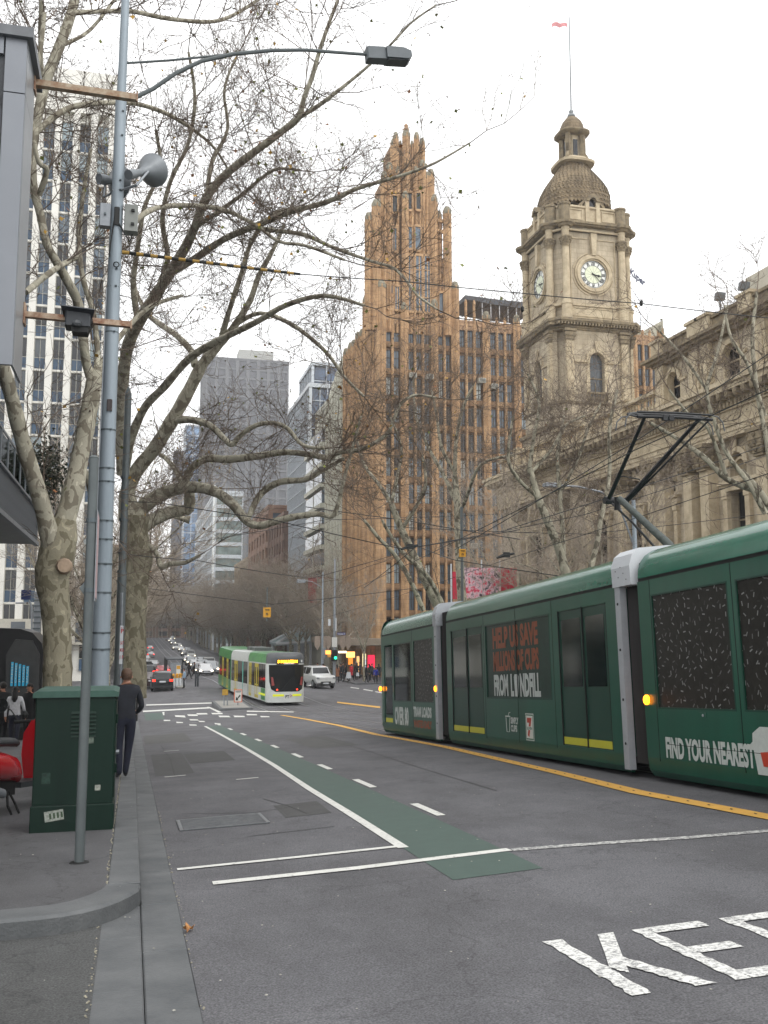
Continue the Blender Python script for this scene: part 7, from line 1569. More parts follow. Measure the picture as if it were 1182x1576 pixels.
wp = thing('parking_notice', 'tall grey notice on legs at the far corner beside the tree', 'panel', tuple(WY(498, 1030, 93))); a, e = WY(495, 1014, 93), WY(501, 997, 93); b = MB(); b.cbox(a.x, e.x, 93, 93.1, a.z, e.z, .02); b.build('plate', M_GALV, wp); b = MB(); b.tube([((a.x + e.x) / 2, 93.12, -3.8), ((a.x + e.x) / 2, 93.12, a.z)], .06, 6); b.build('post', M_GALV, wp)
# ================================================================ TREES
M_BARK = bark('plane_bark', '#6d6754', '#8d8773', 7.5); M_BARK2 = bark('young_plane_bark', '#5f594b', '#9a9583', 7.0)
M_LIMB = bark('plane_limb', '#7a7364', '#a5a08f', 7.0)
M_TWIG = mat('twig_brown', '#675b50', .9, var=.25, scale=3); M_TWG2 = mat('grey_twig', '#978c7e', .9, var=.25, scale=3)
M_LF = [mat('leaf_green', '#6a7030', .7, var=.3, scale=6), mat('leaf_yellow', '#b08a38', .7, var=.3, scale=6), mat('leaf_brown', '#8a5a34', .7, var=.3, scale=6)]
def thin(b, pts, r0, r1):
    """fast three-sided tube for twigs"""
    o = len(b.v); m = len(pts)
    for i, p in enumerate(pts):
        q = pts[min(i + 1, m - 1)]; a = pts[max(i - 1, 0)]; dx, dy, dz = q[0] - a[0], q[1] - a[1], q[2] - a[2]
        L = math.sqrt(dx * dx + dy * dy + dz * dz) or 1; dx /= L; dy /= L; dz /= L
        if abs(dz) < .9: ux, uy, uz = dy, -dx, 0
        else: ux, uy, uz = 0, dz, -dy
        l2 = math.sqrt(ux * ux + uy * uy + uz * uz) or 1; ux /= l2; uy /= l2; uz /= l2
        vx, vy, vz = dy * uz - dz * uy, dz * ux - dx * uz, dx * uy - dy * ux
        r = r0 + (r1 - r0) * i / (m - 1)
        for c, s in ((1, 0), (-.5, .866), (-.5, -.866)): b.v.append((p[0] + (ux * c + vx * s) * r, p[1] + (uy * c + vy * s) * r, p[2] + (uz * c + vz * s) * r))
    for k in range(m - 1):
        for i in range(3): j = (i + 1) % 3; b.f.append([o + k * 3 + i, o + k * 3 + j, o + k * 3 + 3 + j, o + k * 3 + 3 + i]); b.mi.append(0)
def sprig(b, r, p, d, L, rad, depth, tips, up=.07, wig=.2):
    """a kinked twig that forks again and again"""
    n = 4 if L > .5 else 3; pts = [tuple(p)]; q = Vector(p); d = d.copy()
    for i in range(n):
        d = (d + Vector((r.gauss(0, wig), r.gauss(0, wig), r.gauss(up, wig * .8)))).normalized(); q = q + d * (L / n); pts.append(tuple(q))
    thin(b, pts, rad, rad * .55)
    if depth > 0:
        for i in range(1, len(pts)):
            for _ in range(1 if r.random() < .62 else 2):
                a = Vector(pts[i]); dd = (d + Vector((r.gauss(0, .75), r.gauss(0, .75), r.gauss(.05, .6)))).normalized()
                sprig(b, r, a, dd, L * r.uniform(.42, .72), rad * .62, depth - 1, tips, up, wig)
    else: tips.append((pts[-1], d))
def leaves(parent, tips, r, n, balls):
    for k, m in enumerate(M_LF):
        b = MB()
        for i in range(int(n * (.5, .3, .2)[k])):
            p, d = r.choice(tips); p = Vector(p) + Vector((r.gauss(0, .05), r.gauss(0, .05), -r.uniform(0, .08))); s = r.uniform(.035, .065)
            u = Vector((r.gauss(0, 1), r.gauss(0, 1), r.gauss(0, .6))).normalized(); v = u.cross(Vector((r.gauss(0, 1), r.gauss(0, 1), r.gauss(0, 1)))).normalized()
            b.add([p, p + u * s * .7 + v * s * .8, p + u * s * 1.1 + v * s * .25, p + u * s * 1.7, p + u * s * 1.1 - v * s * .25, p + u * s * .7 - v * s * .8], [(0, 1, 2, 3, 4, 5)])
        if b.v: b.build('leaves', m, parent, kind='stuff')
    b = MB()
    for i in range(balls):
        p, d = r.choice(tips); p = Vector(p) + Vector((0, 0, -r.uniform(.05, .2))); b.lathe([(.004, -.02), (.02, 0), (.004, .02)], p, 4)
    if balls: b.build('seed_balls', M_TWIG, parent, kind='stuff')
def smoothpts(P, n=4):
    """Catmull-Rom through points with radii"""
    out = []
    for i in range(len(P) - 1):
        a, b_, c, d = P[max(i - 1, 0)], P[i], P[i + 1], P[min(i + 2, len(P) - 1)]
        for k in range(n):
            t = k / n
            out.append(tuple(.5 * ((2 * b_[j]) + (-a[j] + c[j]) * t + (2 * a[j] - 5 * b_[j] + 4 * c[j] - d[j]) * t * t + (-a[j] + 3 * b_[j] - 3 * c[j] + d[j]) * t ** 3) for j in range(4)))
    out.append(tuple(P[-1])); return out
def hero(name, label, loc, trunk, limbs, seed, dens, nleaf, nball, tl=1.0, m=M_BARK):
    """plane tree: limbs listed as (pixel x, pixel y, distance down the street, pixel radius); they sit in their own depths"""
    r = random.Random(seed); t = thing(name, label, 'tree', loc); tips = []; tw = MB()
    def conv(L): return [(*WY(a, c, y), rr * y / 1480) for a, c, y, rr in L]
    def knobbly(S, amp):
        out = []
        for i, s in enumerate(S): k = 1 + amp * (math.sin(i * 1.9 + seed) * .5 + r.gauss(0, .35)); out.append((s[0], s[1], s[2], max(.004, s[3] * k)))
        return out
    b = MB(); S = knobbly(smoothpts(conv(trunk), 4), .06); b.tube([s[:3] for s in S], [s[3] for s in S], 14); b.build('trunk', m, t, smooth=True)
    for li, L in enumerate(limbs):
        S = knobbly([(*s[:3], s[3] * .88) for s in smoothpts(conv(L), 4)], .07); b = MB(); b.tube([s[:3] for s in S], [s[3] for s in S], 9); b.build('limb', M_LIMB if m is M_BARK else m, t, smooth=True)
        for i in range(1, len(S)):
            a, c = Vector(S[i - 1][:3]), Vector(S[i][:3]); seg = c - a; rad = S[i][3]
            bare = .25 if rad > .12 else (.6 if rad > .07 else 1)
            k = seg.length * dens * bare; k = int(k) + (1 if r.random() < k - int(k) else 0)
            for _ in range(k):
                d = (seg.normalized() * r.uniform(.1, .9) + Vector((r.gauss(0, .7), r.gauss(0, .7), r.gauss(.2, .6)))).normalized()
                ln = r.uniform(.55, 1.7) * tl; p = a.lerp(c, r.random())
                sprig(tw, r, p, d, ln, min(.013, max(.006, rad * .35)), 3 if ln > 1.15 * tl else 2, tips)
        c = Vector(S[-1][:3]); dl = (c - Vector(S[-2][:3])).normalized(); sprig(tw, r, c, dl, 1.5 * tl, min(.014, max(.008, S[-1][3] * .8)), 3, tips)
    tw.build('twigs', M_TWIG, t, kind='stuff'); leaves(t, tips, r, nleaf, nball); return t
D = 17.0; D2 = 26.0
T1 = [(86, 1130, D, 24), (88, 1085, D, 21), (89, 1030, D, 20), (88, 980, D, 20), (85, 930, D, 21), (80, 890, D, 24), (86, 860, D, 26), (94, 825, D, 23), (98, 800, D, 18)]
L1 = [[(84, 860, D, 20), (74, 815, D - .2, 15), (60, 760, D - .4, 14), (38, 690, D - .6, 13), (20, 620, D - .8, 12), (4, 560, D - 1, 11), (-14, 480, D - 1.2, 10), (-50, 380, D - 1.5, 8)],
      [(96, 815, D, 18), (112, 760, D, 18), (122, 710, D + .1, 15), (134, 650, D + .2, 15), (143, 600, D + .2, 14), (147, 575, D + .3, 12)],
      [(143, 585, D + .3, 10), (133, 560, D + .2, 8), (128, 520, D, 8), (121, 470, D, 8.5), (108, 440, D - .2, 8), (88, 405, D - .4, 7.5), (72, 375, D - .5, 7), (62, 330, D - .5, 7), (52, 290, D - .6, 7), (50, 240, D - .6, 7), (58, 180, D - .6, 8), (72, 120, D - .5, 9), (92, 70, D - .4, 9), (108, 25, D - .3, 8.5), (122, -30, D, 8)],
      [(148, 578, D + .3, 6), (150, 540, D + .4, 5), (143, 480, D + .5, 5), (128, 430, D + .6, 4.5), (122, 370, D + .8, 4), (128, 300, D + 1, 3.5), (140, 230, D + 1.2, 3)],
      [(60, 300, D - .6, 5), (72, 262, D - .9, 5), (60, 250, D - 1, 4), (52, 215, D - 1.1, 4), (48, 150, D - 1.2, 4), (62, 80, D - 1.3, 4), (68, 20, D - 1.3, 4)],
      [(40, 450, D - 1.5, 5), (70, 425, D - 1.0, 5.5), (95, 408, D - .5, 5), (120, 395, D, 4)], [(55, 205, D - .6, 5), (80, 182, D - .3, 5.5), (110, 165, D, 5), (150, 159, D + .5, 4.5), (205, 159, D + 1.4, 4), (250, 172, D + 2, 4), (280, 188, D + 2.3, 3.5), (302, 203, D + 2.6, 3), (330, 228, D + 3, 2.5), (352, 262, D + 3.2, 2)],
      [(112, 20, D - .3, 5), (145, 18, D, 4), (200, 17, D + .8, 4), (262, 29, D + 1.6, 4), (330, 33, D + 2.3, 3.5), (372, 16, D + 2.8, 3), (410, -10, D + 3, 3)],
      [(150, 575, D + .3, 6), (165, 545, D + .6, 5), (200, 500, D + 1.2, 4.5), (235, 470, D + 1.8, 4), (280, 455, D + 2.4, 3)], [(65, 130, D - .6, 4), (62, 60, D - 1, 4), (64, 0, D - 1.3, 4)],
      [(94, 70, D - .4, 4), (140, 45, D + .2, 3), (190, -20, D + 1, 3)], [(112, 700, D + .4, 6), (128, 720, D + 1, 5), (140, 760, D + 1.4, 5), (143, 800, D + 1.5, 4)]]
t1 = hero('plane_tree', 'mottled plane tree with forked trunk standing behind the green cabinet', (WY(88, 1085, D).x, D, zp(D)), T1, L1, 5, 2.3, 220, 200)
b = MB(); c = WY(98, 871, D - .33); b.tube([c + Vector((0, .1, 0)), c, c + Vector((.01, -.03, 0))], [.14, .125, .11], 12); b.build('pruned_stub', mat('cut_wood', '#9a8672', .8, var=.2, scale=8), t1, smooth=True)
T2 = [(203, 1075, D2, 22), (203, 1020, D2, 21), (204, 960, D2, 20), (207, 905, D2, 20), (212, 860, D2, 22), (208, 825, D2, 20), (207, 795, D2, 22)]
L2 = [[(205, 800, D2, 20), (218, 782, D2, 14), (240, 765, D2 - .3, 12), (270, 753, D2 - .6, 11), (300, 750, D2 - 1, 10), (332, 757, D2 - 1.4, 9.5), (358, 776, D2 - 1.8, 8.5), (380, 802, D2 - 2.2, 7.5), (400, 809, D2 - 2.5, 7), (425, 802, D2 - 2.8, 6.5), (455, 795, D2 - 3.1, 6), (490, 791, D2 - 3.4, 5), (512, 794, D2 - 3.6, 4.5), (522, 770, D2 - 3.8, 4), (530, 735, D2 - 4, 3.5), (541, 695, D2 - 4.2, 3), (556, 640, D2 - 4.4, 2.4)],
      [(212, 812, D2, 16), (235, 800, D2 + .2, 12), (262, 788, D2 + .3, 11), (288, 784, D2 + .3, 10), (292, 770, D2 + .2, 10), (290, 745, D2, 9)],
      [(200, 795, D2, 20), (196, 755, D2 - .1, 13), (212, 722, D2 - .3, 12), (238, 690, D2 - .6, 12), (264, 648, D2 - .9, 12), (290, 602, D2 - 1.2, 11), (312, 560, D2 - 1.5, 10), (338, 530, D2 - 1.8, 7.5), (362, 500, D2 - 2.2, 6.5), (385, 462, D2 - 2.5, 5.5), (398, 425, D2 - 2.7, 5), (420, 385, D2 - 3, 4), (438, 345, D2 - 3.2, 3)],
      [(284, 745, D2 - .8, 8), (294, 722, D2 - 1, 6.5), (318, 706, D2 - 1.3, 7), (350, 707, D2 - 1.7, 7), (395, 702, D2 - 2.1, 6.5), (438, 696, D2 - 2.6, 5.5), (480, 700, D2 - 3, 5.5), (508, 706, D2 - 3.3, 5), (518, 697, D2 - 3.4, 5), (560, 690, D2 - 3.9, 4), (595, 668, D2 - 4.3, 3.5), (606, 645, D2 - 4.4, 3), (618, 620, D2 - 4.5, 3), (640, 608, D2 - 4.6, 2.5), (672, 612, D2 - 4.8, 2)],
      [(264, 648, D2 - .9, 7), (292, 646, D2 - 1.3, 6.5), (322, 654, D2 - 1.7, 6), (346, 676, D2 - 2, 5.5), (358, 684, D2 - 2.2, 5), (372, 668, D2 - 2.4, 4.5), (402, 652, D2 - 2.8, 4.5), (438, 656, D2 - 3.2, 4), (466, 685, D2 - 3.6, 3.5), (500, 690, D2 - 4, 3)],
      [(192, 725, D2 - .2, 9), (200, 680, D2 - .6, 8), (222, 628, D2 - 1.2, 7), (252, 596, D2 - 1.8, 7), (290, 553, D2 - 2.5, 7), (333, 526, D2 - 3.2, 6.5), (394, 496, D2 - 4.2, 5.5), (440, 470, D2 - 5, 5), (500, 455, D2 - 5.8, 4), (560, 470, D2 - 6.5, 3)],
      [(190, 730, D2 - .4, 12), (186, 640, D2 - 1, 11), (194, 545, D2 - 2, 10.5), (213, 498, D2 - 2.8, 10.5), (240, 454, D2 - 3.6, 10), (262, 420, D2 - 4.3, 9), (283, 385, D2 - 5, 9), (300, 350, D2 - 5.6, 8), (318, 304, D2 - 6.2, 8), (348, 268, D2 - 6.8, 7.5), (394, 232, D2 - 7.6, 7), (434, 202, D2 - 8.2, 6.5), (460, 180, D2 - 8.6, 6), (468, 150, D2 - 8.8, 4.5), (480, 120, D2 - 9, 4.5), (491, 81, D2 - 9.2, 4), (505, 40, D2 - 9.4, 3.5), (522, -5, D2 - 9.5, 3)],
      [(460, 181, D2 - 8.6, 4.5), (491, 162, D2 - 9, 4), (520, 140, D2 - 9.3, 3.5), (545, 120, D2 - 9.5, 3), (573, 96, D2 - 9.8, 2.6), (606, 64, D2 - 10, 2.2), (634, 34, D2 - 10.2, 2), (671, 8, D2 - 10.4, 1.6)],
      [(262, 420, D2 - 4.3, 7), (300, 398, D2 - 5, 6.5), (345, 368, D2 - 5.8, 6), (392, 348, D2 - 6.5, 6), (441, 328, D2 - 7.2, 5.5), (502, 311, D2 - 8, 4.8), (545, 292, D2 - 8.5, 4), (580, 281, D2 - 9, 3.5), (627, 267, D2 - 9.4, 3), (671, 250, D2 - 9.8, 2.4), (723, 220, D2 - 10.2, 1.6)],
      [(392, 350, D2 - 6.5, 4.5), (425, 355, D2 - 7, 4), (470, 362, D2 - 7.5, 4), (515, 382, D2 - 8, 3.5), (572, 402, D2 - 8.6, 3), (606, 413, D2 - 9, 3), (629, 436, D2 - 9.3, 2.6), (644, 456, D2 - 9.5, 2.4), (673, 476, D2 - 9.8, 2)],
      [(205, 350, D2 - 9, 3), (217, 333, D2 - 9, 5), (250, 318, D2 - 8.6, 4.5), (307, 317, D2 - 7, 4.5), (350, 325, D2 - 7, 4), (394, 347, D2 - 7.4, 3.5), (430, 372, D2 - 7.6, 3), (470, 378, D2 - 7.9, 3), (530, 400, D2 - 8.4, 2.5)],
      [(338, 530, D2 - 1.8, 6), (352, 480, D2 - 2.4, 5), (372, 420, D2 - 3, 4.5), (388, 370, D2 - 3.4, 4), (420, 330, D2 - 4, 3.5), (455, 320, D2 - 4.4, 3)],
      [(300, 563, D2 - 1.4, 7), (294, 540, D2 - 1.2, 6), (270, 515, D2 - .8, 5.5), (245, 498, D2 - .2, 5), (225, 480, D2 + .4, 4), (205, 440, D2 + 1, 4)],
      [(286, 755, D2 - .4, 6), (272, 726, D2, 5), (256, 706, D2 + .4, 4), (244, 698, D2 + .6, 3)], [(292, 800, D2 + 3, 7), (262, 795, D2 + 3, 0.5)],
      [(218, 830, D2, 5), (240, 850, D2 - .2, 4.5), (248, 872, D2 - .3, 5), (262, 868, D2 - .4, 4.5), (285, 866, D2 - .6, 3.5), (308, 854, D2 - .9, 2.5)],
      [(362, 500, D2 - 2.2, 4.5), (400, 482, D2 - 2.6, 4), (450, 500, D2 - 3.2, 4), (500, 540, D2 - 3.8, 3.5), (530, 580, D2 - 4.2, 3), (560, 610, D2 - 4.4, 2.5)],
      [(380, 802, D2 - 2.2, 4.5), (400, 762, D2 - 2, 6), (430, 742, D2 - 2.4, 6), (470, 738, D2 - 2.8, 5), (500, 722, D2 - 3.1, 4), (530, 705, D2 - 3.4, 3)],
      [(240, 454, D2 - 3.6, 6), (258, 400, D2 - 4, 5), (250, 340, D2 - 4.6, 4.5), (262, 280, D2 - 5, 4), (290, 220, D2 - 5.5, 3.5), (300, 150, D2 - 6, 3), (290, 80, D2 - 6.4, 2.5)],
      [(300, 350, D2 - 5.6, 5), (330, 330, D2 - 5.8, 4), (372, 300, D2 - 6.2, 3.5), (420, 262, D2 - 6.8, 3), (460, 262, D2 - 7.2, 2.5)], [(213, 498, D2 - 2.8, 6), (205, 440, D2 - 3.2, 5), (212, 380, D2 - 3.6, 4.5), (222, 320, D2 - 4, 4), (246, 260, D2 - 4.4, 3.5), (240, 200, D2 - 4.8, 3)],
      [(318, 304, D2 - 6.2, 4.5), (326, 250, D2 - 6.4, 4), (350, 200, D2 - 6.6, 3), (345, 140, D2 - 6.9, 2.6), (362, 90, D2 - 7, 2)]]
t2 = hero('plane_tree', 'big spreading plane tree behind the steel pole, limbs over the street', (WY(203, 1075, D2).x, D2, zp(D2)), T2, L2, 9, 2.55, 800, 500)
T3 = [[(712, 930, 34, 8), (708, 880, 34, 7), (706, 830, 34, 6.5), (704, 780, 34, 6), (700, 735, 34, 4.5)], [[(704, 800, 34, 4), (720, 760, 33, 3.5), (740, 715, 32, 3), (790, 700, 31, 2.5)], [(704, 780, 34, 4), (685, 735, 34.5, 3.5), (660, 690, 35, 3), (640, 640, 35.5, 2.5), (636, 580, 36, 2)], [(700, 735, 34, 4), (702, 680, 33.6, 3.5), (712, 630, 33, 3), (730, 590, 32.6, 2)], [(702, 730, 34, 3.5), (680, 690, 34, 3), (672, 640, 34.4, 2.5), (664, 600, 34.6, 2)]]]
hero('bare_tree', 'leafless young plane tree behind the middle of the dark green tram', (WY(712, 930, 34).x, 34, gz(22, 34)), T3[0], T3[1], 21, 2.6, 10, 60, 1.3, M_BARK2)
T4 = [[(682, 950, 30, 7), (660, 905, 30, 7), (640, 862, 30, 6.5), (618, 815, 30, 6), (602, 775, 30, 5)], [[(652, 940, 29, 4.5), (630, 890, 29, 4.5), (606, 852, 29, 4), (583, 828, 29, 3.5), (560, 800, 29, 2.5)], [(602, 775, 30, 4), (585, 748, 30.3, 3.5), (560, 715, 30.8, 3), (550, 680, 31, 2.4)], [(618, 815, 30, 4), (640, 780, 29.6, 3.5), (655, 745, 29.2, 3), (650, 700, 29, 2.4)], [(690, 950, 29.5, 5), (660, 890, 29.5, 4.5), (620, 850, 29.5, 4), (596, 815, 29.5, 3), (588, 800, 29.5, 2.5)], [(602, 775, 30, 3.5), (612, 730, 30, 3), (618, 690, 30, 2.5), (600, 640, 30, 2)]]]
hero('bare_tree', 'leaning leafless plane tree behind the front carriage of the dark tram', (WY(700, 1000, 30).x, 30, gz(22, 30)), T4[0], T4[1], 22, 2.6, 10, 60, 1.3, M_BARK2)
T5 = [[(875, 900, 27, 8), (862, 850, 27, 7.5), (842, 800, 27, 7), (828, 765, 27, 6), (815, 720, 27, 5)], [[(868, 880, 27, 5), (866, 820, 27, 4.5), (862, 760, 27.2, 4), (858, 700, 27.5, 3.5), (868, 640, 28, 2.5)], [(905, 890, 26, 6), (918, 840, 26, 5), (925, 800, 26, 4.5), (938, 730, 26, 4), (938, 660, 26, 3.5), (950, 600, 26, 3)], [(828, 765, 27, 4), (800, 740, 27, 3.5), (782, 705, 27, 3), (790, 640, 27, 2.4)], [(815, 720, 27, 4), (822, 670, 27, 3.5), (830, 620, 27, 3), (812, 575, 27, 2)], [(862, 760, 27.2, 3), (890, 705, 27, 3), (905, 660, 27, 2.5), (925, 620, 27, 2)], [(815, 730, 27, 3.5), (850, 690, 27, 3), (870, 655, 27, 2.6), (900, 640, 27, 2)]]]
hero('bare_tree', 'leafless plane tree with two stems left of the pantograph', (WY(885, 940, 27).x, 27, gz(22, 27)), T5[0], T5[1], 23, 2.8, 40, 70, 1.3, M_BARK2)
T6 = [[(1215, 830, 19, 10), (1190, 790, 19, 9), (1165, 755, 19, 8), (1140, 725, 19, 6)], [[(1165, 755, 19, 7), (1120, 738, 19.2, 6), (1085, 705, 19.5, 5), (1050, 680, 20, 4), (1000, 650, 20.4, 3)], [(1190, 760, 18.5, 5), (1180, 680, 18.6, 5), (1165, 600, 18.8, 4.5), (1158, 520, 19, 4), (1165, 450, 19, 3)], [(1178, 790, 18.8, 6), (1150, 740, 18.8, 5), (1120, 700, 19, 4.5), (1100, 650, 19, 4), (1088, 600, 19.2, 3.5), (1105, 540, 19.4, 3), (1120, 470, 19.6, 2.4)], [(1088, 600, 19.2, 3), (1060, 560, 19.4, 3), (1035, 530, 19.6, 2.4), (1010, 505, 19.8, 2)], [(1120, 738, 19.2, 4), (1090, 660, 19.2, 3.5), (1062, 640, 19.4, 3), (1030, 600, 19.6, 2.4)], [(1178, 640, 18.7, 4), (1150, 560, 18.7, 3.5), (1125, 520, 18.8, 3), (1115, 470, 19, 2.4)]]]
hero('bare_tree', 'leafless plane tree at the right frame edge before the town hall', (WY(1250, 900, 19).x, 19, gz(14, 19)), T6[0], T6[1], 24, 2.0, 10, 50, .75, M_BARK2)
# street trees farther on: three built, the rest copies
def streettree(label, H, seed, n1, cat_loc):
    r = random.Random(seed); t = thing('street_tree', label, 'tree', (0, 0, 0), 'bare street trees down the hill'); b = MB(); tw = MB(); tips = []
    b.tube([(0, 0, -.3), (.02, 0, H * .15), (.08, .05, H * .32)], [.2, .16, .13], 8); b.build('trunk', M_BARK2, t, smooth=True)
    b = MB()
    for i in range(n1):
        a = 2 * math.pi * i / n1 + r.random(); q = Vector((.08, .05, H * (.28 + .06 * r.random()))); d = Vector((math.cos(a) * .6, math.sin(a) * .6, 1)).normalized(); pts = [q.copy()]
        for k in range(6): d = (d + Vector((r.gauss(0, .16), r.gauss(0, .16), r.gauss(.04, .1)))).normalized(); q = q + d * H * .115; pts.append(q.copy())
        b.tube(pts, [.09 - .012 * k for k in range(7)], 5)
        for k in range(1, 7):
            for _ in range(3): dd = (d + Vector((r.gauss(0, .8), r.gauss(0, .8), r.gauss(.1, .5)))).normalized(); sprig(tw, r, pts[k], dd, H * r.uniform(.12, .2), .022, 2, tips)
    b.build('limbs', M_BARK2, t, smooth=True, kind='stuff'); tw.build('twigs', M_TWG2, t, kind='stuff'); WORLD.pop(t.name, None); return proto(t)
protos = [streettree('bare street tree', 12.5, 41, 6, 0), streettree('bare street tree', 13.5, 42, 7, 0), streettree('bare street tree', 11.5, 43, 6, 0)]
r = random.Random(77); NO = {}; ORD = ['zeroth', 'first', 'second', 'third', 'fourth', 'fifth', 'sixth', 'seventh', 'eighth', 'ninth', 'tenth', 'eleventh', 'twelfth', 'thirteenth', 'fourteenth', 'fifteenth', 'sixteenth', 'seventeenth', 'eighteenth', 'nineteenth', 'twentieth', 'last']
spots = [(1.0 - 2.2, 34), (-1.4, 44), (-1.2, 55), (23.5, 45), (23.8, 57), (22.8, 96), (23.6, 112), (24, 124), (35, 96)]
for y in range(112, 470, 10): spots.append((-.9 + r.uniform(-.5, .5), y + r.uniform(-2, 2)))
for y in range(135, 440, 9): spots.append((22.6 + r.uniform(-.6, .8), y + r.uniform(-2, 2)))
for y in range(118, 400, 17): spots.append((25.0, y + r.uniform(0, 8)))
for i in range(22): spots.append((-3 + 1.7 * i if i < 12 else -14 + 2.6 * i, 462 + (i * 7) % 36))
NEAR = {0: 'bare street tree on the near left kerb just past the big plane tree', 1: 'second bare street tree on the left kerb before the junction', 2: 'bare street tree on the left nearest the junction', 3: 'bare street tree behind the front end of the dark green tram', 4: 'bare street tree before the left end of the town hall', 5: 'bare tree at the far corner beside the traffic light', 6: 'bare tree beside the pale ribbed building', 7: 'bare tree before the glass canopy', 8: 'bare tree on the cross street before the terracotta building'}
for i, (x, y) in enumerate(spots):
    p_ = protos[i % 3]; z = prof(y) + .13
    k_ = 'left' if x < 10 else 'right'; NO[k_] = NO.get(k_, 0) + (y > 110); lab = NEAR.get(i, 'bare brown street tree, %s in the %s row beyond the junction' % (ORD[NO[k_]] if NO[k_] < 10 else 'in the far part', k_)).replace('in the far part in', 'far down')
    rz = r.uniform(0, 6.28); sc_ = r.uniform(.85, 1.12) * (.72 if i < 3 else .8 if 5 <= i <= 7 else (1.0 + min(y, 400) / 900)); sc_ = (sc_ * (1.25 if i > 8 else 1), sc_ * (1.15 if i > 8 else 1), sc_)
    if i // 3 == 0 and i < 3: p_.location = (x, y, z); p_.rotation_euler = (0, 0, rz); p_.scale = sc_; p_['label'] = lab
    else: dup(p_, (x, y, z), rz, lab, None, sc_)
# an evergreen clump seen left of the plane trees
b = MB(); r = random.Random(5); c = WY(70, 730, 30)
for i in range(1300):
    d = Vector((r.gauss(0, .28), r.gauss(0, .3), r.gauss(0, .5))); p = c + d; u = Vector((r.gauss(0, 1), r.gauss(0, 1), r.gauss(0, 1))).normalized() * .075; v = u.cross(Vector((r.random(), r.random(), r.random()))).normalized() * .035
    b.add([p - u, p + v, p + u, p - v], [(0, 1, 2, 3)])
ev = thing('balcony_shrub', 'dark green leafy shrub behind the left balcony beside the plane limb', 'shrub', tuple(c - Vector((0, 0, 1)))); b.build('foliage', mat('evergreen_leaf', '#26301c', .6, var=.4, scale=5), ev, kind='stuff'); b = MB(); b.tube([c - Vector((0, 0, 3)), c], .04, 5); b.build('stem', M_TWIG, ev)
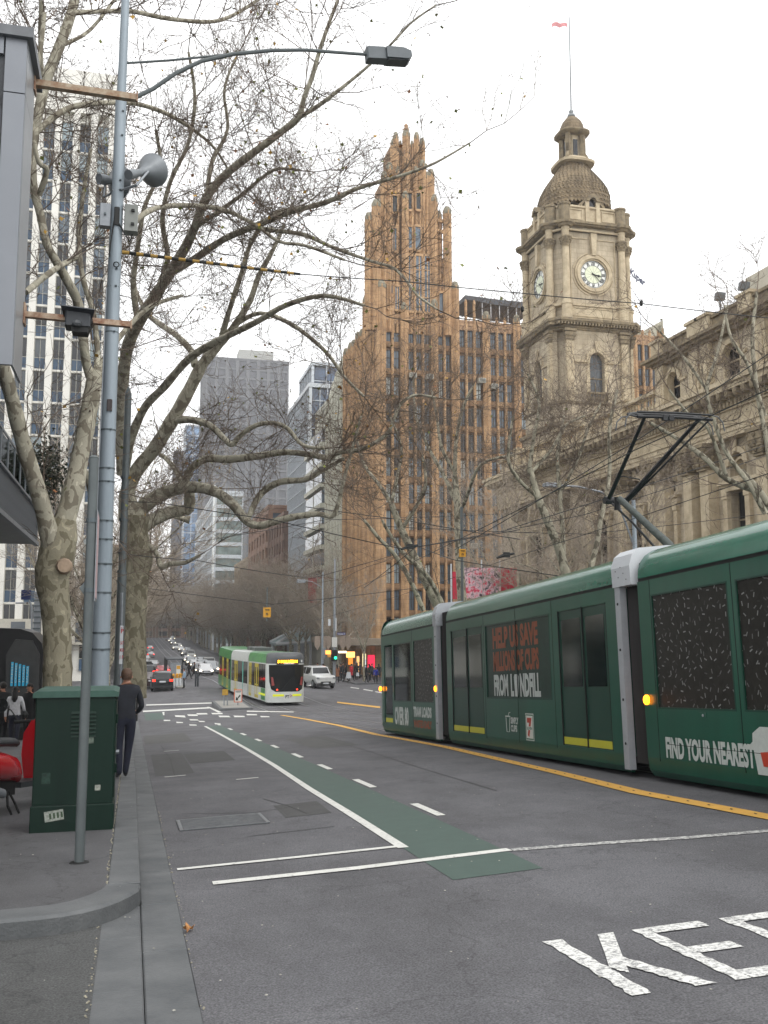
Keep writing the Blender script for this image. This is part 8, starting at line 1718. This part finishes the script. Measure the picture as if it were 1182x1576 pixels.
# ================================================================ PEOPLE
def person(label, loc, rz, pose, tone=1.0, H=1.75, top='#16181d', legs='#15171c', hair='#1c1512', skin='#a87860', shoes='#141414', long_hair=False, coat=False, sub=1, group=None, skirt=None):
    """one continuous body grown from a posed skeleton; hair, and a coat skirt where worn, are children. x right, y forward"""
    k = H / 1.75; t = thing('person', label, 'person', loc, group, world=False); t.rotation_euler = (0, 0, rz)
    J = dict(pel=(0, 0, .95), spine=(0, .0, 1.12), chest=(0, -.01, 1.32), neck=(0, .0, 1.47), nk2=(0, .015, 1.53), head=(0, .03, 1.62), crown=(0, .02, 1.70))
    R_ = dict(pel=(.155, .11), spine=(.145, .105), chest=(.165, .115), neck=(.07, .065), nk2=(.052, .055), head=(.078, .095), crown=(.062, .08))
    for s, n in ((-1, 'L'), (1, 'R')):
        J['hip' + n] = (s * .09, 0, .9); J['knee' + n] = (s * .10, .02, .5); J['ank' + n] = (s * .10, -.02, .09); J['toe' + n] = (s * .12, .14, .03); J['sh' + n] = (s * .175, -.01, 1.40); J['el' + n] = (s * .24, -.03, 1.12); J['wr' + n] = (s * .25, .05, .88); J['hd' + n] = (s * .245, .08, .78)
        R_['hip' + n] = (.10, .105); R_['knee' + n] = (.068, .07); R_['ank' + n] = (.048, .05); R_['toe' + n] = (.042, .03); R_['sh' + n] = (.07, .07); R_['el' + n] = (.05, .05); R_['wr' + n] = (.034, .034); R_['hd' + n] = (.036, .026)
    J.update(pose)
    if coat:
        for n in 'LR': R_['sh' + n] = (.085, .08); R_['el' + n] = (.062, .062)
        R_['chest'] = (.185, .135); R_['spine'] = (.175, .13); R_['pel'] = (.175, .13)
    E_ = [('pel', 'spine', 0), ('spine', 'chest', 0), ('chest', 'neck', 0), ('neck', 'nk2', 2), ('nk2', 'head', 2), ('head', 'crown', 2)]
    for n in 'LR': E_ += [('pel', 'hip' + n, 1), ('hip' + n, 'knee' + n, 1), ('knee' + n, 'ank' + n, 1), ('ank' + n, 'toe' + n, 3), ('chest', 'sh' + n, 0), ('sh' + n, 'el' + n, 0), ('el' + n, 'wr' + n, 0), ('wr' + n, 'hd' + n, 2)]
    if sub > 1:      # fingers
        for s, n in ((-1, 'L'), (1, 'R')):
            h = Vector(J['hd' + n]); w_ = Vector(J['wr' + n]); d = (h - w_).normalized(); sd = Vector((0, 1, 0)) if abs(d.y) < .7 else Vector((0, 0, 1))
            for i, (o_, L) in enumerate(((-.028, .05), (-.01, .06), (.01, .058), (.026, .045))):
                a = h + sd * o_ + d * .01; c = a + d * L * .6; e = c + (d + Vector((-s * .5, 0, 0))).normalized() * L * .5
                J['f%s%da' % (n, i)] = tuple(a); J['f%s%db' % (n, i)] = tuple(c); J['f%s%dc' % (n, i)] = tuple(e)
                for q in 'abc': R_['f%s%d%s' % (n, i, q)] = (.009, .009)
                E_ += [('hd' + n, 'f%s%da' % (n, i), 2), ('f%s%da' % (n, i), 'f%s%db' % (n, i), 2), ('f%s%db' % (n, i), 'f%s%dc' % (n, i), 2)]
            a = w_.lerp(h, .4) + sd * .035; J['t%sa' % n] = tuple(a); J['t%sb' % n] = tuple(a + d * .04 + sd * .02); R_['t%sa' % n] = R_['t%sb' % n] = (.011, .011); E_ += [('wr' + n, 't%sa' % n, 2), ('t%sa' % n, 't%sb' % n, 2)]
    names = list(J); me = bpy.data.meshes.new('p'); me.from_pydata([Vector(J[n]) * k for n in names], [(names.index(a), names.index(c)) for a, c, _ in E_], [])
    o = bpy.data.objects.new('p', me); COL.objects.link(o); m = o.modifiers.new('s', 'SKIN'); m.use_smooth_shade = True
    for i, n in enumerate(names): v = me.skin_vertices[0].data[i]; v.radius = (R_[n][0] * k, R_[n][1] * k); v.use_root = (n == 'pel')
    m2 = o.modifiers.new('u', 'SUBSURF'); m2.levels = sub; m2.render_levels = sub
    bpy.context.view_layer.update(); body = bpy.data.meshes.new_from_object(o.evaluated_get(bpy.context.evaluated_depsgraph_get())); bpy.data.objects.remove(o)
    ms = [mat('cloth_' + top.strip('#'), top, .85, var=.2, scale=14, bump=.2, bscale=60), mat('cloth_' + legs.strip('#'), legs, .85, var=.2, scale=14), mat('skin_' + skin.strip('#'), skin, .55, var=.08, scale=20), mat('shoe_' + shoes.strip('#'), shoes, .5)]
    for q in ms: body.materials.append(q)
    segs = [(Vector(J[a]) * k, Vector(J[c]) * k, mi) for a, c, mi in E_]
    for p in body.polygons:
        c = p.center; best, bm_ = 9, 0
        for a, e, mi in segs:
            ab = e - a; u = clamp((c - a).dot(ab) / max(ab.length_squared, 1e-6)); dd = (a + ab * u - c).length
            if dd < best: best, bm_ = dd, mi
        if bm_ in (0, 1) and abs(c.x) < .19 * k: bm_ = 0 if c.z > .93 * k else 1
        p.material_index = bm_; p.use_smooth = True
    bo = bpy.data.objects.new('body', body); COL.objects.link(bo); bo.parent = t
    hm = mat('hair_' + hair.strip('#'), hair, .7, var=.3, scale=30, bump=.5, bscale=80); hc = Vector(J['head']) * k; b = MB(); vs = []; n = 14
    for j, (z, q) in enumerate(((-.06, .80), (-.02, .97), (.03, 1.05), (.07, .98), (.10, .75), (.125, .35))):
        for i in range(n):
            a = 2 * math.pi * i / n; fr = math.sin(a); lim = (.55 if fr > .2 and z < .03 else 1.0); vs.append((hc.x + .086 * k * q * math.cos(a) * (1 if lim == 1 else .98), hc.y - .012 + .104 * k * q * fr * lim, hc.z + (z + .012 + (.05 if fr > .2 and z < .03 else 0)) * k))
    b.add(vs, [(j * n + i, j * n + (i + 1) % n, (j + 1) * n + (i + 1) % n, (j + 1) * n + i) for j in range(5) for i in range(n)] + [tuple(5 * n + i for i in range(n))])
    if long_hair: b.tube([hc + Vector((0, -.06, .03)), hc + Vector((0, -.09, -.08)), hc + Vector((0, -.11, -.22)), hc + Vector((0, -.12, -.30))], [.07, .085, .08, .03], 10)
    b.build('hair', hm, t, smooth=True, local=True)
    if sub > 1 or True:
        b = MB()
        for s in (-1, 1): b.tube([hc + Vector((s * .074 * k, -.005, -.01)), hc + Vector((s * .092 * k, -.015, -.01))], [.016, .022], 8)
        b.build('ears', ms[2], t, smooth=True, local=True, kind='stuff')
        if sub > 1:
            b = MB(); b.tube([hc + Vector((0, .085, .01)), hc + Vector((0, .115, -.02)), hc + Vector((0, .09, -.025))], [.008, .016, .008], 6); b.build('nose', ms[2], t, smooth=True, local=True)
            for s in (-1, 1): b = MB(); b.lathe([(.003, -.008), (.012, 0), (.003, .008)], hc + Vector((s * .032, .088, .008)), 8); b.build('eye', M_WPL, t, smooth=True, local=True)
            b = MB(); b.tube([hc + Vector((-.022, .092, -.05)), hc + Vector((0, .098, -.05)), hc + Vector((.022, .092, -.05))], .005, 5); b.build('mouth', mat('lip', '#8a4a40', .5), t, local=True)
    if coat or skirt:
        b = MB(); z0 = skirt or .62; b.lathe([(.21 * k, z0 * k), (.205 * k, .8 * k), (.19 * k, .95 * k), (.175 * k, 1.05 * k)], (0, 0, 0), 14); [v.__setitem__(1, v[1] * .72) for v in b.v]; b.build('coat_skirt', ms[0], t, smooth=True, local=True)
    return t
def walk(s, arm=.18): return dict(kneeL=(-.1, .14 * s, .5), ankL=(-.1, .22 * s, .10), toeL=(-.11, .22 * s + .15, .05), kneeR=(.1, -.08 * s, .5), ankR=(.1, -.28 * s, .14), toeR=(.11, -.28 * s + .13, .04), elL=(-.24, -arm * .6 * s, 1.13), wrL=(-.25, -arm * s + .05, .90), hdL=(-.25, -arm * s + .09, .80), elR=(.24, arm * .5 * s - .02, 1.13), wrR=(.25, arm * s + .1, .92), hdR=(.25, arm * s + .15, .83))
# the man in the dark jumper on the kerb, back to the camera, weight on one leg
mp = WG(190, 1196, ZT)
person('man in dark jumper and jeans, back turned, standing beside the green cabinet', (-.085, 17.95, zp(17.95)), R(6), dict(ankL=(-.07, -.02, .09), kneeL=(-.09, .03, .5), toeL=(-.10, .13, .03), ankR=(.03, .06, .09), kneeR=(.07, .06, .5), toeR=(.05, .2, .03), elR=(.255, .02, 1.12), wrR=(.2, .17, 1.0), hdR=(.15, .24, 1.0), wrL=(-.2, .17, 1.0), hdL=(-.14, .23, 1.0), elL=(-.26, .0, 1.12), head=(.0, .02, 1.60), crown=(.0, .0, 1.68)), H=1.93, top='#20232b', legs='#171b2c', hair='#5a4334', skin='#a97a62', shoes='#3a3a3c', sub=2)
Yp = 29
def at_px(px, y): return WY(px, 1000, y).x
person('woman in white long-sleeved top and dark trousers seen from behind by the kiosk', (at_px(27, Yp), Yp, zp(Yp)), R(-8), walk(.5), H=1.68, top='#c9c9cc', legs='#1a1d2c', hair='#14100e', long_hair=True, sub=2)
b = MB(); c = Vector((at_px(27, Yp) + .27, Yp - .05, zp(Yp) + .90)); b.tube([c + Vector((0, 0, .1)), c, c - Vector((0, 0, .1))], [.05, .1, .06], 10); b.tube([c + Vector((0, .05, .1)), c + Vector((-.1, .02, .45)), c + Vector((-.2, .1, .5))], .01, 4); tag(b.build('shoulder_bag', M_SEAM), 'small black shoulder bag at the hip of the woman in white', 'bag')
person('woman in long black coat beside the woman in white', (at_px(49, Yp + .8), Yp + .8, zp(Yp)), R(160), walk(.3), H=1.72, top='#121214', legs='#141417', hair='#1a1210', long_hair=True, coat=True)
person('person in black puffer jacket at the left frame edge', (at_px(8, Yp + .5), Yp + .5, zp(Yp)), R(30), walk(-.3), H=1.78, top='#111316', legs='#17181c', hair='#191411', coat=True)
person('distant person in light shirt seen past the plane tree trunk', (at_px(116, 40), 40, zp(40)), R(100), walk(.5), H=1.7, top='#8a929a', legs='#1a1c22')
# ---- by the shops on the far corner
crowd = [(519, 'woman in long tan coat walking beside the white off-road vehicle', '#8a5c40', '#15161a', 1, True, 94), (524.5, 'man in charcoal coat behind the tan coat', '#24272c', '#1a1b1f', .5, True, 97), (528, 'short person in dark grey standing back under the awning', '#2b2c2f', '#1a1b1f', 0, False, 101), (532.5, 'man in black overcoat carrying a large white bag', '#15171b', '#15161a', 1, True, 94.5), (541, 'woman in bright red coat walking under the awning', '#b01828', '#141418', -1, True, 96),
         (546, 'person in brown jacket behind the red coat', '#4a372c', '#1a1b1f', .4, False, 99), (549.5, 'person in black carrying a small white bag', '#15171b', '#1a1b1f', -.6, False, 98), (554, 'person in navy standing by the lit shop doorway', '#1b2438', '#16171b', 0, False, 102), (564, 'person in black jacket waiting left of the blue jacket', '#15161a', '#15161a', .7, True, 93), (568.5, 'person in dark green coat waiting at the crossing', '#242c26', '#15161a', 0, True, 95), (572.5, 'man in grey hooded top at the crossing', '#45474b', '#17181c', -.5, False, 96.5), (578.5, 'child in blue and red jacket nearest the tram front', '#232c8a', '#17181c', .8, False, 91), (583, 'person in dark clothes half hidden by the tram front', '#1a1b1f', '#15161a', .4, True, 95)]
for i, (px, lab, tp, lg, wk, ct, y) in enumerate(crowd):
    person(lab, (at_px(px, y), y, prof(y) + ZT), R((0, 90, -90, 60, -60, 170)[i % 6]), walk(wk * .9), H=(1.62 if 'child' in lab else 1.78), top=tp, legs=lg, coat=ct, long_hair=(i % 3 == 0), group='pedestrians at the far corner', sub=1)
for px, y, sz in ((536.5, 94.2, .27), (550.5, 97.8, .16)):
    c = Vector((at_px(px, y), y, prof(y) + .62 + sz)); b = MB(); b.add([(c.x - sz, y - .1, c.z - sz * 1.3), (c.x + sz, y - .1, c.z - sz * 1.2), (c.x + sz * .7, y - .05, c.z + sz), (c.x - sz * .6, y - .05, c.z + sz), (c.x - sz, y + .12, c.z - sz * 1.3), (c.x + sz, y + .12, c.z - sz * 1.2), (c.x + sz * .7, y + .05, c.z + sz), (c.x - sz * .6, y + .05, c.z + sz)], [(0, 1, 2, 3), (7, 6, 5, 4), (0, 4, 5, 1), (1, 5, 6, 2), (2, 6, 7, 3), (3, 7, 4, 0)]); tag(b.build('carrier_bag', M_WPL), 'large white carrier bag held by the man in the black overcoat' if sz > .2 else 'small white carrier bag among the far pedestrians', 'bag')
for px, y, lab, tp, wk, rz_ in ((291.5, 106, 'man in black striding across the far road, left of a pair', '#101114', 1.3, -80), (299.5, 107, 'person in black striding across the far road, right of a pair', '#131417', 1.2, -95), (284.5, 88, 'man in pale blue shirt standing by the tram shelter bollards', '#8fa4b8', .3, 100), (222, 88, 'cyclist-dark figure walking along the left kerb behind the parked cars', '#111214', .8, 0), (498, 93, 'person sitting apart in black beyond the white off-road vehicle', '#14161a', .1, 90), (489, 97, 'person in black right of the white tram', '#16171a', .6, 60)):
    x = at_px(px, y); person(lab, (x, y, gz(x, y) + (.13 if px > 400 else 0)), R(rz_), walk(wk), H=1.78, top=tp, legs='#15161a', coat='black' in lab and px > 300)
# ================================================================ VEHICLES
M_TYRE = mat('tyre', '#101011', .8, var=.1); M_CG = mat('car_glass', '#12171a', .06, var=0, spec=.7); M_TAIL = mat('tail_lamp_lit', '#ff2a18', .4, var=0, emit=3); M_HEAD = mat('headlight_lit', '#fff0d0', .4, var=0, emit=5); M_CTR = mat('car_trim', '#17181a', .6)
def paint(c): return mat('car_paint_' + c.strip('#'), c, .28, var=.03, coat=.5)
PROFS = {'suv': ([(-2.2, .5, .95, .97, .80), (-2.1, .3, 1.05, 1.55, .88), (-1.9, .25, 1.05, 1.66, .92), (-.6, .22, 1.0, 1.7, .93), (.5, .22, .98, 1.64, .93), (1.15, .22, 1.0, 1.05, .92), (1.9, .26, .92, .94, .88), (2.2, .4, .7, .72, .76)], 1.4, .34),
         'sedan': ([(-2.3, .4, .85, .87, .74), (-2.1, .28, .95, .97, .84), (-1.6, .22, .95, 1.0, .88), (-1.0, .2, .93, 1.38, .88), (.0, .2, .92, 1.43, .88), (.55, .2, .92, 1.38, .88), (1.25, .22, .92, .95, .87), (1.95, .26, .8, .82, .82), (2.25, .38, .6, .62, .7)], 1.4, .31),
         'van': ([(-2.4, .5, 1.1, 1.12, .84), (-2.35, .3, 1.1, 1.95, .92), (-1.0, .25, 1.1, 2.02, .95), (.9, .25, 1.1, 1.98, .95), (1.7, .25, 1.08, 1.15, .93), (2.2, .3, .9, .92, .88), (2.35, .4, .7, .72, .8)], 1.5, .33),
         '4wd': ([(-2.35, .6, 1.1, 1.12, .86), (-2.3, .42, 1.15, 1.82, .92), (-1.0, .4, 1.14, 1.9, .94), (.45, .4, 1.14, 1.86, .94), (.95, .4, 1.14, 1.2, .94), (2.0, .42, 1.1, 1.12, .92), (2.25, .5, .95, .97, .88)], 1.45, .4)}
def car(name, label, kind_, col, lights='tail', low=False):
    ST, wb, wr = PROFS[kind_]; t = thing(name, label, 'car', (0, 0, 0), None, world=False); P_ = paint(col)
    def ring(s):
        y, zb, zt, zr, hw = s; cab_ = zr - zt > .15; hr = hw * (.78 if cab_ else .88)
        return [(hw * .9, y, zb), (hw, y, zb + .18), (hw, y, zt - .14), (hw * .97, y, zt), (hr, y, zr - .05), (hr * .8, y, zr)]
    b = MB(); vs = []
    for s in ST: r_ = ring(s); vs += r_ + [(-x, y, z) for x, y, z in reversed(r_)]
    m_ = len(ST); b.add(vs, [(k * 12 + i, (k + 1) * 12 + i, (k + 1) * 12 + (i + 1) % 12, k * 12 + (i + 1) % 12) for k in range(m_ - 1) for i in range(12)] + [tuple(range(12)), tuple((m_ - 1) * 12 + i for i in range(11, -1, -1))]); b.build('body', P_, t, smooth=True, local=True)
    cabs = [i for i, s in enumerate(ST) if s[3] - s[2] > .15]
    def lerp(a, c, u): return Vector(a).lerp(Vector(c), u)
    for i in cabs[:-1]:
        for sg in (-1, 1):
            A, B_ = ring(ST[i]), ring(ST[i + 1]); q = [lerp(A[3], A[4], .08), lerp(B_[3], B_[4], .08), lerp(B_[3], B_[4], .9), lerp(A[3], A[4], .9)]; q[0] = q[0].lerp(q[1], .06); q[3] = q[3].lerp(q[2], .1); q[1] = q[1].lerp(q[0], .04); q[2] = q[2].lerp(q[3], .04)
            b = MB(); b.add([(sg * (v.x + .012), v.y, v.z) for v in q], [(0, 1, 2, 3)]); b.build('side_window', M_CG, t, local=True)
    for i, j, nm in ((cabs[0], cabs[0] - 1, 'rear_window'), (cabs[-1], cabs[-1] + 1, 'windscreen')):
        A, B_ = ring(ST[i]), ring(ST[j]); dy = -.02 if nm == 'rear_window' else .02; q = [lerp(B_[4], A[4], .12), lerp(B_[4], A[4], .9)]; b = MB(); b.add([(q[0].x * .92, q[0].y + dy, q[0].z + .03), (-q[0].x * .92, q[0].y + dy, q[0].z + .03), (-q[1].x * .9, q[1].y + dy, q[1].z + .03), (q[1].x * .9, q[1].y + dy, q[1].z + .03)], [(0, 1, 2, 3)]); b.build(nm, M_CG, t, local=True)
    hw = max(s[4] for s in ST)
    for y in (-wb, wb):
        for sg in (-1, 1):
            b = MB(); b.tube([(sg * (hw - .2), y, wr), (sg * (hw + .005), y, wr)], wr, 16); w_ = b.build('wheel', M_TYRE, t, local=True)
            if not low: b = MB(); b.tube([(sg * (hw + .005), y, wr), (sg * (hw + .02), y, wr)], wr * .6, 10); b.build('hubcap', M_GALV, w_, local=True)
    yr, yf_ = ST[0][0], ST[-1][0]; zl = ST[1][2] - .12
    for sg in (-1, 1):
        b = MB(); x = hw * .78; b.cbox(sg * x - .13, sg * x + .13, yr - .0 - (.03), yr + .12, zl - .08, zl + .09, .02); b.build('tail_lamp', M_TAIL if lights == 'tail' else mat('lamp_red', '#8a1010', .3), t, local=True)
        b = MB(); b.cbox(sg * x - .15, sg * x + .1, yf_ - .14, yf_ + .02, ST[-2][2] - .24, ST[-2][2] - .1, .02); b.build('headlight', M_HEAD if lights == 'head' else M_GALV, t, local=True)
        b = MB(); c0 = ring(ST[cabs[-1]])[3]; b.cbox(sg * (c0[0] + .03) - .05, sg * (c0[0] + .03) + .09 * (1 if sg > 0 else .3), c0[1] - .05 + .1, c0[1] + .08, c0[2] + .02, c0[2] + .16, .01); b.build('mirror', P_, t, local=True)
    b = MB(); b.cbox(-.26, .26, yr - .025, yr + .05, zl - .16, zl - .03, .004); b.cbox(-.26, .26, yf_ - .05, yf_ + .025, .42, .54, .004); b.build('number_plate', M_WPL, t, local=True, kind='stuff')
    b = MB(); b.cbox(-hw * .9, hw * .9, yr - .02, yr + .2, .28, .5, .03); b.build('rear_bumper', M_CTR if kind_ in ('suv', '4wd') else P_, t, local=True)
    b = MB(); b.cbox(-hw * .86, hw * .86, yf_ - .2, yf_ + .015, .26, .42, .03); b.box(-hw * .5, hw * .5, yf_ - .1, yf_ + .02, .5, .62); b.build('grille', M_CTR, t, local=True)
    return t
def place(t, x, y, rz): t.location = (x, y, gz(x, y) + .01); sl = (prof(y + 2) - prof(y - 2)) / 4; t.rotation_euler = (sl * math.cos(rz), 0, rz); return t
x0 = WG(251, 1063); place(car('parked_car', 'black hatchback suv with glowing tail lamps waiting in the left lane', 'suv', '#0c0e12'), at_px(251.5, 85.5), 87.5, 0)
place(car('parked_car', 'dark maroon car just left of the black suv', 'sedan', '#2a1216', 'off'), at_px(234, 91), 92, 0)
place(car('parked_car', 'dark pickup-like suv with roof rack and lit tail lamps farther left', 'suv', '#14161a'), at_px(227, 112), 112, 0)
b = MB(); x = at_px(227, 112); z = gz(x, 112) + 1.72
for dy in (-.9, -.2, .5): b.box(x - .65, x + .65, 112 + dy, 112 + dy + .08, z, z + .12)
b.box(x - .5, x + .5, 111.3, 112.4, z + .121, z + .3); tag(b.build('roof_rack', M_SEAM), 'loaded black roof rack on the dark suv in the left lane', 'roof rack', kind='stuff')
place(car('red_car', 'small red car with bright tail lamps beside the tram shelter', 'sedan', '#a01018'), at_px(251, 118), 119, 0)
place(car('white_off_road_vehicle', 'white off-road vehicle facing the camera right of the white tram', '4wd', '#c9cbca', 'off'), at_px(498, 83), 85.5, math.pi + R(7))
base = {k: proto(place(car('distant_car', lab, kd, c, 'head' if i != 3 else 'tail', True), -30, 300, 0)) for i, (k, kd, c, lab) in enumerate((('w', 'sedan', '#c4c6c8', 'w'), ('s', 'suv', '#8a9094', 's'), ('d', 'sedan', '#16181c', 'd'), ('t', 'sedan', '#9a9c9e', 't'), ('v', 'van', '#b8bab8', 'v')))}
firsts = set(); r = random.Random(11); names = dict(w='white', s='silver', d='black', t='grey', v='boxy white')
Q = [('w', 316, 122, 1), ('d', 309, 130, 1), ('s', 325, 128, 1), ('w', 305, 146, 1), ('s', 312, 150, 1), ('v', 322, 152, 1), ('d', 330, 146, 1), ('w', 300, 168, 1), ('s', 294, 186, 1), ('w', 302, 190, 1), ('s', 311, 178, 1), ('w', 289, 208, 1), ('v', 294, 230, 1), ('d', 284, 250, 1), ('s', 289, 262, 1), ('w', 279, 285, 1), ('v', 270, 300, 1), ('w', 275, 322, 1), ('s', 266, 350, 1), ('w', 262, 380, 1), ('s', 265, 410, 1),
     ('w', 237, 172, 0), ('t', 222, 140, 0), ('t', 226, 158, 0), ('d', 229, 190, 0), ('w', 225, 215, 0), ('t', 232, 240, 0), ('d', 228, 265, 0), ('t', 231, 300, 0), ('w', 223, 185, 0)]
for i, (k, px, y, tow) in enumerate(Q):
    x = at_px(px, y); rz_ = math.pi if tow else 0; lab = '%s car %s, %s from below' % (names[k], 'facing us in the right queue on the hill' if tow else 'heading away on the left of the hill', ORD[min(21, (i if tow else i - 21) + 1)]); o = base[k]; loc = (x, y, gz(x, y) + .01)
    if k not in firsts and (k != 't' or not tow): firsts.add(k); o.location = loc; o.rotation_euler = (0, 0, rz_); o['label'] = lab; o['group'] = 'cars on the hill'
    else: dup(o, loc, rz_, lab, 'cars on the hill')
# group look-alikes keep one shared label; tram stop shelter, bollards
sh = thing('tram_shelter', 'dark framed tram stop shelter standing in the middle of the road', 'tram shelter', (at_px(270, 100), 100, gz(4, 100))); xa, xb = at_px(256, 100), at_px(281, 100); za, zb2 = gz(4, 100), WY(270, 1013, 100).z
b = MB(); b.cbox(xa, xb, 98.5, 106, zb2 - .12, zb2, .03); b.build('roof', M_PGRD, sh)
for i in range(5): yy = 98.6 + i * 1.8; b = MB(); b.box(xa + .02, xa + .1, yy, yy + .1, za, zb2 - .12); b.build('post', M_SEAM, sh); b = MB(); b.box(xa + .04, xa + .07, yy + .1, yy + 1.8, za + .2, zb2 - .3); b.build('side_panel', M_BELL, sh)
b = MB(); b.box(xb - .1, xb, 98.6, 98.7, za, zb2 - .12); b.build('post', M_SEAM, sh); b = MB(); b.box(xb - 1.2, xb - .2, 98.6, 98.66, za + .2, zb2 - .4); b.build('end_panel', M_GALV, sh)
yd = 94; q = thing('stop_sign_board', 'white board with yellow top and black arrow beside the tram shelter', 'sign', (at_px(274, yd), yd, gz(4, yd))); a, e = WY(271, 1040, yd), WY(278, 1024, yd); b = MB(); b.cbox(a.x, e.x, yd, yd + .05, a.z, e.z, .01); pl = b.build('board', M_WSN, q); b = MB(); b.box(a.x + .03, e.x - .03, yd - .01, yd - .002, e.z - .35, e.z - .03); b.build('yellow_top', mat('sign_amber', '#c8901c', .5), pl); b = MB(); b.box(a.x + .02, a.x + .08, yd + .06, yd + .12, gz(4, yd), e.z); b.build('post', M_GALV, q)
for i, px in enumerate((268, 273.5, 278.5, 284)):
    y = 90 + i * .3; x = at_px(px, y); z0 = gz(x, y); bo_ = thing('bollard', 'white bollard with yellow bands, %s of four at the tram stop end' % ('first from the left', 'second from the left', 'third from the left', 'rightmost')[i], 'bollard', (x, y, z0), 'bollards at the tram stop'); b = MB(); b.lathe([(.13, 0), (.13, .8), (.12, .84)], (x, y, z0), 12); b.build('post', M_WPL, bo_, smooth=True); b = MB(); b.lathe([(.14, .84), (.14, 1.02), (.1, 1.02), (.1, 1.06), (.14, 1.06), (.13, 1.2), (.04, 1.26)], (x, y, z0), 12); b.build('yellow_band', mat('sign_amber', '#c8901c', .5), bo_, smooth=True)
x, y = at_px(303.5, 90), 90; z0 = gz(x, y); bo_ = thing('dark_bollard', 'dark grey bollard pair standing alone right of the tram shelter', 'bollard', (x, y, z0)); b = MB(); b.cbox(x - .14, x, y, y + .2, z0, z0 + 1.35, .03); b.build('post', M_PGRD, bo_); b = MB(); b.cbox(x + .04, x + .2, y - .1, y + .1, z0, z0 + 1.15, .03); b.build('post', M_PGRD, bo_)
x = at_px(262, 100); b = MB(); b.cbox(x + .2, x + 1.0, 88.6, 96, gz(4, 92) - .02, gz(4, 92) + .15, .05); b.build('platform', M_CONC, None, kind='structure')
# ================================================================ HAZE: thin winter air that pales the far towers
hz = MB().box(-160, 170, -12, 700, -32, 118).build('haze', [], None, kind='stuff')
hm = bpy.data.materials.new('haze_air'); hm.use_nodes = True; t = hm.node_tree; t.nodes.clear(); o = t.nodes.new('ShaderNodeOutputMaterial'); v = t.nodes.new('ShaderNodeVolumePrincipled')
v.inputs['Color'].default_value = (.93, .95, .98, 1); v.inputs['Density'].default_value = .0005; t.links.new(v.outputs[0], o.inputs['Volume']); hz.data.materials.append(hm)
